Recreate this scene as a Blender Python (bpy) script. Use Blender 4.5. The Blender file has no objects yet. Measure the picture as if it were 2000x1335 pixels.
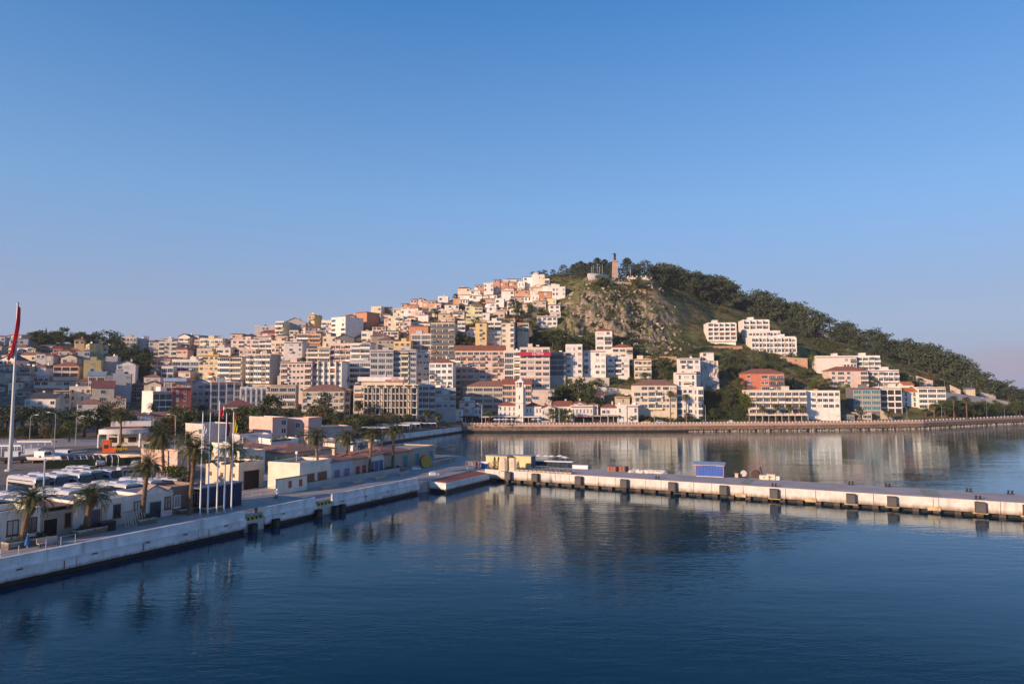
import bpy, math, random
import numpy as np
from mathutils import Vector, Matrix, noise
R = math.radians
rng = random.Random(11)
SC = bpy.context.scene
COL = SC.collection
# ------------------------------------------------------------------ camera model (photo pixels -> world metres)
F = 1333.0; PITCH = math.atan(89.5 / F); HC = 20.0
CP_, SP_ = math.cos(PITCH), math.sin(PITCH)
def ray(px, py):
    u = (px - 1000) / F; v = (667.5 - py) / F
    return (u, CP_ - v * SP_, SP_ + v * CP_)
def P(px, py, Y):
    d = ray(px, py); k = Y / d[1]
    return Vector((d[0] * k, Y, HC + d[2] * k))
def PG(px, py, z):
    d = ray(px, py); k = (z - HC) / d[2]
    return Vector((d[0] * k, d[1] * k, z))
def XR(px): return (px - 1000) / F / 1.004
# ------------------------------------------------------------------ materials
MATS = {}
def _mixrgb(nt, a, b, fac):
    m = nt.nodes.new('ShaderNodeMix'); m.data_type = 'RGBA'
    nt.links.new(fac, m.inputs[0])
    for s, v in ((6, a), (7, b)):
        if isinstance(v, tuple): m.inputs[s].default_value = (*v, 1)
        else: nt.links.new(v, m.inputs[s])
    return m.outputs[2]
def _noise(nt, vec, scale, detail=4, rough=.6):
    n = nt.nodes.new('ShaderNodeTexNoise'); n.inputs['Scale'].default_value = scale
    n.inputs['Detail'].default_value = detail; n.inputs['Roughness'].default_value = rough
    nt.links.new(vec, n.inputs['Vector']); return n.outputs['Fac']
def _ramp(nt, fac, lo, hi):
    m = nt.nodes.new('ShaderNodeMapRange'); m.inputs[1].default_value = lo; m.inputs[2].default_value = hi
    nt.links.new(fac, m.inputs[0]); return m.outputs[0]
def _map(nt, vec, sc):
    m = nt.nodes.new('ShaderNodeMapping'); m.inputs['Scale'].default_value = sc
    nt.links.new(vec, m.inputs[0]); return m.outputs[0]
def M(name, col, rough=.85, var=.16, scale=.35, streak=.25, metal=0., bump=0., spec=.3, stain=None, jit=0., tide=None):
    """plain weathered surface: blotches plus vertical rain streaks"""
    if name in MATS: return MATS[name]
    m = bpy.data.materials.new(name); m.use_nodes = True; MATS[name] = m
    nt = m.node_tree; b = nt.nodes['Principled BSDF']
    b.inputs['Roughness'].default_value = rough; b.inputs['Metallic'].default_value = metal
    b.inputs['Specular IOR Level'].default_value = spec
    tc = nt.nodes.new('ShaderNodeTexCoord').outputs['Object']
    lo = tuple(c * (1 - var) for c in col); hi = tuple(min(1, c * (1 + var * .5)) for c in col)
    c = _mixrgb(nt, lo, hi, _ramp(nt, _noise(nt, tc, scale), .3, .7))
    if streak:
        st = stain or tuple(x * .55 for x in col)
        f = _ramp(nt, _noise(nt, _map(nt, tc, (1.1, 1.1, .12)), 1.0, 5), .55, .95)
        k = nt.nodes.new('ShaderNodeMath'); k.operation = 'MULTIPLY'; k.inputs[1].default_value = streak * 2
        nt.links.new(f, k.inputs[0]); c = _mixrgb(nt, c, st, k.outputs[0])
    if jit:
        oi = nt.nodes.new('ShaderNodeObjectInfo').outputs['Random']; k = nt.nodes.new('ShaderNodeMath'); k.operation = 'MULTIPLY'; k.inputs[1].default_value = jit
        nt.links.new(oi, k.inputs[0]); c = _mixrgb(nt, c, tuple(x*.5+y*.12 for x, y in zip(col, (.9, .75, .6))), k.outputs[0])
    if tide:  # weed and rust creeping up from the water line, with a ragged edge
        sp = nt.nodes.new('ShaderNodeSeparateXYZ'); nt.links.new(tc, sp.inputs[0]); k = nt.nodes.new('ShaderNodeMath'); k.operation = 'MULTIPLY_ADD'; k.inputs[1].default_value = -tide[2]
        nt.links.new(_noise(nt, _map(nt, tc, (1, 1, .25)), .9, 6, .75), k.inputs[0]); nt.links.new(sp.outputs[2], k.inputs[2])
        c = _mixrgb(nt, tide[3], c, _ramp(nt, k.outputs[0], tide[0]-tide[2]*.5, tide[1]-tide[2]*.5))
    nt.links.new(c, b.inputs['Base Color'])
    if bump:
        bp = nt.nodes.new('ShaderNodeBump'); bp.inputs['Strength'].default_value = bump; bp.inputs['Distance'].default_value = .05
        nt.links.new(_noise(nt, tc, 6, 5), bp.inputs['Height']); nt.links.new(bp.outputs[0], b.inputs['Normal'])
    return m
def glass(name, col, rough=.08):
    if name in MATS: return MATS[name]
    m = bpy.data.materials.new(name); m.use_nodes = True; MATS[name] = m
    nt = m.node_tree; b = nt.nodes['Principled BSDF']; b.inputs['Roughness'].default_value = rough
    tc = nt.nodes.new('ShaderNodeTexCoord').outputs['Object']
    c = _mixrgb(nt, tuple(x * .6 for x in col), tuple(min(1, x * 1.3) for x in col), _ramp(nt, _noise(nt, tc, 1.7, 2), .35, .65))
    nt.links.new(c, b.inputs['Base Color'])
    return m
def tile(name, col):
    if name in MATS: return MATS[name]
    m = bpy.data.materials.new(name); m.use_nodes = True; MATS[name] = m
    nt = m.node_tree; b = nt.nodes['Principled BSDF']; b.inputs['Roughness'].default_value = .85
    tc = nt.nodes.new('ShaderNodeTexCoord').outputs['Object']
    w = nt.nodes.new('ShaderNodeTexWave'); w.inputs['Scale'].default_value = 1.6; w.inputs['Distortion'].default_value = .6
    nt.links.new(tc, w.inputs[0])
    c = _mixrgb(nt, tuple(x * .62 for x in col), tuple(min(1, x * 1.3) for x in col), _ramp(nt, _noise(nt, tc, 1.3, 6, .7), .3, .7))
    c = _mixrgb(nt, c, tuple(x * .5 for x in col), _ramp(nt, w.outputs['Fac'], .75, 1.3))
    nt.links.new(c, b.inputs['Base Color'])
    bp = nt.nodes.new('ShaderNodeBump'); bp.inputs['Strength'].default_value = .6; bp.inputs['Distance'].default_value = .1
    nt.links.new(w.outputs['Fac'], bp.inputs['Height']); nt.links.new(bp.outputs[0], b.inputs['Normal'])
    return m
def leafmat(name, dark, light, rough=.75):
    if name in MATS: return MATS[name]
    m = bpy.data.materials.new(name); m.use_nodes = True; MATS[name] = m
    nt = m.node_tree; b = nt.nodes['Principled BSDF']; b.inputs['Roughness'].default_value = rough
    b.inputs['Specular IOR Level'].default_value = .2
    g = nt.nodes.new('ShaderNodeNewGeometry').outputs['Random Per Island']
    oi = nt.nodes.new('ShaderNodeObjectInfo').outputs['Random']
    c = _mixrgb(nt, dark, light, g)
    c2 = _mixrgb(nt, c, tuple((d + l) * .38 for d, l in zip(dark, light)), oi)
    nt.links.new(c2, b.inputs['Base Color'])
    return m
WALL = dict(A=(.62, .2, .12), W=(.82, .78, .72), C=(.74, .63, .47), I=(.77, .69, .57), Y=(.76, .55, .24), O=(.61, .34, .2), P=(.72, .48, .4), S=(.69, .45, .35),
            G=(.43, .42, .42), D=(.17, .17, .18), T=(.43, .36, .29), B=(.27, .17, .13), R=(.4, .09, .075), L=(.45, .52, .62), K=(.57, .26, .15),
            V=(.58, .55, .56), M=(.7, .66, .4), N=(.07, .1, .22), E=(.56, .47, .37), H=(.52, .42, .2), F=(.74, .58, .5), Z=(.5, .52, .56))
def wm(k): return M('render_' + k, WALL[k], var=.2, scale=.5, streak=.36, jit=.5)
ROOF = dict(r=(.33, .12, .075), b=(.3, .15, .11), d=(.07, .07, .08), g=(.24, .23, .23), o=(.55, .17, .06), m=(.21, .075, .065), u=(.25, .33, .4))
def rm(k): return tile('roof_tile_' + k, ROOF[k]) if k in 'rbom' else M('roof_sheet_' + k, ROOF[k], .6, .25)
GL = [glass('pane_dark', (.025, .03, .035)), glass('pane_dark_blue', (.03, .05, .075)), glass('pane_curtain', (.3, .28, .25), .3), glass('pane_grey', (.1, .11, .12), .15), M('roller_shutter', (.55, .52, .47), .7, .1, 2, .1), glass('pane_teal', (.02, .16, .2), .1)]
WHITEFR = M('white_window_frame', (.75, .74, .72), .5, .08, 1, 0)
BROWNFR = M('brown_window_frame', (.16, .08, .05), .6, .15, 1, 0)
CONC = M('pale_concrete', (.5, .47, .43), .9, .2)
STEEL = M('galvanised_steel', (.5, .52, .54), .4, .12, 1, .1, .6)
WHITEMETAL = M('white_enamel', (.78, .78, .78), .35, .06, 1, .06)
BLACK = M('black_rubber', (.015, .015, .016), .8, .3, 1, 0)
DARKMETAL = M('dark_iron', (.04, .04, .045), .5, .3, 1, 0)
# ------------------------------------------------------------------ mesh builder
class MB:
    def __init__(s): s.v = []; s.f = []; s.m = []
    def add(s, vs, fs, mi=0):
        n = len(s.v); s.v += [tuple(v) for v in vs]
        s.f += [tuple(i + n for i in f) for f in fs]; s.m += [mi] * len(fs); return s
    def box(s, x0, x1, y0, y1, z0, z1, mi=0):
        return s.add([(x0, y0, z0), (x1, y0, z0), (x1, y1, z0), (x0, y1, z0), (x0, y0, z1), (x1, y0, z1), (x1, y1, z1), (x0, y1, z1)],
                     [(3, 2, 1, 0), (4, 5, 6, 7), (0, 1, 5, 4), (1, 2, 6, 5), (2, 3, 7, 6), (3, 0, 4, 7)], mi)
    def cbox(s, c, sz, mi=0): return s.box(c[0]-sz[0]/2, c[0]+sz[0]/2, c[1]-sz[1]/2, c[1]+sz[1]/2, c[2], c[2]+sz[2], mi)
    def tube(s, pts, rs, n=8, mi=0, cap=True):
        pts = [Vector(p) for p in pts]; base = len(s.v); N = len(pts)
        if not hasattr(rs, '__len__'): rs = [rs] * N
        for i, p in enumerate(pts):
            t = (pts[min(i+1, N-1)] - pts[max(i-1, 0)]).normalized()
            a = t.orthogonal().normalized() if abs(t.z) < .95 else Vector((1, 0, 0)); b = t.cross(a).normalized(); a = b.cross(t)
            for k in range(n):
                w = 2*math.pi*k/n; s.v.append(tuple(p + (a*math.cos(w) + b*math.sin(w)) * rs[i]))
        for i in range(N-1):
            for k in range(n):
                j = (k+1) % n; s.f.append((base+i*n+k, base+i*n+j, base+(i+1)*n+j, base+(i+1)*n+k)); s.m.append(mi)
        if cap:
            s.f.append(tuple(base+k for k in reversed(range(n)))); s.m.append(mi)
            s.f.append(tuple(base+(N-1)*n+k for k in range(n))); s.m.append(mi)
        return s
    def prism(s, poly, z0, z1, mi=0, mtop=None):
        n = len(poly); b = len(s.v)
        s.v += [(p[0], p[1], z0) for p in poly] + [(p[0], p[1], z1) for p in poly]
        for i in range(n):
            j = (i+1) % n; s.f.append((b+i, b+j, b+n+j, b+n+i)); s.m.append(mi)
        s.f.append(tuple(b+n+i for i in range(n))); s.m.append(mi if mtop is None else mtop)
        s.f.append(tuple(b+i for i in reversed(range(n)))); s.m.append(mi); return s
    def extr(s, prof, y0, y1, mi=0):
        """profile in x,z extruded along y"""
        n = len(prof); b = len(s.v)
        s.v += [(p[0], y0, p[1]) for p in prof] + [(p[0], y1, p[1]) for p in prof]
        for i in range(n):
            j = (i+1) % n; s.f.append((b+j, b+i, b+n+i, b+n+j)); s.m.append(mi)
        s.f.append(tuple(b+i for i in range(n))); s.m.append(mi)
        s.f.append(tuple(b+n+i for i in reversed(range(n)))); s.m.append(mi); return s
    def lathe(s, prof, n=12, mi=0, c=(0, 0, 0)):
        b = len(s.v)
        for r, z in prof:
            for k in range(n): w = 2*math.pi*k/n; s.v.append((c[0]+r*math.cos(w), c[1]+r*math.sin(w), c[2]+z))
        for i in range(len(prof)-1):
            for k in range(n):
                j = (k+1) % n; s.f.append((b+i*n+k, b+i*n+j, b+(i+1)*n+j, b+(i+1)*n+k)); s.m.append(mi)
        s.f.append(tuple(b+k for k in reversed(range(n)))); s.m.append(mi)
        s.f.append(tuple(b+(len(prof)-1)*n+k for k in range(n))); s.m.append(mi); return s
    def mesh(s, name, mats):
        me = bpy.data.meshes.new(name); me.from_pydata(s.v, [], s.f)
        for m in (mats if isinstance(mats, (list, tuple)) else [mats]): me.materials.append(m)
        if any(s.m): me.polygons.foreach_set('material_index', s.m)
        me.update(); return me
    def build(s, name, mats, parent=None, loc=(0, 0, 0), rz=0, smooth=False):
        o = bpy.data.objects.new(name, s.mesh(name, mats)); COL.objects.link(o)
        o.location = loc; o.rotation_euler.z = rz
        if parent: o.parent = parent
        if smooth: o.data.polygons.foreach_set('use_smooth', [True]*len(o.data.polygons))
        return o
def put(name, me, parent=None, loc=(0, 0, 0), rz=0, sc=None):
    o = bpy.data.objects.new(name, me); COL.objects.link(o); o.location = loc; o.rotation_euler.z = rz
    if parent: o.parent = parent
    if sc: o.scale = sc if hasattr(sc, '__len__') else (sc,)*3
    return o
def tag(o, label=None, cat=None, group=None, kind=None):
    if label: o['label'] = label
    if cat: o['category'] = cat
    if group: o['group'] = group
    if kind: o['kind'] = kind
    return o
def thing(name, label, cat, loc=(0, 0, 0), rz=0, group=None):
    o = bpy.data.objects.new(name, None); COL.objects.link(o); o.location = loc; o.rotation_euler.z = rz
    o.empty_display_size = .1
    return tag(o, label, cat, group, 'thing')
def copytree(root, loc, rz=None, label=None, group=None, sc=None):
    def cp(o, par):
        c = o.copy(); COL.objects.link(c); c.parent = par
        for ch in KIDS.get(o.name, None) or [x for x in o.children]: cp(ch, c)
        return c
    r = cp(root, None); r.location = loc
    if rz is not None: r.rotation_euler.z = rz
    if sc: r.scale = sc if hasattr(sc, '__len__') else (sc,)*3
    if label: r['label'] = label
    if group: r['group'] = group
    return r
KIDS = {}
# ------------------------------------------------------------------ terrain (columns by bearing, knots of distance / height)
TC = [(-4200, [(40, 2), (60, 14), (90, 30), (140, 34), (240, 30), (400, 40), (560, 50)]),
      (-2600, [(70, 2), (100, 20), (140, 55), (180, 70), (240, 60), (320, 50), (560, 50)]),
      (-1300, [(130, 2), (170, 25), (210, 70), (250, 79), (300, 68), (380, 56), (560, 50)]),  # unseen hill left of frame, raised here to throw shade on the left slope
      (-700, [(150, 2), (215, 10), (262, 38), (310, 60), (360, 61), (420, 58), (560, 50)]),
      (-300, [(200, 2), (245, 3), (280, 14), (320, 30), (360, 44), (410, 52), (470, 52), (560, 46)]),
      (0, [(240, 2), (265, 3), (292, 7), (315, 13), (340, 21), (360, 28), (390, 38.5), (415, 46), (450, 49), (500, 46), (640, 40)]),
      (150, [(240, 2), (270, 3), (295, 6), (318, 12), (340, 20), (365, 29), (390, 38), (420, 46), (450, 48.5), (500, 46), (640, 40)]),
      (250, [(240, 2), (275, 3), (300, 6), (320, 10), (345, 18), (370, 26), (400, 35), (430, 42), (460, 45), (520, 46), (640, 40)]),
      (400, [(240, 2), (285, 3), (305, 5), (330, 9), (360, 20), (390, 32), (420, 43), (450, 48), (500, 49), (640, 42)]),
      (600, [(240, 2), (290, 3), (310, 5), (330, 8), (360, 20), (390, 35), (420, 47), (450, 56), (480, 60), (550, 57), (640, 50)]),
      (752, [(247, 2.2), (292, 3.2), (310, 4), (330, 7), (350, 12), (380, 29), (410, 45), (440, 59), (470, 69), (500, 74), (560, 70), (640, 60)]),
      (905, [(310, 2.9), (330, 3.6), (345, 6), (360, 12), (385, 30), (410, 47), (440, 63), (470, 77), (500, 87), (530, 88), (640, 70)]),
      (1000, [(310, 3.2), (334, 3.6), (345, 6), (362, 15), (385, 32), (410, 50), (440, 66), (470, 82), (500, 94), (530, 96), (640, 76)]),
      (1090, [(311, 3.2), (334, 3.6), (346, 9), (362, 17), (385, 33), (410, 52), (440, 74), (470, 93), (500, 103), (530, 104), (640, 80)]),
      (1150, [(312, 3.2), (335, 3.6), (346, 9), (370, 22), (395, 39), (412, 51), (426, 70), (440, 82), (449, 88), (456, 94.5), (490, 100), (530, 101), (640, 80)]),
      (1200, [(313, 3.2), (335, 3.6), (346, 10), (375, 26), (395, 40), (412, 51), (426, 68), (440, 81), (449, 87.5), (456, 93.5), (480, 96), (530, 100), (640, 80)]),
      (1280, [(314, 3.2), (336, 3.6), (348, 12), (372, 24), (395, 37), (415, 48), (430, 63), (440, 76), (449, 86), (458, 92), (490, 96), (530, 97), (640, 78)]),
      (1350, [(316, 3.2), (338, 3.6), (349, 11), (372, 25), (400, 38), (420, 46), (445, 62), (470, 78), (500, 90), (540, 93), (640, 75)]),
      (1400, [(318, 3.2), (340, 3.6), (351, 16), (372, 25), (395, 34), (415, 43), (432, 48), (460, 60), (500, 78), (530, 87), (640, 70)]),
      (1500, [(321, 3.2), (343, 3.6), (355, 11), (370, 19), (395, 31), (415, 41), (435, 48), (470, 60), (500, 69), (525, 74), (640, 56)]),
      (1600, [(325, 3.2), (348, 3.6), (366, 12), (385, 21), (402, 29), (440, 41), (480, 54), (510, 60), (640, 42)]),
      (1700, [(331, 3.2), (354, 3.6), (368, 8), (385, 19), (402, 26), (440, 36), (475, 45), (500, 48), (640, 30)]),
      (1800, [(339, 3.2), (356, 3.6), (368, 7), (385, 15), (420, 22.5), (460, 30), (485, 33), (640, 14)]),
      (1900, [(365, 3.2), (380, 3.6), (402, 9), (430, 15), (460, 19.5), (480, 19), (560, 4), (640, -4)]),
      (2000, [(392, 3.2), (407, 3.6), (428, 6), (460, 10), (480, 9.5), (540, 0), (640, -6)]),
      (2150, [(430, 3.2), (446, 3.6), (470, 5), (500, 3), (540, -3), (640, -8)]),
      (2400, [(500, 3), (515, 3.4), (540, -1), (560, -4), (640, -9)])]
TPX = [c[0] for c in TC]
def _col(i, Y):
    k = TC[i][1]
    return float(np.interp(Y, [a for a, _ in k], [b for _, b in k]))
def th(x, y):
    px = 1000 + 1339 * x / max(y, 1.)
    i = int(np.searchsorted(TPX, px)) - 1; i = max(0, min(len(TPX)-2, i))
    t = max(0., min(1., (px - TPX[i]) / (TPX[i+1] - TPX[i])))
    return _col(i, y) * (1-t) + _col(i+1, y) * t
def shore(px): return float(np.interp(px, TPX, [c[1][0][0] for c in TC]))
def hit(px, py, y0=250., y1=560.):
    """where the sight line through a photo pixel meets the hillside"""
    d = ray(px, py); Y = y0
    while Y < y1:
        k = Y / d[1]
        if HC + d[2]*k < th(d[0]*k, Y): return Y
        Y += .5
    return y1
def rockmask(px, Y):
    a = np.interp(px, [1088, 1108, 1290, 1345], [0, 1, 1, 0]); b = np.interp(Y, [398, 412, 434, 446], [0, 1, 1, 0])
    return a * b
# ------------------------------------------------------------------ building kit
WC = {}
def win_mesh(w, h, fr=0, gl=0, arch=False, nm=None):
    w = round(w*4)/4 or .25; h = round(h*4)/4 or .5
    k = ('w', w, h, fr, gl, arch)
    if k in WC: return WC[k]
    b = MB(); t = min(.11, w*.12)
    b.box(-w/2+t, w/2-t, -.03, .02, t, h-t, 1)
    for x0, x1, z0, z1 in ((-w/2, w/2, 0, t), (-w/2, w/2, h-t, h), (-w/2, -w/2+t, t, h-t), (w/2-t, w/2, t, h-t)): b.box(x0, x1, -.08, .02, z0, z1)
    n = 1 if w < 1.9 else int(w/1.0)
    for i in range(1, n+1):
        x = -w/2 + w*i/(n+1); b.box(x-.035, x+.035, -.07, -.031, t, h-t)
    if arch:
        pts = [(-w/2, h)] + [(w/2*math.cos(math.pi*(1-i/6)), h + w/2*math.sin(math.pi*i/6)) for i in range(1, 6)] + [(w/2, h)]
        b.extr(pts, -.06, .02, 1)
    if h < 2: b.box(-w/2-.08, w/2+.08, -.16, .02, -.09, -.001)
    WC[k] = b.mesh('window', [WHITEFR if fr == 0 else BROWNFR if fr == 1 else DARKMETAL, GL[gl]]); return WC[k]
def balc_mesh(w, kind, mk):
    w = round(w*4)/4; k = ('b', w, kind, mk)
    if k in WC: return WC[k]
    b = MB(); d = 1.25
    b.box(-w/2, w/2, -d, .02, -.18, 0)
    if kind == 'b':
        b.box(-w/2, w/2, -d, -d+.12, .001, .8); b.box(-w/2, -w/2+.12, -d+.12, .02, .001, .8); b.box(w/2-.12, w/2, -d+.12, .02, .001, .8)
        b.box(-w/2, w/2, -d-.03, -d+.15, .801, .87, 1)
    elif kind == 'r':
        b.box(-w/2, w/2, -d+.02, -d+.05, .15, .85, 1); b.box(-w/2, w/2, -d, -d+.07, .9, .98, 1)
        for i in range(int(w/1.2)+2):
            x = -w/2+.03 + (w-.06)*i/(int(w/1.2)+1); b.box(x-.03, x+.03, -d, -d+.06, .001, .9, 1)
    elif kind == 'p':
        b.box(-w/2, w/2, -d, -d+.08, .001, 1.0, 1); b.box(-w/2, w/2, -d+.01, -d+.07, 1.45, 2.35, 2)
        for i in range(int(w/1.1)+2):
            x = -w/2+.05 + (w-.1)*i/(int(w/1.1)+1); b.box(x-.05, x+.05, -d-.01, -d+.07, 1.001, 2.75, 1)
        b.box(-w/2, w/2, -d, .02, 2.751, 2.86, 1)
    m1 = WHITEFR if kind in 'bp' else GL[3]
    WC[k] = b.mesh('balcony', [wm(mk), m1, GL[1]]); return WC[k]
def awn_mesh(w, k):
    w = round(w*4)/4; kk = ('aw', w, k)
    if kk not in WC:
        b = MB(); b.add([(-w/2, .0, 2.6), (w/2, .0, 2.6), (w/2, -1.45, 1.85), (-w/2, -1.45, 1.85), (-w/2, -1.45, 1.6), (w/2, -1.45, 1.6)], [(0, 3, 2, 1), (3, 4, 5, 2)])
        WC[kk] = b.mesh('awning', M('awning_cloth_%d' % k, ((.62, .5, .36), (.55, .2, .08), (.7, .67, .6), (.2, .28, .4), (.5, .36, .14))[k], .9))
    return WC[kk]
def AC():
    if 'ac' not in WC: WC['ac'] = MB().box(-.42, .42, -.34, -.02, 0, .6).box(-.3, .1, -.36, -.341, .08, .5, 1).mesh('air_conditioner', [WHITEMETAL, DARKMETAL])
    return WC['ac']
def facade(root, W, H, z0, s, fl, fh, org, rz, rnd, wk, fr, bal=None, top=0., ww=None):
    """one face: string of bays repeated on fl storeys, counted from the top"""
    vary = fl >= 3 and root.get('category') == 'apartment block' and root.location.z > 3.2
    n = len(s); bw = W / n; ca, sa = math.cos(rz), math.sin(rz)
    def at(x, z, o=0.): return (org[0] + ca*x + sa*o, org[1] + sa*x - ca*o, z)
    for f in range(fl):
        z = H - top - (f+1)*fh
        if z < -.5: break
        for i, c in enumerate(s):
            x = -W/2 + bw*(i+.5)
            if c == '.': continue
            g = rnd.choice((0, 0, 0, 1, 1, 3, 2, 4)) if root.get('glz') is None else root['glz']
            if vary and c in 'wW':
                q = rnd.random()
                if q < .13: c = 'b'
                elif q < .2: c = 'W' if c == 'w' else 'w'
                elif q < .27: c = 'd'
                elif q < .30: c = 'r'
            if c == 'w': put('window', win_mesh(min(2.0, bw*.68), 1.65, fr, g), root, at(x, z+.95), rz)
            elif c == 'W': put('window', win_mesh(bw*.86, 1.7, fr, g), root, at(x, z+.85), rz)
            elif c == 'n': put('window', win_mesh(min(.8, bw*.5), 1.9, fr, rnd.choice((0, 1, 3))), root, at(x, z+.5), rz)
            elif c == 'a': put('window', win_mesh(min(1.2, bw*.5), 1.5, fr, 0, True), root, at(x, z+.6), rz)
            elif c == 'd':
                for q in (-.24, .24): put('window', win_mesh(bw*.4, 1.6, fr, g), root, at(x+q*bw, z+.95), rz)
            elif c == 'G': put('window', win_mesh(bw*.94, fh*.8, fr, rnd.choice((1, 1, 3, 0)) if root.get('glz') is None else root['glz']), root, at(x, z+.2), rz)
            elif c == 'x': put('shutter', win_mesh(bw*.8, fh*.75, 1, 0), root, at(x, z+.25), rz)
            elif c in 'brpl':
                put('balcony_door', win_mesh(bw*.9, 2.4, fr, rnd.choice((0, 0, 3, 1))), root, at(x, z+.12), rz)
                q = rnd.random(); kd = 'b' if c == 'l' else c
                if q < .14 and c in 'bl': kd = 'p'
                put('balcony', balc_mesh(bw*(.94 if c != 'l' else 1.0), kd, bal or wk), root, at(x, z+.1), rz)
                if .14 < q < .24: put('awning', awn_mesh(bw*.9, rnd.randrange(5)), root, at(x, z+.1), rz)
            if c in 'wd.b' and rnd.random() < .13: put('air_conditioner', AC(), root, at(x+bw*.4, z+.5), rz)
    return root
BLD = []
def house(name, label, cat, x, y, z0, W, dm, H, rz, roof='f', wk='W', front='ww', fl=2, L='', Rr='', rc='r', fh=None, fr=0, bal=None, seed=0,
          group=None, door=False, top=.35, gab=None, nofound=False, bands=None, fins=0, lw=None, pitch=.24, gl=None):
    """x,y = centre of the footprint; local -y is the front"""
    rnd = random.Random(seed or int(abs(x*31 + y*17 + W*7)))
    root = thing(name, label, cat, (x, y, z0), rz, group)
    if front and not set(front) <= set('lGWxa.') and z0 > 2.2:
        k = max(1, int(round(W/len(front)/2.9)))
        if k > 1: front = ''.join(c*k for c in front) if '.' in front else front*k
    BLD.append((x, y, W, dm))
    if gl is not None: root['glz'] = gl
    fh = fh or max(2.6, min(3.3, (H-top)/max(1, round((H-top)/3.0))))
    b = MB(); b.box(-W/2, W/2, -dm/2, dm/2, -4 if not nofound else -.3, H)
    b.build('wall', wm(wk), root)
    if lw:  # left side in its own colour, on some houses painted-in sunlight
        MB().box(-W/2-.06, -W/2-.001, -dm/2, dm/2, -3, H-.02).build('side_wall', wm(lw), root)
    if bands:
        for f in range(fl):
            z = H - top - (f+1)*fh; MB().box(-W/2-.05, W/2+.05, -dm/2-.35, -dm/2-.002, z-.25, z+.75).build('band', wm(bands), root)
    if fins:
        for i in range(fins+1):
            xx = -W/2 + W*i/fins; MB().box(xx-.28, xx+.28, -dm/2-1.35, -dm/2-.003, max(0, H-top-fl*fh), H).build('fin', wm(wk), root)
    rmat = rm(rc); o = .45
    if roof == 'f':
        b = MB(); t = .22; e = .04; zt = H + rnd.uniform(.35, .8)
        b.box(-W/2-e, W/2+e, -dm/2-e, -dm/2+t, H-.12, zt); b.box(-W/2-e, W/2+e, dm/2-t, dm/2+e, H-.12, zt)
        b.box(-W/2-e, -W/2+t, -dm/2+t, dm/2-t, H-.12, zt); b.box(W/2-t, W/2+e, -dm/2+t, dm/2-t, H-.12, zt)
        b.build('parapet', wm(wk), root)
        MB().box(-W/2+t, W/2-t, -dm/2+t, dm/2-t, H-.05, H+.06).build('roof', M('roof_screed', (.38, .34, .31), .95, .3), root)
        if rnd.random() < .3 and z0 > 2.2: MB().box(-W/2-.5, W/2+.5, -dm/2-.7, -dm/2-.045, H-.1, H+.1).build('eaves', rm('r' if rnd.random() < .6 else 'm'), root)
        cl = name not in ('low_building', 'quay_building', 'gate_building', 'quay_shop')
        if cl and rnd.random() < .45 and dm > 6: xx = rnd.uniform(-W/3, W/4); MB().box(xx, xx+rnd.uniform(1, 2), dm*.25, dm*.4, H+.07, H+rnd.uniform(1, 1.8)).build('roof_tank', wm(rnd.choice('WGTK')), root)
        if cl and W > 7 and dm > 6 and rnd.random() < .75:
            w = rnd.uniform(2.2, 3.6); xx = rnd.uniform(-W/4, W/4)
            MB().box(xx-w/2, xx+w/2, -.2*dm, .2*dm, H+.05, H+2.3).box(xx-w/2-.15, xx+w/2+.15, -.2*dm-.15, .2*dm+.15, H+2.3, H+2.42).build('stair_head', wm(wk), root)
    elif roof == 't':
        MB().box(-W/2-o, W/2+o, -dm/2-o*1.6, dm/2+o, H, H+.22).build('roof', rmat, root)
    elif roof == 's':
        b = MB(); b.add([(-W/2-o, -dm/2-o, H), (W/2+o, -dm/2-o, H), (W/2+o, dm/2+o, H+1.1), (-W/2-o, dm/2+o, H+1.1),
                         (-W/2-o, -dm/2-o, H+.15), (W/2+o, -dm/2-o, H+.15), (W/2+o, dm/2+o, H+1.25), (-W/2-o, dm/2+o, H+1.25)],
                        [(3, 2, 1, 0), (4, 5, 6, 7), (0, 1, 5, 4), (1, 2, 6, 5), (2, 3, 7, 6), (3, 0, 4, 7)]); b.build('roof', rmat, root)
    elif roof in 'hgG':
        a, c = W/2+o, dm/2+o; rh = min(W, dm)*pitch if roof == 'h' else (dm if roof == 'g' else W)*pitch
        b = MB(); e = .16
        if roof == 'h':
            r = max(0, a-c) if a > c else 0; q = max(0, c-a) if c > a else 0
            if r + q < .3: r = .3
            b.add([(-a, -c, H), (a, -c, H), (a, c, H), (-a, c, H), (-a, -c, H+e), (a, -c, H+e), (a, c, H+e), (-a, c, H+e)] +
                  ([(-r, 0, H+rh), (r, 0, H+rh)] if r else [(0, -q, H+rh), (0, q, H+rh)]),
                  [(3, 2, 1, 0), (0, 1, 5, 4), (1, 2, 6, 5), (2, 3, 7, 6), (3, 0, 4, 7)] +
                  ([(4, 5, 9, 8), (5, 6, 9), (6, 7, 8, 9), (7, 4, 8)] if r else [(4, 5, 8), (5, 6, 9, 8), (6, 7, 9), (7, 4, 8, 9)]))
        elif roof == 'g':
            b.extr([(-c, -.02), (0, rh), (c, -.02), (c, .16), (0, rh+.2), (-c, .16)], -a, a)
            b.v = [(v[1], v[0], v[2]+H) for v in b.v]; b.f = [tuple(reversed(f)) for f in b.f]
            for e0 in (-W/2, W/2-.2):
                g = MB(); g.extr([(-dm/2, 0), (dm/2, 0), (0, rh-.25)], e0, e0+.2); g.v = [(v[1], v[0], v[2]+H) for v in g.v]; g.f = [tuple(reversed(f)) for f in g.f]; g.build('gable', wm(gab or wk), root)
        else:
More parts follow.
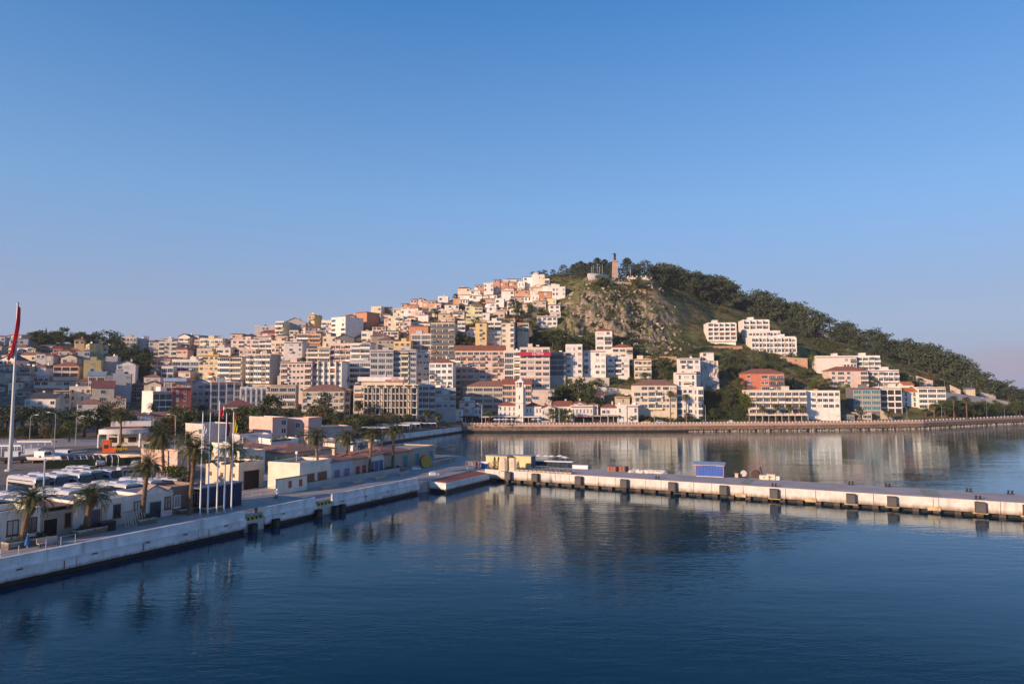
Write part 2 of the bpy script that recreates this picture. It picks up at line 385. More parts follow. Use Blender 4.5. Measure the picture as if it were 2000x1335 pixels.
            b.extr([(-a, -.02), (0, rh), (a, -.02), (a, .16), (0, rh+.2), (-a, .16)], -c, c); b.v = [(v[0], v[1], v[2]+H) for v in b.v]; b.f = [tuple(reversed(f)) for f in b.f]
            for e0 in (-dm/2, dm/2-.2):
                g = MB(); g.extr([(-W/2, H), (W/2, H), (0, H+rh-.25)], e0, e0+.2); g.f = [tuple(reversed(f)) for f in g.f]; g.build('gable', wm(gab or wk), root)
        ro = b.build('roof', rmat, root)
        if rnd.random() < .6:
            xx = rnd.uniform(-W/4, W/4); MB().box(xx-.35, xx+.35, .1*dm, .1*dm+.6, H+.3, H+rh+.9).box(xx-.45, xx+.45, .1*dm-.1, .1*dm+.7, H+rh+.9, H+rh+1.02).build('chimney', wm(wk), ro)
    if front: facade(root, W, H, 0, front, fl, fh, (0, -dm/2), 0, rnd, wk, fr, bal, top)
    if L: facade(root, dm, H, 0, L, fl, fh, (-W/2 - (.06 if lw else 0), 0), R(-90), rnd, wk, fr, bal, top)
    if Rr: facade(root, dm, H, 0, Rr, fl, fh, (W/2, 0), R(90), rnd, wk, fr, bal, top)
    root['_H'] = H
    if 'glz' in root: del root['glz']
    return root
def B(px0, px1, yt, D, label, wk='W', front='ww', fl=2, roof='f', rot=0, dm=9, name=None, cat=None, yb=None, **kw):
    """building whose front face spans px0..px1 in the photo with its eaves at row yt, at distance D (or standing on row yb)"""
    if yb is not None: D = hit((px0+px1)/2, yb)
    a = R(rot); r0, r1 = XR(px0), XR(px1)
    x0 = r0 * D
    # right corner on the sight line px1 along the direction of the front
    t = (r1*D - x0) / (math.cos(a) - r1*math.sin(a)); W = max(1.5, t)
    cx = x0 + math.cos(a)*W/2 - math.sin(a)*dm/2; cy = D + math.sin(a)*W/2 + math.cos(a)*dm/2
    zt = P((px0+px1)/2, yt, D + math.sin(a)*W/2).z
    zs = [th(x0, D), th(x0+math.cos(a)*W, D+math.sin(a)*W)]
    z0 = min(zs) - .2; z0 = max(z0, 2.1)
    if zt - z0 < 2.3: z0 = zt - 2.8
    n = name or ('apartment_block' if fl >= 3 else 'house')
    return house(n, label, cat or n.replace('_', ' '), cx, cy, z0, W, dm, zt-z0, a, roof, wk, front, fl, **kw)
# ------------------------------------------------------------------ the town
# --- far left slope, mostly in the shade of the hill
B(0,48,679,395,'long white house under a brown hipped roof behind the tall red flag','W','ww.ww',1,'h',-4,9,rc='b',L='w')
B(-6,27,703,365,'white gable-fronted house with a small arched balcony beside the tall pole','W','bw',1,'G',-3,9,rc='d')
B(33,56,717,350,'tan rendered house with one big dark square opening','E','W',1,'f',-3,7)
B(56,86,718,353,'white house with rounded end below a deep brown tiled terrace roof','W','dw',1,'h',-3,8,rc='b')
B(101,150,714,345,'pinkish three-bay house with brown windows and red hipped roof','F','WWW',2,'h',14,9,rc='r',fr=1,L='ww')
B(64,135,744,334,'long low beige house with a row of five windows below the three-bay house','I','WW.WW',1,'t',10,9,rc='b')
B(115,146,698,363,'small red-roofed house with a pale gable behind the three-bay house','C','ww',1,'G',16,9,rc='r')
B(117,150,685,386,'pale blue house with red hipped roof below the dark pines','L','Ww',2,'h',18,8,rc='r')
B(170,196,672,381,'tall ochre block with a blank shade-toned front and sunlit yellow side','H','.n.',4,'f',38,17,L='w.bw',lw='Y')  # dim ochre front and bright yellow side paint in shade and sun
B(140,160,664,394,'small yellow roof house with red tiles above the ochre block','Y','ww',1,'h',25,7,rc='r')
B(148,171,687,374,'grey flat-roofed block tucked in front of the ochre block','V','.W',2,'f',22,8)
B(98,118,679,392,'little red-walled house with a pale dormer under the pines','R','w',1,'h',15,7,rc='m')
B(36,65,693,380,'low cream house with long brown eaves behind the flag','C','w.w',1,'g',0,7,rc='b')
B(10,36,654,448,'pinkish two-storey house alone on the left skyline','F','ww',2,'t',-4,8,rc='b')
B(-30,8,664,430,'grey-pink house at the left skyline edge with dark flat roof','V','ww.',2,'t',0,8,rc='d')
B(12,48,668,412,'yellow-cream house with roof box above the long white house','C','www',1,'f',0,8)
B(48,66,677,393,'grey shed-roofed house beside the long white house','G','w',1,'s',8,9,rc='d')
B(66,84,690,372,'grey house with three small shutters and a flat slab roof','V','ww',1,'t',10,8,rc='g')
B(84,100,694,371,'narrow grey cottage with brown tiles beside the three-shutter house','G','w',1,'h',12,7,rc='b')
B(66,98,676,402,'grey-roofed long shed under the hedge of the skyline','T','.w.w',1,'s',6,7,rc='g')
B(48,86,658,446,'long dark-roofed prayer hall beside the minaret','D','ww.w',1,'g',3,9,rc='d',name='prayer_hall',cat='hall')
B(196,207,677,386,'narrow white house with red trim behind the ochre block','W','w',2,'f',30,7)
B(225,262,712,350,'low white house with wide shallow gable and two windows','W','ww.',1,'G',20,9,rc='g')
B(203,226,697,358,'blank grey block with flat roof above the white gable house','G','.',2,'f',20,9)
B(160,194,705,346,'ochre-brown house carrying a white rooftop panel','H','.w.',2,'f',22,9)
B(170,203,734,325,'pink and red two-storey house with sheet-metal grey roof','F','WW',2,'g',24,9,rc='u',bal='R',L='w')
B(203,218,734,330,'white gabled annex with red bands beside the pink house','W','.',2,'G',24,8,rc='g')
B(218,254,731,323,'blue-painted block with a yellow stripe on top and blank walls','Z','..W',2,'f',26,9)
B(235,262,660,462,'cream four-storey block on the skyline right of the pines','C','wwww',3,'f',18,11)
B(262,286,662,470,'grey windowless block adjoining the skyline cream block','G','w..w',3,'f',26,11)
B(291,312,668,448,'white skyline house with steep pale gable','W','ww',2,'G',15,9,rc='g')
B(312,331,661,456,'cream skyline house with a flat top beside the white gable','I','ww',3,'f',12,9)
B(240,292,684,415,'row of low grey sheds with flat sheet roofs below the skyline','G','w.w.w',1,'s',14,8,rc='g')
B(306,342,668,402,'beige five-storey flats with wide balconies near the left skyline','I','bwb',5,'f',12,11,L='w')
B(292,330,703,371,'salmon row house with dark balconies above the cream gable hotel','S','brb',3,'f',14,9)
B(313,336,716,362,'small white house with fully glazed front','W','GG',2,'f',12,8)
# --- waterfront left, behind the car park
B(280,313,751,300,'cream hotel wing with scrolled gable and a chimney turret','C','.a.',2,'G',20,12,rc='r',name='hotel')
B(298,336,766,286,'white hotel with dark glazed balconies and a bright blank side wall','W','GGG',4,'f',42,17,name='hotel',fr=2,L='',bal='W')
B(335,372,758,291,'deep red hotel with small square windows and roof terrace','R','.w.w.',4,'f',30,10,name='hotel',fr=0)
B(318,372,745,299,'red-roofed rear hotel building carrying a blue rooftop sign','S','ww.w',3,'h',20,10,rc='m',name='hotel')
B(373,409,748,311,'blue-grey house with dark shallow gable behind the red hotel','Z','www',4,'G',28,12,rc='d')
B(411,471,747,301,'pale modern block with tall white portals and dark glass','Z','GGWG',4,'f',26,11,fins=4)
B(437,498,793,284,'low building with a broad maroon hipped roof in front of the portal block','I','wwww',2,'h',24,12,rc='m')
B(469,520,758,303,'white block with full-height pilasters between narrow windows','W','nnnnn',4,'f',24,12,fins=5)
B(276,302,812,256,'small white gabled house behind the date palms','W','w.w',2,'G',35,9,rc='b')
B(300,332,816,258,'low white wing with brown roof attached to the small gabled house','W','.ww',2,'g',35,9,rc='b')
B(-30,62,796,292,'long low white terrace building behind the umbrella pines','W','GGGGGG',1,'t',6,9,rc='d',top=.2)
B(48,108,778,300,'dark-roofed white house with red eaves above the umbrella pines','W','w.w.w',2,'g',8,10,rc='d')
B(104,136,764,305,'bright cream blank-walled block beside the dark-roofed white house','C','..w',3,'f',26,9,lw='I')
B(134,176,757,312,'pale house with outside stairs and a small square window','I','w.aw',3,'f',22,9)
B(178,222,757,310,'cream split-gable house with dark maroon roof','C','.w.',3,'g',30,13,rc='m')
B(150,200,788,288,'low lilac house with broad brown roof and a cream parasol terrace','V','w..w',2,'h',20,8,rc='b')
B(216,246,780,292,'pink-white house half hidden by the bare-topped tree','F','w.w',3,'f',30,10,L='w')
# --- middle slope
B(366,384,655,423,'grey slab side of a tall block with cream balconies','V','ww',5,'t',-18,12,rc='d',bal='I')
B(345,366,657,418,'cream balcony stack with pitched dark roof on the skyline','I','bb',6,'G',-4,11,rc='d')
B(376,388,664,416,'narrow orange block with stacked orange balconies','O','b',4,'f',-4,9)
B(386,431,662,412,'cream block with a glazed top terrace above the yellow block','C','wbd',4,'f',-3,10)
B(431,448,663,416,'narrow pink-beige block wedged between two cream blocks','F','bw',4,'f',0,10)
B(448,503,664,411,'long pale pink-beige block with mixed white balconies','F','wbwb',4,'f',-2,10)
B(503,528,663,408,'tan block with deep dark loggias and white lower parapets','E','ll',3,'f',0,10,bal='W')
B(447,470,652,442,'tan rooftop house with overhanging dark slab roof','S','w.',2,'t',0,8,rc='d')
B(470,500,657,440,'grey house with slate hipped roof behind the pink-beige block','G','ww',2,'h',10,9,rc='d')
B(493,536,637,464,'pale lilac blank block on the skyline with a roof tank','V','.w.',3,'f',10,10)
B(505,535,650,450,'brown-red house with a brick side wall under the lilac block','R','.w',2,'g',-20,9,rc='m')
B(420,447,668,430,'low dark-roofed house on the skyline above the cream blocks','T','ww',1,'s',6,8,rc='d')
B(386,425,694,368,'yellow and white block with bright yellow top band','Y','wwww',5,'f',-5,10,bal='W')
B(425,470,697,365,'beige block with long dark glazed loggias and a maroon roof edge','I','ll',5,'t',-5,10,rc='m')
B(470,481,703,368,'thin grey infill block beside the long-loggia block','V','w',4,'f',0,8)
B(480,527,692,360,'tan block with five rows of white glazed bays','E','pbp',5,'f',-5,11)
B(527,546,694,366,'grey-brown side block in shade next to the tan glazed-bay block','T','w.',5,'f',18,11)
B(333,386,704,372,'white block with blue floor lines and wide panes','W','GGG',3,'f',6,10,bands='L')
B(527,553,667,398,'cream block with orange awnings and one turquoise blind','C','wbw',4,'f',-4,10,bal='O')
B(553,588,669,391,'lilac-grey block with two wide bay windows per floor','V','.W.w',4,'f',-4,11)
B(597,643,680,384,'white block with long oval balcony openings','I','ll',3,'t',-3,10,rc='b',bal='I')
B(643,683,671,385,'pink-tan block with arched balcony openings','F','bb',4,'f',-3,10,bal='P')
B(683,722,669,381,'white block with thick white balcony parapets and maroon roof line','W','ll',5,'t',-3,11,rc='m')
B(577,624,653,414,'block with two bright orange balcony bands','O','ll',2,'f',-2,9,bal='O')
B(535,551,629,441,'narrow olive-yellow block with dark balconies on the skyline','M','bb',4,'f',-14,13)
B(551,594,630,446,'grey gabled apartment house behind the olive-yellow block','G','..w',4,'G',6,12,rc='g')
B(593,620,639,431,'house with red hipped roof and a shade-blue front','V','ww.w',3,'h',26,12,rc='r',L='ww',lw='C')  # lilac front coloured as shade, cream left side as sunlight
B(599,611,615,452,'slim yellow stair tower house rising on the skyline','Y','w',5,'f',-14,10,bal='O')
B(644,672,621,429,'white block with grey window bays and a blank blue-lilac gable wall','W','W.W',4,'f',-34,15,Rr='')
B(625,646,627,437,'white terraced house stepping up beside the lilac-gable block','W','bw',3,'f',-4,9)
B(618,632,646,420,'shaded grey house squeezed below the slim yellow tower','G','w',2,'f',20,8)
B(694,714,610,446,'unfinished orange brick block with flat roof on the skyline','K','...',4,'t',-32,12,rc='r')
B(664,690,618,452,'low red-tiled house behind the lilac gable','S','ww',2,'h',-10,9,rc='r')
B(715,736,615,452,'grey-blue block beside the unfinished brick block','Z','w.w',4,'f',15,10)
B(652,690,661,404,'slate-dark gable house facing the sea in mid slope','D','..',2,'G',8,11,rc='d')
B(628,654,659,404,'cream house with roof clutter beside the slate gable','C','w.w',2,'f',0,8)
B(704,726,648,409,'white-cream block with a row of narrow panes','I','WW',3,'f',-6,10)
B(724,757,656,400,'mauve-brown house with wide brown roof','T','.w.',3,'h',16,11,rc='b')
B(755,786,618,430,'tall cream block with five rows of windows right of the lilac gable','C','w.bw',6,'f',-4,10)
B(725,752,638,430,'pink house with flat red roof above the mauve-brown house','P','wbw',2,'t',-4,9,rc='r')
B(722,742,600,470,'cream and yellow ridge house with three floors','C','w.w',3,'f',-12,9)
B(742,763,600,474,'dark brown ridge house with a brick side','B','w.w',3,'t',12,9,rc='d')
B(787,801,628,424,'narrow pinkish five-storey block','P','bw',5,'f',-4,9)
B(798,835,637,410,'block topped by a bright orange brick storey','K','...',2,'t',-3,9,rc='o')
B(802,840,652,399,'greyish block with mixed grey and white balconies','V','GG',5,'f',-3,10,bal='V')
B(840,887,629,394,'tall beige tower with dark balcony rows','E','rr',7,'t',-3,11,rc='d',Rr='w')
B(722,767,686,346,'wide grey block of glass balconies above the white-fin hotel','Z','GGG',7,'f',3,11,bands='Z')
B(767,812,684,349,'grey-green glass balcony block with one pale corner strip','V','GbG',7,'f',3,11,bands='Z',bal='M')
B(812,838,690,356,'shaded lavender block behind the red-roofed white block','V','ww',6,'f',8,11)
B(838,884,708,341,'white block with terracotta roof and five window rows','W','WWWw',5,'h',-4,11,rc='r')
B(768,801,668,391,'yellow-orange house with plants along the roof terrace','Y','www',1,'f',-2,8)
B(680,723,706,361,'pale blue-white block with wide enclosed balconies','Z','GG',5,'f',4,10,bands='W')
B(737,768,664,393,'low dark brown-roofed house above the grey glass block','T','ww',1,'h',8,8,rc='b')
B(546,608,708,341,'pale pink block with brick-red awnings and paired windows','F','bddb',5,'f',-3,11)
B(609,667,706,343,'white block with five tall pilasters and a brown roof edge','W','wwwww',5,'t',-4,11,rc='r',fins=5)
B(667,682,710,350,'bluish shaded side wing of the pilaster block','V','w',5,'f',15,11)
B(527,577,753,305,'brownish terrace block with a yellow awning and long balconies','T','lll',3,'f',10,10,bal='E')
B(590,672,763,301,'tan apartment house with broad brown hipped roof among dark trees','E','bWWb',3,'h',3,12,rc='b',L='w',lw='C')
B(672,684,762,305,'brown balcony stack beside the white-fin hotel','B','b',4,'f',5,9,bal='T')
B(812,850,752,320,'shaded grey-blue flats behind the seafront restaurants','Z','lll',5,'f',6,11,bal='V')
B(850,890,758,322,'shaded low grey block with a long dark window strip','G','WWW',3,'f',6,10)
B(888,985,684,358,'wide salmon block with dark windows and terracotta roof','S','bwbwbwbw',8,'g',-2,12,rc='r',bal='S')
B(985,1021,686,356,'pale block with blue glazed stair bay beside the salmon block','I','Gl',7,'f',-2,11,bal='W')
B(1015,1074,679,353,'hotel with white floor bands and a red roof banner','F','WWWW',7,'f',-2,12,bands='F',name='hotel')
B(1074,1105,690,359,'bare grey concrete frame with open dark floors','G','GG',4,'f',0,11,fr=2)
B(1106,1138,674,363,'slim white tower with an arched base','W','wnw',6,'f',-3,11,Rr='')
B(1140,1184,686,367,'white block with small square windows under the top edge','W','w.ww',4,'f',-4,11,bal='W')
B(1165,1197,646,394,'white four-storey block with thin red roof below the cliff','W','WW',4,'h',-4,10,rc='r')
B(1197,1237,678,387,'pale house with red hipped roof right of the four-storey block','I','WWW',3,'h',-2,9,rc='r')
B(1186,1230,698,373,'white three-storey house with wooden shutters in the middle','W','wbw',3,'f',-3,9)
B(1240,1273,702,374,'cream house with light blue balcony panels','C','bb',3,'f',-4,9,bal='C')
# --- seafront hotels
B(905,982,754,346,'glass-fronted tan block with a brown roof strip','E','GGGG',4,'g',-1,11,rc='b',bands='E')
B(982,1038,750,346,'salmon-trimmed glass block behind the white clock tower','S','GGG',4,'g',-1,11,rc='r',bands='S')
B(1039,1083,760,346,'pink-white building with an open covered roof terrace','F','W.W',4,'t',0,10,rc='g',bal='F')
B(1238,1322,752,338,'big cream house with broad brown hipped roof on the sea cliff','C','wWlwWw',4,'h',-4,12,rc='b',L='w')
B(1323,1374,757,339,'white lower block of the stepped building with battlements','W','GwwnG',5,'f',-4,10)
B(1322,1361,729,349,'white middle block of the stepped building with arched windows','W','aWa',3,'f',-4,9)
B(1329,1369,701,360,'white top block of the stepped building with small windows','W','wWw',3,'f',-4,9)
B(1456,1533,729,366,'red house with terracotta hipped roof and corner balconies','A','w.Wrr',3,'h',-3,11,rc='r')
B(1463,1575,763,345,'long white hotel with a grid of eight balcony bays','I','bbbbbbbb',4,'f',-3,12,name='hotel',bal='I',Rr='')
B(1573,1641,764,347,'white hotel wing with small square windows','W','.wWWWw',3,'f',-6,12,name='hotel')
B(1385,1440,631,431,'white terraced apartment row with a tall bright gable end','W','bbbbb',4,'f',-5,13,L='.',bal='W',fins=5)
B(1455,1505,625,447,'white terraced apartment row highest on the hillside','W','bbbb',3,'f',-5,13,bal='W',fins=4)
B(1459,1528,647,436,'white terraces with curved parapets between the apartment rows','W','wbwbw',2,'f',-4,9,bal='W')
B(1470,1557,659,421,'white terraced row with glazed balconies at the end of the lane','W','bpbpbb',4,'f',-4,12,bal='W',fins=6)
B(1372,1396,688,397,'tiny white flat-roofed hut on the grass slope','W','w.',1,'t',-4,5,rc='g')
B(1597,1676,697,401,'long white blank-walled hall on the slope','W','....ww',3,'f',-7,12)
B(1676,1722,696,402,'white duplex with two stacked terraces beside the blank hall','W','bb',3,'f',-6,11)
B(1622,1697,724,386,'pinkish tan house with red hipped roof and orange balconies','F','wWw.b',3,'h',-5,11,rc='r')
B(1697,1758,724,388,'white house with deep shaded middle terrace','W','bWb',3,'f',-7,10)
B(1667,1720,759,361,'dark modern house with teal glass and orange wood panels','D','GGG',4,'f',-5,10,bands='T',gl=5)
B(1720,1762,758,366,'white house with three rows of dark brown shutters','W','xxx',4,'f',-6,10)
B(1762,1795,765,374,'white house with arched balconies beside the shuttered house','W','aa',3,'g',-6,9,rc='o')
B(1795,1848,757,372,'white three-floor house with long glazed balconies','W','GGG',4,'f',-8,11,bands='W')
B(1766,1786,752,379,'white attic house with bright orange tiles','W','.w',2,'g',-6,8,rc='o')
B(1602,1668,808,351,'low dark restaurant hall beside the long white hotel','D','GGGG',1,'t',-6,9,rc='d',name='restaurant')
B(1888,1906,760,425,'small lit stone hut on the right-hand slope','E','.',1,'s',-20,6,rc='g')
B(1665,1702,806,352,'pale stone base house with two grey shutters beside the road','E','WW',1,'f',-6,8)
# --- white restaurants on the promenade
B(850,904,798,325,'white two-storey corner restaurant with red roof edge','W','n.n.n',2,'t',3,9,rc='r',name='restaurant',L='n')
B(851,882,784,328,'tan upper pavilion on the white corner restaurant','E','WWW',1,'h',3,7,rc='b',name='restaurant')
B(830,851,797,326,'small white house with red hipped roof and blue window','W','ww',2,'h',10,9,rc='r',name='restaurant')
B(897,926,784,336,'white cube building with one dark strip window','W','.W.',3,'f',0,9,name='restaurant')
B(926,941,797,333,'little white restaurant with an arched gable','W','aa',2,'G',0,8,rc='g',name='restaurant')
B(973,1008,792,331,'white colonnaded restaurant left of the clock tower','W','nnnn',2,'h',0,9,rc='r',name='restaurant')
B(1027,1058,793,331,'white restaurant with narrow windows right of the clock tower','W','nn.nn',2,'h',2,9,rc='m',name='restaurant')
B(1058,1084,797,331,'white low restaurant with three-part bay window','W','n.nn',2,'G',2,9,rc='r',name='restaurant')
B(1082,1118,793,336,'long red-roofed restaurant behind the round green tree','W','ww',2,'g',2,10,rc='r',name='restaurant')
B(1116,1158,794,332,'white restaurant with three groups of tall slit windows','W','nnnnnn',2,'f',1,9,name='restaurant')
B(1120,1146,788,338,'red-roofed attic storey over the slit-window restaurant','W','WW',1,'h',1,6,rc='r',name='restaurant')
B(1152,1168,790,334,'square white restaurant tower with red pyramid roof','W','.n',2,'h',1,5,rc='r',name='restaurant')
B(1175,1208,796,332,'white restaurant with large square windows and red roof','W','WW.W',2,'h',1,9,rc='r',name='restaurant')
B(1206,1224,793,331,'white restaurant with rounded parapet and blue awning','W','a.',2,'f',1,8,name='restaurant')
B(1226,1246,793,331,'last white restaurant of the row before the sea cliff','W','.a',2,'f',1,8,name='restaurant')
B(1163,1180,772,345,'old stone house with pale gable above the restaurants','E','w',1,'g',0,7,rc='b')
B(1204,1230,776,344,'blank pale stone retaining house with an arched niche','E','.a.',1,'f',0,6)
# --- hillside quarter, small houses
for r in (
 (782,794,593,604,'orange brick shack at the lower left end of the hillside quarter','O','w','t'),(793,815,595,605,'bright orange brick house with dark slanted roof','K','..w','s'),
 (781,815,605,614,'white house with a long plain front under the orange brick house','W','w.w.w','f'),(801,823,608,617,'pinkish house with two low roofs right of the long plain front','F','.ww','f'),
 (815,835,615,625,'bright white blank cube with no windows','W','.','f'),(823,834,591,600,'small orange house with a tilted roof','O','w','f'),
 (833,849,587,598,'orange-topped house under a dark open shed roof','O','ww','s'),(854,874,580,589,'white box house with shaded right wall on the lower skyline','W','w.','f'),
 (867,895,595,607,'white house with a wide black roof','W','.w.w','s'),(884,897,584,593,'vivid orange house beside the black-roofed white house','O','.','f'),
 (898,923,576,584,'long white house with brown roof edge','W','w.w','t'),(893,917,563,574,'cream house with maroon tiles at the top left of the quarter','C','w.w','h'),
 (917,937,567,576,'white terrace house with open upper porch','W','ww','f'),(927,943,557,565,'rough brick house with red roof near the skyline','K','w','t'),
 (944,963,554,576,'tall white house with one dark round window','W','w.w','f'),(897,913,585,594,'white cottage with a row of three small windows','W','www','f'),
 (908,926,599,611,'lime-yellow house with flat roof','M','w.','f'),(926,942,599,613,'pale house with a shaded upper porch and yellow trim','M','b','t'),
 (909,941,615,626,'lime and white terrace house with three arches','M','bwb','f'),(883,906,608,620,'cream house with stacked terraces left of the lime houses','C','bw','f'),
 (855,878,613,623,'grey-tan bare concrete house','E','.w.','f'),(872,887,620,629,'low rust-orange house above the tall beige tower','O','w','f'),
 (942,956,613,627,'white house with two square windows one above the other','W','w.','f'),(893,908,628,648,'white three-level house stepping down beside the tall beige tower','W','b','f'),
 (947,960,599,607,'small white cottage with pink base','F','w','f'),(964,976,546,554,'orange brick house on the skyline of the quarter','K','w','t'),
 (976,990,547,554,'pale pink house on the skyline','F','w.','f'),(990,1016,545,552,'long white and orange house on the skyline','W','w.w','t'),
 (975,992,552,561,'brick house with one cream window','K','w','f'),(994,1010,551,561,'brick house with two white window frames','K','ww','t'),
 (1022,1040,541,556,'white house with dark lean-to roof near the top','W','w.','s'),(1040,1064,538,552,'white house with a diagonal outside stair at the top','W','.w','f'),
 (1054,1074,545,553,'cream house with blue shaded porch at the top right','C','.G','f'),(1011,1025,551,562,'white porch house with slim columns','W','nn','f'),
 (1035,1060,561,572,'white-cream house with a long roof terrace','I','w.w','f'),(1060,1090,560,568,'long white wall-like house near the cliff','W','....','f'),
 (1079,1105,561,582,'tall white house at the cliff edge','W','ww.w','f'),(1005,1033,567,577,'wide orange brick house in the centre of the quarter','O','w.w','t'),
 (979,1004,568,581,'large white blank-faced house in the centre of the quarter','W','..w','f'),(985,1003,561,568,'brick attic on the large white house','K','w','f'),
 (1054,1078,570,584,'deep orange brick house below the long white wall','K','.w.','t'),(1038,1053,577,587,'white house with two slit windows','W','nn','f'),
 (1024,1038,579,589,'white house with dark arched windows','W','aa','f'),(1004,1024,580,589,'tan house with brown flat roof','E','w.w','t'),
 (1041,1067,588,601,'grey-tan house with stone lower wall','E','w.w','f'),(1070,1087,584,594,'tan cube with dark doorway','M','.n','f'),
 (1073,1095,595,609,'white two-storey house with four windows at the foot of the crag','W','ww','t'),(1049,1089,618,635,'long bright white terrace house below the crag','W','wwWw','f'),
 (1075,1096,611,618,'tan stone house above the long bright terrace','E','.w','f'),(967,984,584,598,'white house with pink lower floor','W','w.','f'),
 (952,970,576,582,'low white house with red roof line','W','w.w','t'),(940,967,583,590,'long low pinkish house above the dark trees','P','w.w','f'),
 (954,967,591,599,'white cottage with a bluish window','W','W','f'),(947,969,599,608,'white house with long parapet and orange neighbour','W','.ww','f'),
 (1022,1031,593,608,'narrow cream wall house among the trees','C','.','f'),(969,990,607,616,'pale orange stepped terrace house','F','bw','f'),
 (836,852,600,607,'faded brick house with clutter on the roof','S','w','f'),(843,866,606,613,'white garden wall house behind the grey hedge','W','.w.','f'),
 (848,860,594,601,'dusty pink house beside a red flag','P','w','f'),(862,884,607,615,'beige house with tiny windows','C','w.w','f'),
 (921,941,577,586,'white house with a blue shaded side','W','w.','f'),(937,952,577,584,'cream house under the tall white house','C','.w','t'),
 (1010,1024,563,569,'small white roofless room house','W','w','f'),(960,978,562,570,'white house with stained lower wall','I','w.','f'),
 (800,812,585,594,'red-tiled cottage on the lower skyline','S','w','h'),(812,826,584,592,'pinkish skyline cottage with chimney','F','w','h'),
 (766,784,604,615,'pale house at the very start of the hillside quarter','I','w.w','f'),(748,768,622,634,'low pink house with red roof left of the hillside quarter','P','ww','h')):
    B(r[0], r[1], r[2], None, r[4], r[5], r[6], 2 if r[3]-r[2] > 11 else 1, r[7], rng.uniform(-9, 3), rng.uniform(6.5, 9), name='house', cat='house', yb=r[3]+3,
      rc={'h': 'r', 't': 'b', 's': 'd'}.get(r[7], 'r'), fh=2.9)
B(951,979,628,401,'white flats with three pale balcony rows among trees','W','bb',4,'f',-3,9)
B(928,950,630,385,'yellow tower with a column of white bay windows','Y','.W.',6,'t',-4,10,rc='r')
B(951,979,648,389,'bluish shaded house between two towers','Z','ww',3,'f',6,9)
B(980,1004,630,383,'cream tower with red-fronted side balconies','C','W.b',6,'t',-4,10,rc='r',bal='I')
B(1011,1033,630,396,'cream low house with wide awning roofs','C','bW',2,'t',-3,8,rc='b')
B(911,929,646,402,'white gable cottage in the dark trees','W','nn',2,'G',5,8,rc='g')

# --- houses squeezed into the gaps of the slope
def fillers():
    r2 = random.Random(77); n = 0
    for k in range(2600):
        if n >= 150: break
        px = r2.uniform(-40, 1010); lo = float(np.interp(px, [-40, 250, 600, 800, 1010], [322, 330, 345, 372, 392])); hi = float(np.interp(px, [-40, 250, 600, 800, 1010], [428, 440, 462, 452, 470]))
        Y = r2.uniform(lo, hi); x = (px-1000)/1339*Y; W = r2.uniform(5.5, 10); dm = r2.uniform(5.5, 8)
        if (40 < px < 245 and Y > 402) or (203 < px < 297 and Y > 364): continue
        if any(abs(x-bx) < (bw+W)/2+.6 and abs(Y-by) < (bd+dm)/2+.6 for bx, by, bw, bd in BLD): continue
        z = min(th(x-W/2, Y-dm/2), th(x+W/2, Y-dm/2))-.3; fl = 1 if r2.random() < .55 else 2; H = 3.0*fl+r2.uniform(.2, .9)
        left = px < 340; wk = r2.choice('TEVGIFEWTR' if left else 'WICFESWEIKT'); rf = r2.choice('hhgsf' if left else 'fftthfs')
        house('house', 'small '+('shaded house on the crowded left slope' if left else 'house squeezed among the taller blocks of the middle slope'), 'house', x, Y, z, W, dm, H, R(r2.uniform(8, 30) if left else r2.uniform(-8, 6)), rf, wk, r2.choice(('ww', 'w.w', 'Ww', 'bw')), fl, rc=r2.choice('rrbmd'), group='small houses in the gaps of the '+('left' if left else 'middle')+' slope'); n += 1
fillers()
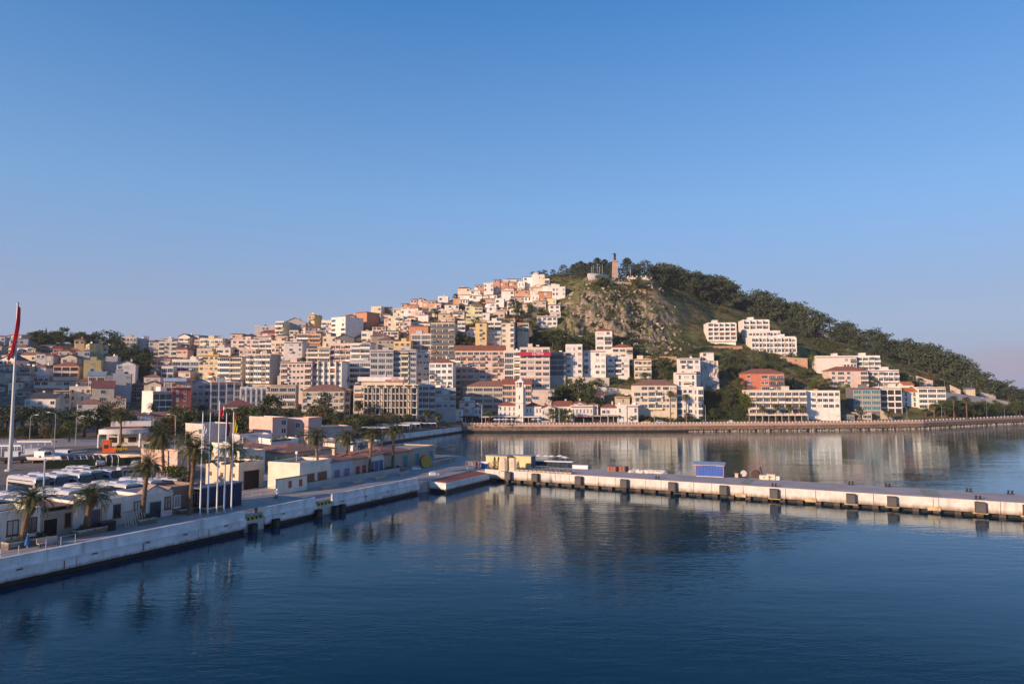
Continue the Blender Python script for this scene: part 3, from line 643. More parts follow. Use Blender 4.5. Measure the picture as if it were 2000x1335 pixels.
# ------------------------------------------------------------------ hillside, sea, quays
def terrain():
    pxs = list(np.arange(-4200, -1200, 100.)) + list(np.arange(-1200, 760, 20.)) + list(np.arange(760, 1084, 4.)) + list(np.arange(1084, 1360, 2.5)) + list(np.arange(1360, 1560, 4.)) + list(np.arange(1560, 2401, 10.))
    N = 210; V = []; Fc = []
    for i, px in enumerate(pxs):
        y0 = shore(px)
        for j in range(N):
            Y = y0 + (640 - y0) * (j/(N-1))
            x = (px-1000)/1339*Y; z = th(x, Y); m = rockmask(px, Y)
            n = noise.fractal(Vector((x*.05, Y*.05, z*.03)), 1., 2., 4) * (1.4 if Y > y0+34 else .0) * min(1, max(0, (z-6)/8))
            if m > 0:
                r = noise.ridged_multi_fractal(Vector((x*.075, Y*.06, z*.11)), .8, 2.2, 6, 1., 2.); q = noise.fractal(Vector((x*.3, Y*.3, z*.35)), .8, 2., 3)
                n += m * ((r-1.1) * 2.6 + q*1.1); Y2 = Y + m*(noise.noise(Vector((x*.12, z*.16, 3.)))*4.5 + noise.noise(Vector((x*.4, z*.5, 9.)))*1.3)
            else: Y2 = Y
            V.append((x, Y2, z+n))
    for i in range(len(pxs)-1):
        for j in range(N-1):
            a = i*N+j; Fc.append((a, a+N, a+N+1, a+1))
    b = MB(); b.v = V; b.f = Fc; b.m = [0]*len(Fc)
    m = bpy.data.materials.new('hill_earth_grass_rock'); m.use_nodes = True; nt = m.node_tree; bs = nt.nodes['Principled BSDF']
    bs.inputs['Roughness'].default_value = .95; bs.inputs['Specular IOR Level'].default_value = .1
    g = nt.nodes.new('ShaderNodeNewGeometry'); tc = nt.nodes.new('ShaderNodeTexCoord').outputs['Object']
    grass = _mixrgb(nt, (.05, .066, .022), (.19, .18, .078), _ramp(nt, _noise(nt, tc, .09, 6, .65), .35, .65))
    grass = _mixrgb(nt, grass, (.26, .17, .09), _ramp(nt, _noise(nt, tc, .035, 5, .6), .54, .74))
    rock = _mixrgb(nt, (.1, .085, .065), (.46, .37, .28), _ramp(nt, _noise(nt, _map(nt, tc, (.5, .5, .25)), .5, 7, .75), .35, .68))
    rock = _mixrgb(nt, rock, (.55, .3, .14), _ramp(nt, _noise(nt, tc, .05, 3), .66, .76))
    sx = nt.nodes.new('ShaderNodeSeparateXYZ'); nt.links.new(g.outputs['Normal'], sx.inputs[0])
    k = nt.nodes.new('ShaderNodeMath'); k.operation = 'MULTIPLY_ADD'; k.inputs[1].default_value = .55
    nt.links.new(_noise(nt, tc, .16, 6, .7), k.inputs[0]); nt.links.new(sx.outputs[2], k.inputs[2])
    c = _mixrgb(nt, rock, grass, _ramp(nt, k.outputs[0], .72, .9))
    sp = nt.nodes.new('ShaderNodeSeparateXYZ'); nt.links.new(tc, sp.inputs[0])   # trodden town soil on the built-up side
    soil = _mixrgb(nt, (.1, .085, .07), (.26, .21, .16), _ramp(nt, _noise(nt, tc, .3, 5, .7), .35, .65))
    c = _mixrgb(nt, soil, c, _ramp(nt, sp.outputs[0], 5, 32))
    nt.links.new(c, bs.inputs['Base Color'])
    bp = nt.nodes.new('ShaderNodeBump'); bp.inputs['Strength'].default_value = .8; bp.inputs['Distance'].default_value = 1.2
    nt.links.new(_noise(nt, tc, .5, 7, .7), bp.inputs['Height']); nt.links.new(bp.outputs[0], bs.inputs['Normal'])
    tag(b.build('hillside', m, smooth=False), kind='structure')
terrain()
def water():
    b = MB(); b.add([(-9000, -600, 0), (9000, -600, 0), (9000, 30000, 0), (-9000, 30000, 0)], [(0, 1, 2, 3)])
    m = bpy.data.materials.new('sea_water'); m.use_nodes = True; nt = m.node_tree; bs = nt.nodes['Principled BSDF']
    bs.inputs['Base Color'].default_value = (.0, .019, .044, 1); bs.inputs['Roughness'].default_value = .03; bs.inputs['Specular IOR Level'].default_value = .27; bs.inputs['Specular Tint'].default_value = (.08, .7, 1, 1); bs.inputs['IOR'].default_value = 1.25
    tc = nt.nodes.new('ShaderNodeTexCoord').outputs['Object']
    def wv(sc, rot, s, d, det=2):
        mp = nt.nodes.new('ShaderNodeMapping'); mp.inputs['Scale'].default_value = sc; mp.inputs['Rotation'].default_value = (0, 0, R(rot)); nt.links.new(tc, mp.inputs[0])
        return _noise(nt, mp.outputs[0], s, det, .55)
    def mul(a, k):
        q = nt.nodes.new('ShaderNodeMath'); q.operation = 'MULTIPLY'; nt.links.new(a, q.inputs[0])
        if isinstance(k, float): q.inputs[1].default_value = k
        else: nt.links.new(k, q.inputs[1])
        return q.outputs[0]
    def add(a, c):
        q = nt.nodes.new('ShaderNodeMath'); nt.links.new(a, q.inputs[0]); nt.links.new(c, q.inputs[1]); return q.outputs[0]
    calm = nt.nodes.new('ShaderNodeMapRange'); calm.inputs[1].default_value = .38; calm.inputs[2].default_value = .62; calm.inputs[3].default_value = .45; calm.inputs[4].default_value = 1.
    nt.links.new(wv((1, .45, 1), 12, .035, 0, 3), calm.inputs[0])
    h = add(mul(wv((.55, 1.5, 1), 14, .55, 0, 3), .13), mul(wv((.8, 1.6, 1), -22, 1.7, 0, 2), .035))
    h = mul(h, calm.outputs[0]); h = add(h, mul(wv((.35, 1, 1), 8, .11, 0, 1), .22))
    bp = nt.nodes.new('ShaderNodeBump'); bp.inputs['Strength'].default_value = WAVE; bp.inputs['Distance'].default_value = 1.
    nt.links.new(h, bp.inputs['Height'])
    # clear sea: dark blue body, mirror growing towards grazing angles as through a polariser
    df = nt.nodes.new('ShaderNodeBsdfDiffuse'); df.inputs[0].default_value = (.0, .03, .06, 1)
    gl = nt.nodes.new('ShaderNodeBsdfGlossy'); gl.inputs['Roughness'].default_value = .03; gl.inputs[0].default_value = (.8, .94, 1, 1); nt.links.new(bp.outputs[0], gl.inputs['Normal'])
    lw = nt.nodes.new('ShaderNodeLayerWeight'); nt.links.new(bp.outputs[0], lw.inputs['Normal'])
    pw = nt.nodes.new('ShaderNodeMath'); pw.operation = 'POWER'; pw.inputs[1].default_value = 7.2; nt.links.new(lw.outputs['Facing'], pw.inputs[0])
    mu = nt.nodes.new('ShaderNodeMath'); mu.operation = 'MULTIPLY'; mu.inputs[1].default_value = 1.5; mu.use_clamp = True; nt.links.new(pw.outputs[0], mu.inputs[0])
    mx = nt.nodes.new('ShaderNodeMixShader'); nt.links.new(mu.outputs[0], mx.inputs[0]); nt.links.new(df.outputs[0], mx.inputs[1]); nt.links.new(gl.outputs[0], mx.inputs[2])
    nt.nodes.remove(bs); nt.links.new(mx.outputs[0], nt.nodes['Material Output'].inputs[0])
    tag(b.build('sea', m), kind='structure')
WAVE = .37
water()
# ground of the quay and car park
# end of terrain
QA = Vector((-51.5, 68.7)); QD = Vector((.4745, .880)).normalized(); QN = Vector((-QD.y, QD.x)); QR = math.atan2(QD.y, QD.x)
def Q(t, s, z=0.): v = QA + QD*t + QN*s; return Vector((v.x, v.y, z))
def tq(px, s=0.):
    r = XR(px); return (r*(QA.y + QN.y*s) - QA.x - QN.x*s) / (QD.x - r*QD.y)
DA = Vector((-5, 149)); DD = Vector((82.3, -42.8)).normalized(); DN = Vector((-DD.y, DD.x)); DR = math.atan2(DD.y, DD.x)
def D_(t, s, z=0.): v = DA + DD*t + DN*s; return Vector((v.x, v.y, z))
def td(px, s=0.):
    r = XR(px); return (r*(DA.y + DN.y*s) - DA.x - DN.x*s) / (DD.x - r*DD.y)
GZ = 2.05
PAVE = M('quay_paving', (.36, .325, .305), .9, .22, .5, .12, bump=.3)
WHITEWASH = M('whitewashed_quay_wall', (.72, .7, .68), .85, .3, .5, .55, stain=(.2, .12, .07), bump=.4, tide=(.45, .95, 1.1, (.16, .13, .1)))
WET_SHADE = M('wet_shaded_concrete', (.03, .026, .022), .5, .4, .8, .2)  # near-black for wet weedy concrete and for shade painted into the recesses
ASPH = M('car_park_asphalt', (.1, .1, .105), .9, .2, .3, .0)
def quay_ground():
    p = [Q(-70, .9), Q(71.4, .9), (-16.6, 133.2), (-8.8, 150.5), (-3.5, 149.9), (3, 161), (-9, 170), (-13.5, 183), (-24, 187), (-64, 203), (-46.4, 247.6), (-22.5, 311), (-30, 330), (-330, 330), (-330, 0)]
    MBq = MB().prism([(v[0], v[1]) for v in p], -3, GZ); tag(MBq.build('quay_ground', [PAVE]), kind='structure')
quay_ground()
def quay_wall():
    # dark recessed footing, lower wall with ledge, upper parapet with gaps
    for i, (a, b_) in enumerate(((-60, 31.0), (34.3, 44.5), (48.2, 71.4))):
        root = thing('quay_wall', ('long stained white quay wall nearest the ship below the palms and flagpoles', 'short white quay wall between the two yellow and black ramps',
                                   'white quay wall running to the red landing stage')[i], 'quay wall', Q(a, 0, 0), QR)
        L = b_-a; b = MB(); b.box(0, L, .25, .9, .55, 1.72); n = max(1, int(L/7.5))
        b.build('lower_wall', WHITEWASH, root)
        for k in range(n):
            w = L/n; MB().box(w*k+.04, w*(k+1)-.04, -.02, .249, .55, 1.6).box(w*k+.04, w*(k+1)-.04, -.1, .249, 1.602, 1.72).build('wall_panel', WHITEWASH, root)
        b = MB(); b.extr([(.28, 1.721), (.32, 2.8), (.28, 2.92), (.72, 2.96), (.72, 1.721)], 0, L); b.v = [(v[1], v[0], v[2]) for v in b.v]; b.f = [tuple(reversed(f)) for f in b.f]
        b.build('parapet', WHITEWASH, root)
        MB().box(0, L, .55, .95, -2, .549).build('footing', WET_SHADE, root)
        for k in range(int(L/6)):
            x = 3+k*6+rng.uniform(-1.5, 1.5)
            if x < L-1: MB().box(x-.3, x+.3, -.14, -.101, 1.5, 1.66).build('rusty_bracket', M('rust', (.2, .08, .03), .9, .4), root)
        if i == 0:
            for k, x in enumerate(range(4, int(L), 9)): MB().box(x-.05, x+.05, -.045, -.021, .7, 1.5).build('drain_stain_strip', M('rust', (.2, .08, .03)), root)
    Y = M('yellow_paint', (.5, .38, .03), .8, .3, 2)
    for i, (a, b_) in enumerate(((31.05, 34.25), (44.55, 48.15))):
        root = thing('boat_ramp', ('nearer', 'farther')[i]+' quay gap with yellow and black striped edge between white wall ends', 'ramp', Q(a, 0, 0), QR)
        L = b_-a; MB().box(0, L, .25, 2.5, -1, 1.55).build('slab', CONC, root)
        n = 9; e1 = MB()
        for k in range(n): e1.box(L*k/n+.01, L*(k+1)/n-.01, .3, 1.2, 1.551, 1.9, k % 2)
        e1.build('striped_edge', [Y, BLACK], root)
        MB().box(0, L, .5, .9, -2, -1.001).build('footing', WET_SHADE, root)
    fe = None
    for i, t in enumerate((tq(496), tq(540), tq(622), tq(655), tq(668))):
        if fe is None:
            fe = thing('rubber_fender', 'black rubber fender block on the white quay wall near the ramps', 'fender', (0, 0, 0), 0, 'quay wall fenders')
            MB().box(-.55, .55, -.75, -.103, -.3, 1.15).build('block', BLACK, fe); MB().box(-.35, .35, -.8, -.751, -.1, .95).build('face_plate', DARKMETAL, fe); o = fe; fe.location = Q(t, 0); fe.rotation_euler.z = QR
        else: copytree(fe, Q(t, 0), QR)
quay_wall()
def stage():
    p = [(-17.4, 132.4), (-12.6, 132.9), (-5.2, 149.2), (-9.2, 151.2), (-16.9, 133.6)]
    p = [PG(824, 937.5, 1.9), PG(871, 943, 1.9), PG(955.6, 923.5, 1.9), PG(934, 919.5, 1.9), PG(912, 916.5, 1.9)]
    q = [(v[0], v[1]) for v in p]
    root = thing('landing_stage', 'low white landing stage with a worn red-brown top between quay and pier', 'landing stage', (0, 0, 0))
    MB().prism(q, .6, 1.85).build('side_wall', WHITEWASH, root)
    c = Vector((sum(a for a, _ in q)/5, sum(b for _, b in q)/5))
    s = [tuple(c + (Vector(a)-c)*.93) for a in q]
    MB().prism(s, 1.8, 1.9).build('deck', M('red_deck_paint', (.26, .085, .055), .85, .35, .5, .2, stain=(.3, .22, .18)), root)
    MB().prism([tuple(c + (Vector(a)-c)*.96) for a in q], -2, .599).build('footing', WET_SHADE, root)
stage()
PIERL = 150.
def pier():
    root = thing('pier', 'long concrete pier with white panelled side and dark piled underside across the harbour', 'pier', D_(0, 0), DR)
    W = 10.5; deckm = M('pier_deck', (.42, .37, .35), .9, .2, .3, .1, bump=.2)
    MB().box(-1, PIERL, .3, W, 1.9, 2.4).build('deck', deckm, root)
    MB().box(-1, PIERL, -.02, .6, 2.401, 2.47).build('kerb', M('kerb_pink_grey', (.5, .43, .4), .9, .25), root)
    js = sorted(td(p) for p in (976, 1030, 1084, 1111, 1168, 1200, 1259, 1289, 1352, 1387, 1448, 1530, 1588, 1700, 1815, 1826, 1900, 1945))
    js = [-1] + js + [js[-1]+8*k for k in range(1, 8)]
    for a, b_ in zip(js, js[1:]):
        if b_-a > .3: MB().box(a+.04, b_-.04, 0, .299, .55, 2.399).build('side_panel', M('pier_white', (.64, .6, .55), .85, .22, .6, .5, stain=(.28, .17, .1), bump=.3, tide=(.5, 1.3, 1.6, (.2, .14, .09))), root)
    MB().box(-1, PIERL, W-.1, W+.2, .55, 2.399).build('back_panel', M('pier_white', (.8, .76, .7)), root)
    MB().box(-1, PIERL, 1.2, W-.8, -3, 1.9).build('core', WET_SHADE, root)
    for k in range(50):
        t = 1.2+k*2.9
        if t < PIERL: MB().box(t-.45, t+.45, .35, 1.1, -2, 1.3).build('pile', M('weathered_pile', (.11, .075, .06), .8, .4), root)
    ry = M('rusty_yellow_paint', (.5, .38, .22), .85, .4, 1.5, .5, stain=(.3, .13, .04))
    for p in (1443, 1578, 1816): MB().box(td(p)-.9, td(p)+.9, -.25, -.002, .38, 1.0).build('rusty_step', ry, root)
    for p in (1508, 1656, 1735, 1905, 1998): MB().box(td(p)-1.0, td(p)+1.0, -.4, -.002, .4, .62).build('fender_ledge', ry, root)
    for (p, w, c) in ((1447, .9, (.3, .3, .24)), (1815, 1.3, (.3, .31, .27))): MB().box(td(p)-w, td(p)+w, .9, W-.6, 2.404, 2.409).build('deck_patch', M('deck_patch_paint', c, .9, .25), root)
    for p, s in ((1630, 9.2), (1735, .95), (1578, .9)): MB().box(td(p, s)-1.6, td(p, s)+1.6, s, s+.4, 2.404, 2.41).build('red_mark', M('red_mark_paint', (.45, .16, .12), .9, .3), root)
    f0 = None
    for p in (995, 1047, 1131, 1219, 1312, 1411, 1508, 1656, 1735, 1905, 1998, 2120, 2260):
        t = td(p)
        if f0 is None:
            f0 = thing('pier_fender', 'dark grey box fender standing on the white pier side', 'fender', D_(t, 0), DR, 'box fenders along the pier')
            MB().box(-.7, .7, -.95, -.005, .66, 2.25).build('box', M('fender_grey', (.075, .07, .07), .75, .25, .8, .2), f0); MB().box(-.6, .6, -1.04, -.951, .8, 2.1).build('rub_face', M('fender_grey_face', (.09, .085, .085), .7, .2), f0)
        else: copytree(f0, D_(t, 0), DR)
    b0 = None
    for p, s in ((1282, .95), (1508, .95), (1902, .95), (1885, 10), (1965, 10), (1728, 10), (1657, 10)):
        if b0 is None:
            b0 = thing('bollard', 'black iron twin-head mooring bollard on the pier edge', 'bollard', D_(td(p, s), s, 2.4), DR, 'mooring bollards on the pier')
            MB().box(-.5, .5, -.25, .25, 0, .12).build('base', DARKMETAL, b0)
            for q in (-.26, .26): MB().lathe([(.13, .12), (.12, .45), (.2, .5), (.2, .6), (.05, .66)], 10, 0, (q, 0, 0)).build('post', DARKMETAL, b0, smooth=True)
        else: copytree(b0, D_(td(p, s), s, 2.4), DR)
pier()
def pier_things():
    def at(px, py, z=2.41): return PG(px, py, z)
    # blue container
    l = at(1358.5, 930); r = at(1414, 932.5); rz = math.atan2(r.y-l.y, r.x-l.x); W = (r-l).length; bl = M('container_blue', (.045, .11, .42), .5, .12, .8, .2); rd = M('container_red_frame', (.6, .13, .09), .5, .1)
    root = thing('shipping_container', 'bright blue steel shed container with red corner posts and grey roof on the pier', 'container', l, rz)
    MB().box(.02, W-.02, 0.05, 2.3, .15, 2.3).build('body', bl, root)
    for k in range(8): MB().box(.35+k*(W-.7)/8+.05, .35+(k+1)*(W-.7)/8-.05, -.03, .049, .3, 2.1).build('panel', bl, root)
    for x in (0, W-.12): MB().box(x, x+.12, -.06, .05, .1, 2.35).build('corner_post', rd, root)
    MB().box(.12, W-.12, -.05, .049, .05, .2).build('bottom_rail', M('rail_grey', (.5, .5, .52)), root)
    for x0, x1 in ((.12, 1.4), (W-1.5, W-.12)): MB().box(x0, x1, -.05, .049, 2.15, 2.3).build('top_rail', rd, root)
    b = MB(); b.add([(-.5, -.3, 2.31), (W+.2, -.3, 2.31), (W+.2, 2.5, 2.7), (-.5, 2.5, 2.7), (-.5, -.3, 2.39), (W+.2, -.3, 2.39), (W+.2, 2.5, 2.78), (-.5, 2.5, 2.78)], [(3, 2, 1, 0), (4, 5, 6, 7), (0, 1, 5, 4), (1, 2, 6, 5), (2, 3, 7, 6), (3, 0, 4, 7)]); b.build('roof', STEEL, root)
    # yellow sheds
    yl = M('shed_cream_yellow', (.68, .54, .28), .7, .12, .5, .2)
    for i, (a, c, rows) in enumerate(((949, 990, 'left'), (994.5, 1037, 'right'))):
        p = at(a, 911); q = at(c, 913.5); rz = math.atan2(q.y-p.y, q.x-p.x); W = (q-p).length
        root = thing('kiosk', ('yellow steel kiosk nearer the quay', 'yellow steel kiosk with shade-toned end wall farther along the pier')[i], 'kiosk', p, rz)
        MB().box(0, W, 0, 2.4, 0, 2.45).build('body', yl, root); MB().box(-.15, W+.15, -.2, 2.6, 2.451, 2.6).build('roof', M('shed_roof_grey', (.4, .38, .33)), root)
        for k in range(4): MB().box(W*(k+.1)/4, W*(k+.9)/4, -.03, -.001, .1, 2.1).build('panel', yl, root)
        if i: MB().box(W+.001, W+.04, .1, 2.3, .1, 2.4).build('end_shade_sheet', M('kiosk_shaded_end', (.1, .13, .17)), root)  # dark sheet paints in the shade on the kiosk's end
    # wrapped tall signs
    cv = M('canvas_wrap', (.62, .52, .38), .9, .2, .8, .3)
    for i, px in enumerate((982.5, 1001)):
        p = at(px, 918.5); root = thing('wrapped_stack', ('canvas-wrapped tall stack beside the two clipped trees', 'canvas-wrapped tall stack by the dark gap of the kiosks')[i], 'covered stack', p, DR)
        b = MB(); b.lathe([(1.05, 0), (1.02, .8), (.95, 1.8), (.8, 2.55), (.6, 2.7)], 7); b.v = [(x, y*.6, z) for x, y, z in b.v]; b.build('cover', cv, root); MB().box(-.9, .9, -.5, .5, -.02, -.001).build('pallet', CONC, root)
    # long low glazed fence and planters
    p = at(1015, 909); q = at(1118, 913); rz = math.atan2(q.y-p.y, q.x-p.x); W = (q-p).length
    root = thing('market_canopy', 'long low white canopy on posts behind the planters of the pier', 'canopy', p, rz)
    MB().box(0, W, 0, 1.6, 1.15, 1.3).build('roof', WHITEMETAL, root)
    for k in range(12): MB().box(k*W/11.01, k*W/11.01+.07, .05, .12, 0, 1.149).build('post', DARKMETAL, root)
    MB().box(.1, W-.1, .6, .65, .1, 1.1).build('screen', GL[1], root)
    p = at(1118, 914.5); q = at(1147, 916); W = (q-p).length
    root = thing('low_counter', 'low white counter at the end of the pier canopy', 'counter', p, rz); MB().box(0, W, 0, .8, 0, .7).build('body', WHITEMETAL, root); MB().box(-.1, W+.1, -.1, .9, .701, .78).build('top', WHITEMETAL, root)
    # gangways / boats roofs behind
    for i, (px, py) in enumerate(((1052, 896), (1067, 896.5), (1078, 897), (1094, 896.5), (1104, 899.5))):
        p = at(px, py+9); root = thing('parasol', 'small white folded-flat parasol beyond the pier canopy', 'parasol', p, rz, 'white parasols behind the pier canopy')
        MB().lathe([(1.0, 1.75), (.5, 1.95), (.03, 2.1)], 8).build('shade', WHITEMETAL, root); MB().tube([(0, 0, 0), (0, 0, 1.8)], .04, 6).build('post', STEEL, root)
    # drums and sacks
    dr = [M('drum_red', (.33, .12, .09), .6, .2), M('drum_brown', (.24, .14, .11), .6, .2)]
    for i, px in enumerate((1190, 1196, 1201, 1207, 1213, 1219, 1224)):
        p = at(px, 919.5+.3*(i % 3)); root = thing('drum', ('rusty red-brown drum standing in the row on the pier'), 'drum', p, 0, 'drums in a row on the pier')
        MB().lathe([(.42, 0), (.42, .5), (.45, .52), (.42, .54), (.42, 1.05), (.38, 1.06)], 12).build('barrel', dr[i % 2], root, smooth=False); MB().lathe([(.1, 1.061), (.1, 1.1)], 8).build('cap', DARKMETAL, root)
    sk = M('sack_white', (.62, .58, .54), .9, .15)
    for i, (px, w) in enumerate(((1238, 1.5), (1247, .9), (1256, 1.1), (1264, 1.0), (1274, 1.4), (1283, .9), (1293, 1.6))):
        p = at(px, 922+.3*i); root = thing('tarpaulin_bundle', 'crumpled whitish tarpaulin bundle lying on the pier deck', 'bundle', p, rng.uniform(-.5, .5), 'tarpaulin bundles on the pier')
        me = bpy.data.meshes.new('bundle'); import bmesh; bm = bmesh.new(); bmesh.ops.create_icosphere(bm, subdivisions=3, radius=1)
        for v in bm.verts:
            f = 1+.35*noise.noise(v.co*1.6+Vector((i, 0, 0))); v.co = Vector((v.co.x*w*.8*f, v.co.y*.6*f, max(-.05, v.co.z*.55*f+.15)))
        bm.to_mesh(me); bm.free(); me.materials.append(sk); put('bundle', me, root)
        MB().tube([(-w*.7, 0, .42), (0, .1, .62), (w*.6, 0, .4)], .035, 5).build('rope', DARKMETAL, root)
    # dark machine, crates, ring
    p = at(1476, 932); root = thing('winch', 'dark rusty winch with a leaning plate on the pier', 'winch', p, DR)
    MB().lathe([(.75, -.5), (.75, -.4), (.4, -.38), (.4, .38), (.75, .4), (.75, .5)], 14).build('drum', M('winch_brown', (.07, .04, .035), .7), root).rotation_euler.x = R(90); root.children[0].location.z = .76
    o = MB().box(-.12, .12, -.6, .6, 0, 2.1).build('leaning_plate', M('plate_dark_grey', (.07, .075, .085), .6), root, (1.25, 0, 0)); o.rotation_euler.y = R(-12)
    MB().box(-.9, .9, -.7, -.55, 0, .15).build('frame', DARKMETAL, root)
    for i, (px, w, h, c, lb) in enumerate(((1493, 1.7, .75, (.55, .56, .45), 'pale green crate next to the dark winch'), (1506, 1.5, .95, (.7, .56, .42), 'cream square crate with small hole on the pier'), (1518, .9, .6, (.75, .74, .72), 'small white heap of boxes at the end of the crates'))):
        p = at(px, 935.5+.3*i); root = thing('crate', lb, 'crate', p, DR); cm = M('crate_%d' % i, c, .8)
        MB().box(-w/2, w/2, -.5, .5, 0, h).build('body', cm, root); MB().box(-w/2-.04, w/2+.04, -.54, .54, h+.001, h+.07).build('lid', cm, root); MB().box(-.12, .12, -.53, -.501, h*.4, h*.65).build('handle', DARKMETAL, root)
    p = at(1453, 930.5); root = thing('pipe_ring', 'round pale pipe section lying on the pier deck', 'pipe', p, DR)
    MB().lathe([(.5, -.4), (.62, -.4), (.62, .4), (.5, .4)], 16).build('ring', CONC, root).rotation_euler.x = R(80); root.children[0].location.z = .63
    p = at(1439, 931.5); root = thing('stone_post', 'short tan stone post beside the pipe ring', 'post', p, DR); MB().box(-.3, .3, -.3, .3, 0, .7).build('block', wm('E'), root); MB().box(-.36, .36, -.36, .36, .701, .8).build('cap', wm('E'), root)
pier_things()
# mainland promenade: sea wall, railing, road, inner quay
def promenade():
    pxs = [905]+list(range(920, 2401, 20))
    E = [((p-1000)/1339*shore(p), shore(p)) for p in pxs]
    def off(i, d):
        a = Vector(E[max(0, i-1)]); c = Vector(E[min(len(E)-1, i+1)]); t = (c-a).normalized(); n = Vector((-t.y, t.x)); v = Vector(E[i]) + n*d; return v
    def strip(name, d0, d1, z0, z1, m, kind, i0=0, i1=None):
        b = MB(); i1 = i1 or len(E)
        for i in range(i0, i1):
            a, c = off(i, d0), off(i, d1); b.v += [(a.x, a.y, z0), (a.x, a.y, z1), (c.x, c.y, z1), (c.x, c.y, z0)]
        for i in range(i1-i0-1):
            k = i*4
            for q in range(4): b.f.append((k+q, k+(q+1) % 4, k+4+(q+1) % 4, k+4+q)); b.m.append(0)
        b.f += [(3, 2, 1, 0), (len(b.v)-4, len(b.v)-3, len(b.v)-2, len(b.v)-1)]; b.m += [0, 0]
        b.f = [tuple(reversed(f)) for f in b.f]
        return tag(b.build(name, m), kind=kind) if kind else b.build(name, m)
    stone = M('sea_wall_stone', (.23, .165, .12), .95, .55, .9, .45, bump=.8)
    w = strip('sea_wall', -.5, .4, -2, 2.6, stone, None); tag(w, 'low brown stone sea wall under the promenade railing', 'sea wall', None, 'thing'); o = strip('tide_line', -.62, -.4, -2, .8, WET_SHADE, None); o.parent = w
    strip('promenade_pavement', .4, 5, -1, 3.32, M('promenade_paving', (.5, .33, .27), .9, .2, .5, .1), 'structure')
    strip('kerb', 5, 5.3, -1, 3.40, CONC, 'structure'); strip('road', 5.3, 14, -1, 3.28, ASPH, 'structure')
    strip('road_marking', 9.5, 9.66, 3.2, 3.285, WHITEMETAL, 'structure')
    pk = M('promenade_wall_pink', (.55, .34, .27), .9, .2, .6, .15)
    rt = thing('promenade_railing', 'long low pink parapet with white posts and rails along the seafront road', 'railing', (0, 0, 0))
    o = strip('parapet', -.55, -.15, 2.6, 3.62, pk, None); o.parent = rt
    wp = M('railing_white', (.78, .68, .6), .7, .1)
    posts = MB()
    for i in range(len(E)-1):
        for k in range(3):
            a = off(i, -.35).lerp(off(i+1, -.35), k/3); posts.box(a.x-.16, a.x+.16, a.y-.16, a.y+.16, 3.621, 4.35)
    o = posts.build('post_row', wp, rt); o['kind'] = 'stuff'
    for z in (3.85, 4.15):
        o = strip('rail', -.4, -.3, z, z+.08, wp, None); o.parent = rt
    # rocks at the waterline, from the middle to the right
    b = MB(); r2 = random.Random(4)
    for i in range(len(E)-1):
        if pxs[i] < 1330: continue
        for k in range(12):
            a = off(i, -1.0-r2.random()*1.8).lerp(off(i+1, -1.0-r2.random()*1.8), r2.random()); s = r2.uniform(.3, .75)
            vs = [(a.x+s*x*r2.uniform(.6, 1.3), a.y+s*y*r2.uniform(.6, 1.3), .15+s*z*r2.uniform(.4, 1.1)) for x, y, z in ((1, 0, 0), (0, 1, 0), (-1, 0, 0), (0, -1, 0), (.2, .1, 1), (0, 0, -1))]
            b.add(vs, [(0, 1, 4), (1, 2, 4), (2, 3, 4), (3, 0, 4), (1, 0, 5), (2, 1, 5), (3, 2, 5), (0, 3, 5)])
    tag(b.build('shore_rocks', M('shore_rock', (.42, .35, .28), .95, .5, 1.)), 'pale rocks at the foot of the sea wall', 'rocks', kind='stuff')
    # inner white quay towards the car park
    a, c = Vector((-46.4, 247.6)), Vector((-22.5, 311)); L = (c-a).length; rz = math.atan2(c.y-a.y, c.x-a.x)
    rt = thing('inner_quay_wall', 'pale low quay wall of the inner basin in front of the tree-shaded cafes', 'quay wall', (a.x, a.y, 0), rz)
    MB().box(0, L, -.4, .5, .6, 2.7).build('upper_wall', WHITEWASH, rt); MB().box(0, L, -.1, .5, -2, .599).build('footing', WET_SHADE, rt)
    return off, E, pxs
OFF, EDGE, EPX = promenade()
# ------------------------------------------------------------------ low quay buildings
def qhouse(p0, p1, s, H, label, wk='W', front='', fl=1, roof='f', dm=6., name='quay_building', cat='quay building', t0=None, t1=None, **kw):
    t0 = tq(p0, s) if t0 is None else t0; t1 = tq(p1, s) if t1 is None else t1
    c = Q((t0+t1)/2, s+dm/2)
    return house(name, label, cat, c.x, c.y, GZ, t1-t0, dm, H, QR, roof, wk, front, fl, top=.1, nofound=True, fr=kw.pop('fr', 1), **kw)
def part_box(root, name, m, *a): MB().box(*a).build(name, m, root)
def door(root, fx, w, h, m, dm, z=0.02, nm='door'):
    d = MB().box(fx-w/2, fx+w/2, -dm/2-.07, -dm/2-.003, z, z+h).build(nm, m, root)
    MB().box(fx-w/2-.1, fx-w/2, -dm/2-.09, -dm/2-.003, z, z+h+.1).box(fx+w/2, fx+w/2+.1, -dm/2-.09, -dm/2-.003, z, z+h+.1).box(fx-w/2, fx+w/2, -dm/2-.09, -dm/2-.003, z+h, z+h+.1).build('frame', M('door_frame_pink', (.5, .38, .33)), d)
coping = M('brown_coping', (.3, .17, .13), .9, .2)
r = qhouse(-60, 89, 11, 3.0, 'long white quay shop front with dark square windows at the near end', 'W', 'wwww', dm=6)
r = qhouse(89, 152, 11, 2.6, 'grey-taupe quay shop with brown coping, dark doorway and one window', 'T', '..w', dm=6); W = tq(152, 11)-tq(89, 11)
door(r, -W*.2, 1.5, 2.1, BLACK, 6); part_box(r, 'coping', coping, -W/2-.1, W/2+.1, -3.15, 3.15, 3.45, 3.55)
r = qhouse(152, 205, 11, 3.35, 'white quay shop with a tall stepped arch doorway behind a palm', 'W', '', dm=6); W = tq(205, 11)-tq(152, 11)
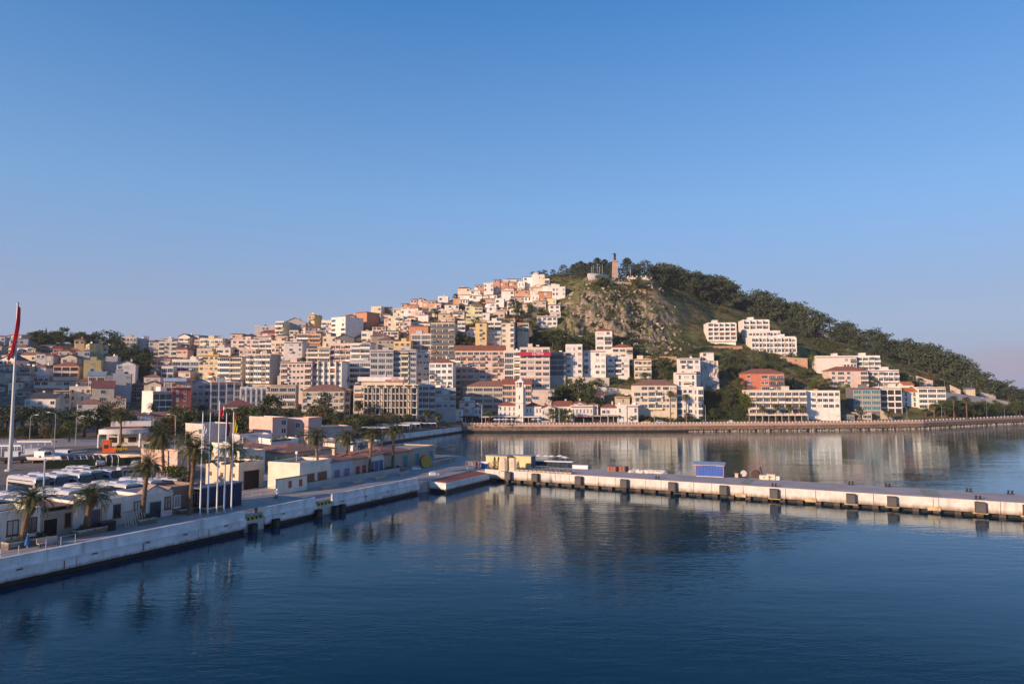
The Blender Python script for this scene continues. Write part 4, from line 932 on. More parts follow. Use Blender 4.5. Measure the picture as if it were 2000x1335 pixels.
door(r, W*.22, 1.7, 2.4, M('arch_shadow_door', (.12, .1, .12)), 6); part_box(r, 'arch_surround', M('arch_tan', (.55, .42, .34)), W*.22+1.0, W*.22+1.7, -3.2, -3.003, .02, 2.9)
r = qhouse(205, 285, 11, 3.1, 'white quay shop with two tall dark windows', 'W', '.w.w', dm=6)
r = qhouse(285, 343, 11, 3.0, 'white quay shop with a small pointed gable over its glass door', 'W', '..w', dm=6); W = tq(343, 11)-tq(285, 11)
door(r, -W*.08, 1.6, 2.2, GL[1], 6)
b = MB(); b.extr([(-1.9, 3.4), (0, 4.4), (1.9, 3.4)], -3.08, -1.9, 0); b.f = [tuple(reversed(f)) for f in b.f]; g = b.build('gable', wm('W'), r, (-W*.1, 0, 0))
b = MB(); b.extr([(-2.1, 3.38), (0, 4.42), (2.1, 3.38), (2.1, 3.55), (0, 4.6), (-2.1, 3.55)], -3.2, -1.8); b.f = [tuple(reversed(f)) for f in b.f]; b.build('gable_coping', M('coping_tan', (.5, .35, .29)), r, (-W*.1, 0, 0))
r = qhouse(343, 394, 11, 3.4, 'dark brown quay building with white-framed windows', 'B', 'w.w', dm=6, fr=0)
# navy corrugated screen
t0, t1 = tq(394, 9), tq(478, 9); rt = thing('corrugated_screen', 'navy blue corrugated steel screen behind the row of five flagpoles', 'screen', Q(t0, 9, GZ), QR)
nav = M('navy_steel', (.02, .035, .085), .6, .2); b = MB(); L = t1-t0
for k in range(int(L/.5)): b.box(k*.5, k*.5+.25, -.06, 0, 0, 3.4).box(k*.5+.25, k*.5+.5, -.001, .06, 0, 3.4)
b.build('sheet', nav, rt); MB().box(-.1, L+.1, -.3, 2.4, 3.401, 3.6).build('roof', M('screen_roof', (.12, .16, .24)), rt)
for x in (0, L): MB().box(x-.06, x+.06, 2.2, 2.35, 0, 3.4).build('post', DARKMETAL, rt)
# tan gateway block
t0 = 47.7; s = 21.7; t1 = tq(518, s); W = t1-t0
r = qhouse(0, 0, s, 4.4, 'tan block with a wide dark garage opening and roof garden beside the quay gate', 'C', '', t0=t0, t1=t1, dm=8.6, name='gate_building', cat='gate building', L='')
door(r, W*.0, W*.6, 3.2, BLACK, 8.6, nm='opening_shade_panel')  # flat black panel stands in for the shade inside the garage
for k, x in enumerate((-3, 0, 3)): MB().box(-W/2-.05, -W/2-.003, x-.35, x+.35, 2.2, 2.9).build('vent', BROWNFR, r)
# free standing wall with two red windows
t0, t1 = tq(545, 12), tq(600, 12.3); rt = thing('garden_wall', 'pale rendered wall with two narrow red window slots beside the gate yard', 'wall', Q(t0, 12, GZ), QR); L = t1-t0
MB().box(0, L, 0, .4, 0, 2.5).build('wall', wm('I'), rt); MB().box(-.05, L+.05, -.05, .45, 2.501, 2.62).build('coping', coping, rt)
for x in (L*.42, L*.78): MB().box(x-.35, x+.35, -.04, -.002, .8, 2.0).build('window', M('red_shutter', (.4, .07, .05), .6), rt)
t0, t1 = tq(600, 12), tq(785, 12); rt = thing('garden_wall', 'long low grey wall in front of the coloured shop row', 'wall', Q(t0, 12.4, GZ), QR); L = t1-t0
MB().box(0, L, 0, .3, 0, 1.0).build('wall', wm('G'), rt); MB().box(-.03, L+.03, -.05, .35, 1.001, 1.1).build('coping', wm('E'), rt)
# coloured shop row
def SB(p0, p1, yt, label, wk, drs, dc, roof='h', dm=9, front='', **kw):
    rr = XR(p0); u = (rr*116+39.7)/(.37-rr*.929); D = 116+u*.929
    r = B(p0, p1, yt, D, label, wk, front, 1, roof, 68.3, dm, name='quay_shop', cat='quay shop', rc='b', top=.1, pitch=.14, **kw)
    a = R(68.3); r0, r1 = XR(p0), XR(p1); W = (r1*D-r0*D)/(math.cos(a)-r1*math.sin(a))
    for f, w, h in drs: door(r, (f-.5)*W, w, h, dc, dm, .05)
    return r
bd = M('door_brown', (.2, .08, .05), .6); rd_ = M('door_crimson', (.38, .04, .06), .6); bl_ = M('door_blue', (.04, .12, .26), .6); te = M('door_teal', (.03, .22, .24), .6); pu = M('shutter_purple', (.2, .16, .27), .6)
SB(588, 649, 905, 'white quay shop with two big brown doors and a planted roof', 'I', ((.3, 2.6, 2.4), (.7, 2.6, 2.4)), bd, 'f', 7)
SB(649, 691, 899, 'pale blue quay shop with a purple shutter', 'L', ((.25, 1.7, 2.2), (.7, 1.7, 2.2)), pu)
SB(691, 721, 894, 'grey quay shop with two crimson doors', 'E', ((.3, 1.3, 2.2), (.7, 1.3, 2.2)), rd_)
SB(721, 751, 888, 'white quay shop with three bright blue doors', 'W', ((.2, 1.4, 2.6), (.5, 1.4, 2.6), (.8, 1.4, 2.6)), bl_)
SB(751, 803, 883, 'taupe quay shop with two teal doors and red tiled roof', 'T', ((.3, 1.6, 2.6), (.78, 2.0, 2.6)), te)
SB(803, 850, 875, 'last taupe quay shop with teal doors beside the yellow cable drum', 'T', ((.25, 2, 2.6), (.82, 2, 2.6)), te, 'f')
# roofs and blocks behind
LOW = dict(name='low_building', cat='low building', pitch=.12)
B(400,458,829,200,'pinkish white block with a blank shaded flank behind the flagpoles','F','..',2,'f',52,11,L='..w',**LOW)
B(533,562,818,214,'pink building with a long sunlit wall and a dark doorway','P','.w',2,'f',50,14,L='....',**LOW)
B(562,603,819,222,'pink end block with white roof edge below the dark trees','P','.w.',2,'f',-12,9,**LOW)
B(632,688,834,232,'low pink block near the white slatted canopies','P','...',1,'f',40,10,L='.',**LOW)
B(603,632,835,236,'pale pink wall block between two pink buildings','P','..',1,'f',20,8,**LOW)
B(478,545,874,163,'low house with wide brown hipped roof in the shop quarter','E','ww',1,'h',45,12,rc='b',**LOW)
B(531,584,861,180,'white flat-roofed box with a brown terrace edge','W','...',1,'f',40,9,L='.',**LOW)
B(560,655,880,148,'low house with long brown roof carrying white dishes','E','www',1,'h',60,13,rc='b',**LOW)
B(470,520,882,140,'white walled yard house with curved parapet','I','..',1,'f',50,9,L='..',**LOW)
B(655,700,868,185,'cream low house with shrubs along its terrace','C','w.w',1,'f',45,9,L='.',**LOW)
B(640,656,860,205,'small pinkish roof box above the shop quarter','F','w',1,'f',30,5,L='.',**LOW)
B(700,748,864,200,'grey-white low house near the inner basin','V','w.w',1,'f',50,9,**LOW)
B(470,532,852,195,'grey shaded terrace house below the pink building','V','w.ww',1,'f',35,9,**LOW)
B(455,478,872,150,'cream parapet house beside the flagpoles','I','..',1,'f',50,9,L='..',**LOW)
B(350,372,886,135,'narrow house with pink and lime painted panels behind the date palms','P','..',1,'f',55,14,L='....',**LOW)
B(280,297,858,180,'little tan booth with a square window by the car park','C','w',1,'t',20,3,L='w',name='booth',cat='booth')
def roofplants(px, py, z, n, lb):
    p = PG(px, py, z); rt = thing('roof_planter', lb, 'planter', p, QR); MB().box(-n*.45, n*.45, -.3, .3, 0, .4).build('trough', BROWNFR, rt); b = MB(); rr = random.Random(int(px*3))
    for k in range(n*2): leaf_quads(b, (rr.uniform(-n*.42, n*.42), rr.uniform(-.2, .2), .6+rr.random()*.4), rr.uniform(.3, .6), 26, .12, rr, 1.)
    b.build('foliage', LF[rr.choice(('broad', 'bright', 'dry'))], rt)
PLANTS = ((555,902,5.5,5,'row of shrubs along the near edge of the planted shop roof'),(600,898,5.6,5,'row of shrubs in the middle of the planted shop roof'),(632,897,5.6,4,'yellowish shrubs at the far edge of the planted shop roof'),(405,904,6.6,5,'roof garden trough on the tan gate block nearer the flagpoles'),(455,905,6.6,5,'roof garden trough above the garage opening'),(498,902,6.4,4,'roof garden trough at the corner of the tan gate block'),
          (548,861,8.4,6,'planted brown trough on the white flat-roofed box'),(680,868,6.,5,'shrubs on the cream low house terrace'),(712,872,5.2,5,'green shrubs on the roof behind the blue-door shop'),(738,874,5.2,4,'shrubs on the roof behind the second last palm'),(480,846,7.,6,'row of pot plants below the pink building'),(590,851,7.,5,'row of pot plants below the pink end block'))
# curved gate house
def gatehouse():
    p = PG(190, 874, 2.05); q = PG(276, 872, 2.05); D = p.y; W = (q-p).length; rz = math.atan2(q.y-p.y, q.x-p.x)
    rt = thing('gatehouse', 'white gatehouse with curved canopy on round columns beside the palms', 'gatehouse', p, rz)
    w = wm('W'); arc = [(W/2+W*.56*math.sin(a), -1.5+3*(1-math.cos(a))*1.3) for a in np.linspace(-1.1, 1.1, 15)]
    b = MB(); b.prism(arc + [(W*1.02, 9), (-.02*W, 9)], 4.0, 5.4); b.build('canopy', w, rt)
    b = MB(); b.box(.1*W, .95*W, 4, 9.5, 5.401, 5.9); b.build('roof', rm('m'), rt)
    MB().box(.15*W, 1.1*W, 7, 12, 5.9, 7.4).build('upper_block', w, rt)
    MB().box(.1*W, .98*W, 5, 9, -.2, 4.0).build('wall', w, rt)
    for x in (.03*W, .5*W, .97*W): MB().lathe([(.4, 0), (.38, 4.0)], 14, 0, (x, -.1 if abs(x-W/2) > 2 else -1.0, 0)).build('column', w, rt)
    for x in (.25, .4, .7): put('window', win_mesh(2.2, 1.5, 1, 0), rt, (x*W, 4.98, 1.2))
gatehouse()
def canopy(p0, p1, py, h, dep, label, m, n=6):
    p, q = PG(p0, py, 2.1), PG(p1, py, 2.1); W = (q-p).length; rz = math.atan2(q.y-p.y, q.x-p.x); rt = thing('canopy', label, 'canopy', p, rz)
    b = MB(); k = max(3, int(W/1.1))
    for i in range(k): b.box(W*i/k, W*(i+.86)/k, 0, dep, h+.05*(i % 2), h+.14+.05*(i % 2))
    b.build('roof_slats', m, rt); MB().box(0, W, -.05, .06, h-.25, h-.001).build('fascia', WHITEMETAL, rt)
    for i in range(n): MB().box(W*i/(n-.99), W*i/(n-.99)+.1, .1, .2, 0, h-.26).build('post', STEEL, rt)
canopy(690, 760, 851, 3.2, 7, 'white low canopy roof of the waterside cafe nearest the shop row', WHITEMETAL)
canopy(733, 800, 848, 3.6, 9, 'white slatted cafe canopy behind the farthest quay palms', WHITEMETAL)
canopy(780, 820, 843, 3.4, 9, 'small slatted cafe canopy beside the blue awnings', WHITEMETAL)
canopy(800, 852, 838, 2.8, 6, 'blue cafe awning along the inner quay', M('awning_blue', (.03, .08, .25), .7))
canopy(32, 100, 884, 3.2, 6, 'cream striped shed roof over glazed bays behind the boats', wm('C'))
canopy(-25, 40, 892, 3.0, 8, 'long grey boatyard roof behind the tall flagpole', wm('V'))
canopy(222, 280, 976, 2.6, 4, 'grey carport roof in front of the parked buses', STEEL, 4)
canopy(70, 142, 997, 2.6, 4, 'grey carport roof behind the taupe shop', STEEL, 4)
canopy(-30, 62, 1013, 2.6, 4, 'grey carport roof behind the long white shop front', STEEL, 4)
# seafront awnings
for p0, p1, py, h, c, lb in ((897, 935, 828.5, 3, (.03, .03, .05), 'dark cafe awning beside the corner restaurant'), (935, 962, 829, 3, (.5, .48, .46), 'grey-white cafe awning left of the colonnaded restaurant'), (962, 1012, 829, 3.2, (.62, .62, .64), 'long white cafe canopy below the clock tower'),
                            (1014, 1050, 829, 3, (.06, .07, .1), 'dark steel-framed cafe canopy right of the clock tower'), (1122, 1158, 828, 3.2, (.4, .2, .2), 'dusty red cafe awning by the slit-window restaurant'), (1158, 1188, 828, 3.4, (.4, .33, .28), 'timber cafe pergola with dark interior'),
                            (1188, 1208, 828, 3.4, (.35, .28, .24), 'brown cafe pergola under the red-roofed restaurant'), (1463, 1578, 827, 3.4, (.7, .6, .52), 'long pale pergola along the front of the white hotel')):
    D = shore((p0+p1)/2)+15.5; z = 3.3; p, q = P(p0, 800, D), P(p1, 800, D); W = q.x-p.x; rt = thing('cafe_awning', lb, 'awning', (p.x, D, z))
    MB().box(0, W, 0, 3.6, h, h+.25).build('roof', M('awning_'+lb[-14:], c, .8), rt); MB().box(0, W, -.04, 0, h-.35, h+.2).build('valance', M('awning_'+lb[-14:], c, .8), rt)
    MB().box(.2, W-.2, 3.4, 3.6, 0, h-.01).build('interior_shade_sheet', DARKMETAL, rt)  # dark back sheet stands in for the shade under the awning
    for i in range(max(3, int(W/3)+1)): MB().box(W*i/max(2, int(W/3))-.08, W*i/max(2, int(W/3))+.08, .05, .2, 0, h-.36).build('post', wm('I'), rt)
# clock tower
def tower():
    D = 327; p = P(1008, 815, D); q = P(1026, 815, D); W = q.x-p.x-.6; z0 = 3.4; zt = P(1017, 757, D).z; H = zt-z0
    rt = thing('clock_tower', 'slim white square tower with open belfry and pointed cap on the seafront', 'tower', (p.x+W/2+.3, D+W/2, z0), R(-20)); w = wm('W'); a = W/2*1.0
    MB().box(-a, a, -a, a, -.5, H).build('shaft', w, rt); MB().box(-a-.15, a+.15, -a-.15, a+.15, H, H+.3).build('cornice', w, rt)
    for x in (-a+.25, a-.25):
        for y in (-a+.25, a-.25): MB().box(x-.25, x+.25, y-.25, y+.25, H+.3, H+2.6).build('belfry_pillar', w, rt)
    MB().box(-.3, .3, -.3, .3, H+.3, H+2.6).build('bell', DARKMETAL, rt)
    MB().box(-a-.35, a+.35, -a-.35, a+.35, H+2.6, H+2.9).build('belfry_slab', w, rt); MB().lathe([(a*1.4, H+2.9), (.08, H+4.6), (.04, H+5.4)], 4).build('cap', w, rt).rotation_euler.z = R(45)
    for k in range(3): put('window', win_mesh(.6, 1.6, 2, 0, True), rt, (0, -a, 2.2+k*(H-3)/3)); put('window', win_mesh(.6, 1.6, 2, 0, True), rt, (-a, 0, 2.2+k*(H-3)/3), R(-90))
    MB().box(-a-.05, a+.05, -a-.05, a+.05, H*.55, H*.55+.15).build('string_course', DARKMETAL, rt)
tower()
# ------------------------------------------------------------------ signs and lettering
def text(body, size, m, parent, loc, rx=90, rz=0, ext=.03):
    c = bpy.data.curves.new('lettering', 'FONT'); c.body = body; c.size = size; c.extrude = ext; c.align_x = 'CENTER'; c.align_y = 'CENTER'
    tmp = bpy.data.objects.new('lettering_src', c); COL.objects.link(tmp); bpy.context.view_layer.update()
    me = bpy.data.meshes.new_from_object(tmp.evaluated_get(bpy.context.evaluated_depsgraph_get())); bpy.data.objects.remove(tmp)
    me.materials.clear(); me.materials.append(m); o = put('lettering', me, parent, loc); o.rotation_euler = (R(rx), 0, R(rz)); return o
def hotel():
    D = 301; p = P(708, 800, D); q = P(812, 800, D); W = q.x-p.x; rz = R(4); zt = P(760, 752, D).z; z0 = 3; H = zt-z0; dm = 13
    cx, cy = (p.x+q.x)/2, D+dm/2
    rt = thing('hotel', 'beige hotel with full-height vertical fins and a red-lettered rooftop sign', 'hotel', (cx, cy, z0), rz); w = wm('I')
    MB().box(-W/2, W/2, -dm/2, dm/2, -3, H).build('wall', w, rt); fh = 3.05; y = -dm/2
    MB().box(-W/2-.6, W/2+.6, y-1.7, dm/2, H+.001, H+.35).build('roof_slab', w, rt)
    for f in range(5):
        z = H-.6-(f+1)*fh
        if f: MB().box(-W/2, W/2, y-1.0, y-.003, z+fh-.3, z+fh).build('floor_band', w, rt)
        for k in range(6):
            x = -W/2+W*(k+.5)/6; put('window', win_mesh(W/6*.8, 2.3, 2, rng.choice((0, 1, 1, 3))), rt, (x, y-.02, z+.25))
    for k in range(13):
        x = -W/2+.4+(W-3)*k/12; MB().box(x-.22, x+.22, y-1.35, y-1.001, H-.6-5*fh, H-.8).build('fin', wm('E'), rt)
    for k in range(6): MB().box(-W/2+1.6+(W-3.2)*k/5-.3, -W/2+1.6+(W-3.2)*k/5+.3, y-1.9, y-1.001, H-.9, H-.002).build('roof_bracket', wm('W'), rt)
    x0 = -W/2-1.5; MB().box(x0, W*.22, -3, 4, H+.36, H+1.8).build('penthouse', wm('C'), rt); MB().box(x0-1.5, W*.24, -4, 4, H+1.801, H+3.7).build('sign_wall', wm('W'), rt)
    MB().box(-W*.14, -W*.1, -4.05, 0, H+3.7, H+5).build('vent_stack', wm('F'), rt)
    red = M('sign_red', (.5, .03, .09), .5, .05, 1, 0)
    text('OTEL', 1.45, red, rt, (W*.08, -4.06, H+2.95)); text('BIRIM AKDENIZ', 1.3, red, rt, (W*.08, -4.06, H+1.75+.3), ext=.05)
    # set-back wing
    p = P(684, 800, 303); q = P(708, 800, 303); zt = P(695, 754, 303).z
    h2 = house('hotel', 'cream side wing of the fin-fronted hotel with deep balconies', 'hotel', (p.x+q.x)/2+1, 309, 3, q.x-p.x+1.5, 12, zt-3, R(12), 'f', 'C', 'bb', 5, L='.w', bal='I')
hotel()
def banner():
    D = 353-.9; l, r = P(1013, 691.5, D), P(1076, 692, D-1); W = (r-l).length; rt = thing('roof_banner', 'bright red banner with white lettering across the white-banded hotel', 'banner', l, math.atan2(r.y-l.y, r.x-l.x))
    MB().box(0, W, -.9, -.7, -.9, 1.0).build('sheet', M('banner_red', (.42, .03, .07), .7, .2), rt); wl = M('banner_white', (.8, .7, .72), .6, .05, 1, 0)
    text('ULTIMA', 1.75, wl, rt, (W*.6, -.93, .05))
    for k in range(5): MB().box(W*(k+.5)/5-.04, W*(k+.5)/5+.04, -.7, .6, -.1, .0).build('bracket', DARKMETAL, rt)
banner()
def bluesign():
    D = 297.5; l, r = P(320, 741, D), P(364, 742, D); W = (r-l).length; rt = thing('rooftop_sign', 'long blue glass rooftop sign above the red hotel', 'sign', (l.x, l.y, l.z-.9), 0)
    MB().box(0, W, -.15, 0, 0, 1.7).build('panel', M('sign_blue', (.12, .22, .38), .35, .15), rt); text('CARAVANSERAIL HOTEL', .95, M('sign_pale', (.5, .6, .72), .5), rt, (W/2, -.18, .85))
    for k in range(6): MB().box(W*(k+.5)/6-.05, W*(k+.5)/6+.05, .001, .1, -2.2, 1.6).build('support', DARKMETAL, rt)
bluesign()
# rooftop clutter: solar heaters, dishes
def clutter():
    t0 = d0 = None; n = 0
    roots = [o for o in COL.objects if o.parent is None and o.get('_H') and o.get('category') in ('apartment block', 'house', 'hotel', 'restaurant') and any(c.name.startswith('parapet') for c in o.children)]
    for o in roots:
        if rng.random() > .62: continue
        p = o.matrix_basis @ Vector((rng.uniform(-2, 2), rng.uniform(-2.5, -.5), o['_H']+.07))
        if rng.random() < .72:
            if t0 is None:
                t0 = thing('solar_water_heater', 'white solar water tank with dark tilted panel on a town rooftop', 'water heater', p, 0, 'rooftop solar water heaters')
                MB().tube([(-.8, .5, 1.35), (.8, .5, 1.35)], .34, 10).build('tank', WHITEMETAL, t0, smooth=False)
                b = MB(); b.add([(-.9, -1, .2), (.9, -1, .2), (.9, .35, 1.1), (-.9, .35, 1.1), (-.9, -1, .28), (.9, -1, .28), (.9, .35, 1.18), (-.9, .35, 1.18)], [(3, 2, 1, 0), (4, 5, 6, 7), (0, 1, 5, 4), (1, 2, 6, 5), (2, 3, 7, 6), (3, 0, 4, 7)]); b.build('panel', GL[0], t0)
                for x in (-.75, .75): MB().box(x-.05, x+.05, .45, .55, 0, 1.05).build('leg', STEEL, t0)
            else: copytree(t0, p, rng.uniform(-.6, .6))
        else:
            if d0 is None:
                d0 = thing('satellite_dish', 'white satellite dish on a town rooftop', 'satellite dish', p, 0, 'rooftop satellite dishes')
                MB().lathe([(.05, 0), (.35, .06), (.6, .2), (.58, .22), (.33, .1), (.05, .04)], 14).build('dish', WHITEMETAL, d0, (0, 0, 1.0)).rotation_euler.x = R(70)
                MB().tube([(0, 0, 0), (0, .05, 1.0)], .05, 6).build('mast', STEEL, d0)
            else: copytree(d0, p, rng.uniform(-.8, .8))
clutter()
# ------------------------------------------------------------------ plants
LF = dict(pine=leafmat('pine_needles', (.035, .054, .038), (.11, .14, .075)), broad=leafmat('broad_leaves', (.032, .052, .02), (.105, .13, .048)), bright=leafmat('fresh_leaves', (.045, .08, .012), (.13, .17, .03)),
          scrub=leafmat('scrub_leaves', (.03, .042, .015), (.11, .11, .04)), dry=leafmat('dry_leaves', (.1, .07, .03), (.24, .17, .08)), palm=leafmat('palm_leaves', (.04, .06, .022), (.16, .16, .06)))
BARK = M('bark', (.09, .065, .05), .95, .4, 2, .2); PBARK = M('palm_bark', (.17, .11, .07), .95, .4, 3, .2, bump=.6)
TM = {}
def leaf_quads(b, c, rad, n, s, rr, flat=1.):
    for _ in range(n):
        d = Vector((rr.gauss(0, 1), rr.gauss(0, 1), rr.gauss(0, 1)*flat)); d = d.normalized() * rad * (rr.random() ** .45); d.z *= flat
        a = Vector((rr.gauss(0, 1), rr.gauss(0, 1), rr.gauss(0, 1))).normalized(); u = a.orthogonal().normalized()*s*rr.uniform(.6, 1.3); v = a.cross(u).normalized()*s*rr.uniform(.5, 1.)
        p = Vector(c)+d; b.add([p-u, p-v*.8, p+u, p+v*.9], [(0, 1, 2, 3)])
def tree_mesh(kind, var):
    """unit-height tree: (crown mesh, trunk mesh)"""
    k = (kind, var)
    if k in TM: return TM[k]
    rr = random.Random(hash(kind) % 1000 if False else sum(map(ord, kind))*13+var); b = MB(); t = MB(); mat = LF['pine']
    if kind == 'pine':
        for i in range(18):
            z = .12+.82*i/17; r = (.3*(1-((z-.45)/.6)**2) if z > .45 else .3)*rr.uniform(.7, 1.25); w = rr.uniform(0, 6.3); q = r*.75
            leaf_quads(b, (math.cos(w)*q, math.sin(w)*q, z), .17*rr.uniform(.7, 1.15), 62, .032, rr, .7)
        t.tube([(0, 0, -.1), (.02, 0, .35), (0, .02, .85)], [.035, .028, .01], 6)
    elif kind == 'cone':
        for i in range(18):
            z = .1+.88*i/17; r = .3*(1-z)**.8+.015
            for w in (0, 2.1, 4.2): leaf_quads(b, (math.cos(w+i)*r*.7, math.sin(w+i)*r*.7, z), r*.75+.02, 24, .028, rr, .7)
        t.tube([(0, 0, -.1), (0, 0, .9)], [.03, .008], 6)
    elif kind == 'umbrella':
        for i in range(22):
            w = rr.uniform(0, 6.3); q = .42*math.sqrt(rr.random()); leaf_quads(b, (math.cos(w)*q, math.sin(w)*q, .7+.18*(1-q/.42)+rr.uniform(-.16, .06)), .16, 62, .03, rr, .7)
        t.tube([(0, 0, -.1), (.02, .01, .4), (0, 0, .75)], [.04, .032, .02], 6)
        for w in (0, 1.3, 2.6, 3.9, 5.2): t.tube([(0, 0, .5), (.14*math.cos(w), .14*math.sin(w), .65), (.28*math.cos(w), .28*math.sin(w), .78)], [.018, .013, .007], 5)
    elif kind in ('broad', 'bright', 'dry'):
        mat = LF[kind]
        for i in range(17):
            w = rr.uniform(0, 6.3); z = rr.uniform(.3, .85); q = .33*math.sin(math.pi*min(1, (z-.05)/.98))*rr.uniform(.3, 1.05)
            leaf_quads(b, (math.cos(w)*q, math.sin(w)*q, z), .17*rr.uniform(.75, 1.2), 66, .03, rr, .85)
        t.tube([(0, 0, -.1), (.01, 0, .3), (0, .01, .6)], [.04, .03, .015], 6)
        for w in (.5, 2.5, 4.4): t.tube([(0, 0, .25), (.12*math.cos(w), .12*math.sin(w), .45), (.2*math.cos(w), .2*math.sin(w), .65)], [.02, .013, .006], 5)
    elif kind == 'cypress':
        for i in range(20): z = .08+.9*i/19; leaf_quads(b, (0, 0, z), .09*math.sin(math.pi*min(.97, z*.85+.15))+.015, 34, .022, rr)
        t.tube([(0, 0, -.1), (0, 0, .8)], [.02, .006], 5)
    elif kind == 'bush':
        mat = LF['broad']
        for i in range(8): w = rr.uniform(0, 6.3); q = rr.uniform(0, .35); leaf_quads(b, (math.cos(w)*q, math.sin(w)*q, rr.uniform(.2, .65)), .28, 60, .05, rr, .8)
        t.tube([(0, 0, -.2), (0, 0, .4)], [.04, .02], 5)
    TM[k] = (b.mesh('crown', mat), t.mesh('trunk', BARK)); return TM[k]
def tree(x, y, z, h, kind, label, name='tree', cat=None, group=None, w=1.):
    rt = thing(name, label, cat or name.replace('_', ' '), (x, y, z), rng.uniform(0, 6.28), group); c, t = tree_mesh(kind, rng.randrange(3))
    rt.scale = (h*w, h*w, h); put('crown', c, rt); put('trunk', t, rt); return rt
def TP(px, yt, yb, kind, label=None, D=None, w=1., **kw):
    D = D or hit(px, yb); p = P(px, yb, D); z = th(p.x, D); zt = P(px, yt, D).z; return tree(p.x, D, z, max(1.5, zt-z), kind, label, w=w, **kw)
g1 = 'pines along the hill crest'
for px, yt in ((1040,531),(1052,529),(1062,527),(1078,526),(1088,530),(1098,517),(1108,524)): TP(px, yt, 0, 'pine', 'dark pine on the crest above the hillside quarter', D=508+rng.uniform(-4, 8), name='pine_tree', group='pines above the hillside quarter', w=1.1)
for px, yt in ((1116,516),(1124,513),(1131,510),(1139,514),(1149,512),(1162,504),(1176,507),(1189,512),(1219,504)): TP(px, yt, 0, 'cone', 'pointed dark conifer on the summit behind the statue', D=498+rng.uniform(-5, 8), name='conifer', group='conifers on the summit', w=1.75)
CR = ((1232,518),(1243,514),(1253,509),(1266,519),(1278,521),(1291,518),(1300,524),(1315,522),(1328,527),(1341,533),(1352,530),(1363,538),(1374,537),(1387,543),(1398,541),(1410,549),(1418,556),(1467,566),(1490,574),(1480,570),(1507,582),(1521,591),(1534,592),(1546,597),(1560,600),(1575,607),(1587,612),(1601,620),(1620,632),(1636,628),(1650,640),(1668,645),(1684,641),(1693,648),(1707,652),(1722,664),(1735,668),(1748,661),(1760,670),(1775,676),(1788,671),(1800,679),(1812,684),(1826,688),(1838,693),(1850,699),(1863,706))
for px, yt in CR: TP(px, yt, 0, 'pine', 'dark pine on the long ridge right of the statue', D=float(np.interp(px, [1230, 1400, 1600, 1700, 1800, 1870], [485, 522, 500, 492, 476, 462]))+rng.uniform(-6, 4), name='pine_tree', group=g1, w=1.25)
for i in range(84):
    px = rng.uniform(1270, 1860); yt = float(np.interp(px, [a for a, _ in CR], [b for _, b in CR])); d = float(np.interp(px, [1270, 1400, 1600, 1700, 1800, 1870], [478, 505, 480, 465, 452, 445]))
    lo = float(np.interp(px, [1270, 1330, 1400, 1500, 1600, 1700, 1860], [16, 22, 26, 40, 50, 46, 16]))
    yb = yt + 16 + rng.random()**1.3*lo
    TP(px, yb-rng.uniform(16, 26), yb, 'pine', 'dark pine on the slope below the ridge line', name='pine_tree', group='pines on the slope below the ridge', w=1.25)
for px, yt in ((1874,722),(1882,733),(1893,727),(1901,741),(1914,744),(1923,750),(1931,743),(1946,758),(1958,760),(1968,766),(1979,770),(1990,766),(1889,745),(1868,726),(1908,752),(1936,757)): TP(px, yt, 0, 'pine', 'low pine on the tapering end of the ridge', D=452+rng.uniform(-14, 8), name='pine_tree', group='low pines at the end of the ridge', w=1.3)
# left skyline and park
for px, yt, yb, k, w, lb in ((120,635,672,'broad',1.0,'tallest dark round tree on the left skyline'),(108,645,676,'broad',1.,'dark tree leaning against the tallest skyline tree'),(157,645,670,'broad',.9,'dark domed tree behind the yellow roof house'),(190,648,678,'pine',1.,'ragged pine with sky gaps above the ochre block'),(214,646,690,'pine',.9,'tall ragged pine right of the ochre block'),
    (228,658,700,'pine',.8,'dark pine leaning down the slope beside the tall ragged pine'),(240,680,704,'broad',1.,'dark broad tree above the white gable house'),(256,676,704,'broad',1.,'broad tree with dense crown right of the white gable house'),(280,684,716,'broad',.8,'last dark tree of the slope before the beige flats'),(60,660,678,'broad',1.3,'low dark hedge tree below the prayer hall'),(84,662,680,'broad',1.3,'low dark tree under the minaret'),
    (140,655,672,'broad',1.2,'small dark tree between two skyline trees'),(174,655,674,'pine',1.2,'small pine behind the ochre block')):
    TP(px, yt, yb, k, lb, D=float(np.interp(yb, [670, 680, 700, 716], [440, 415, 392, 370])), w=w*1.45)
for px, yt, D, w in ((-15,795,262,1.5),(20,790,266,1.5),(52,786,262,1.5),(84,783,266,1.4),(110,785,260,1.4),(138,792,256,1.4),(156,802,250,1.2),(68,800,252,1.3),(30,804,250,1.3),(122,804,248,1.2)): TP(px, yt, 0, 'umbrella', 'dark umbrella pine in the dense grove beside the boatyard', D=D, w=w, name='umbrella_pine', group='umbrella pines of the park grove')
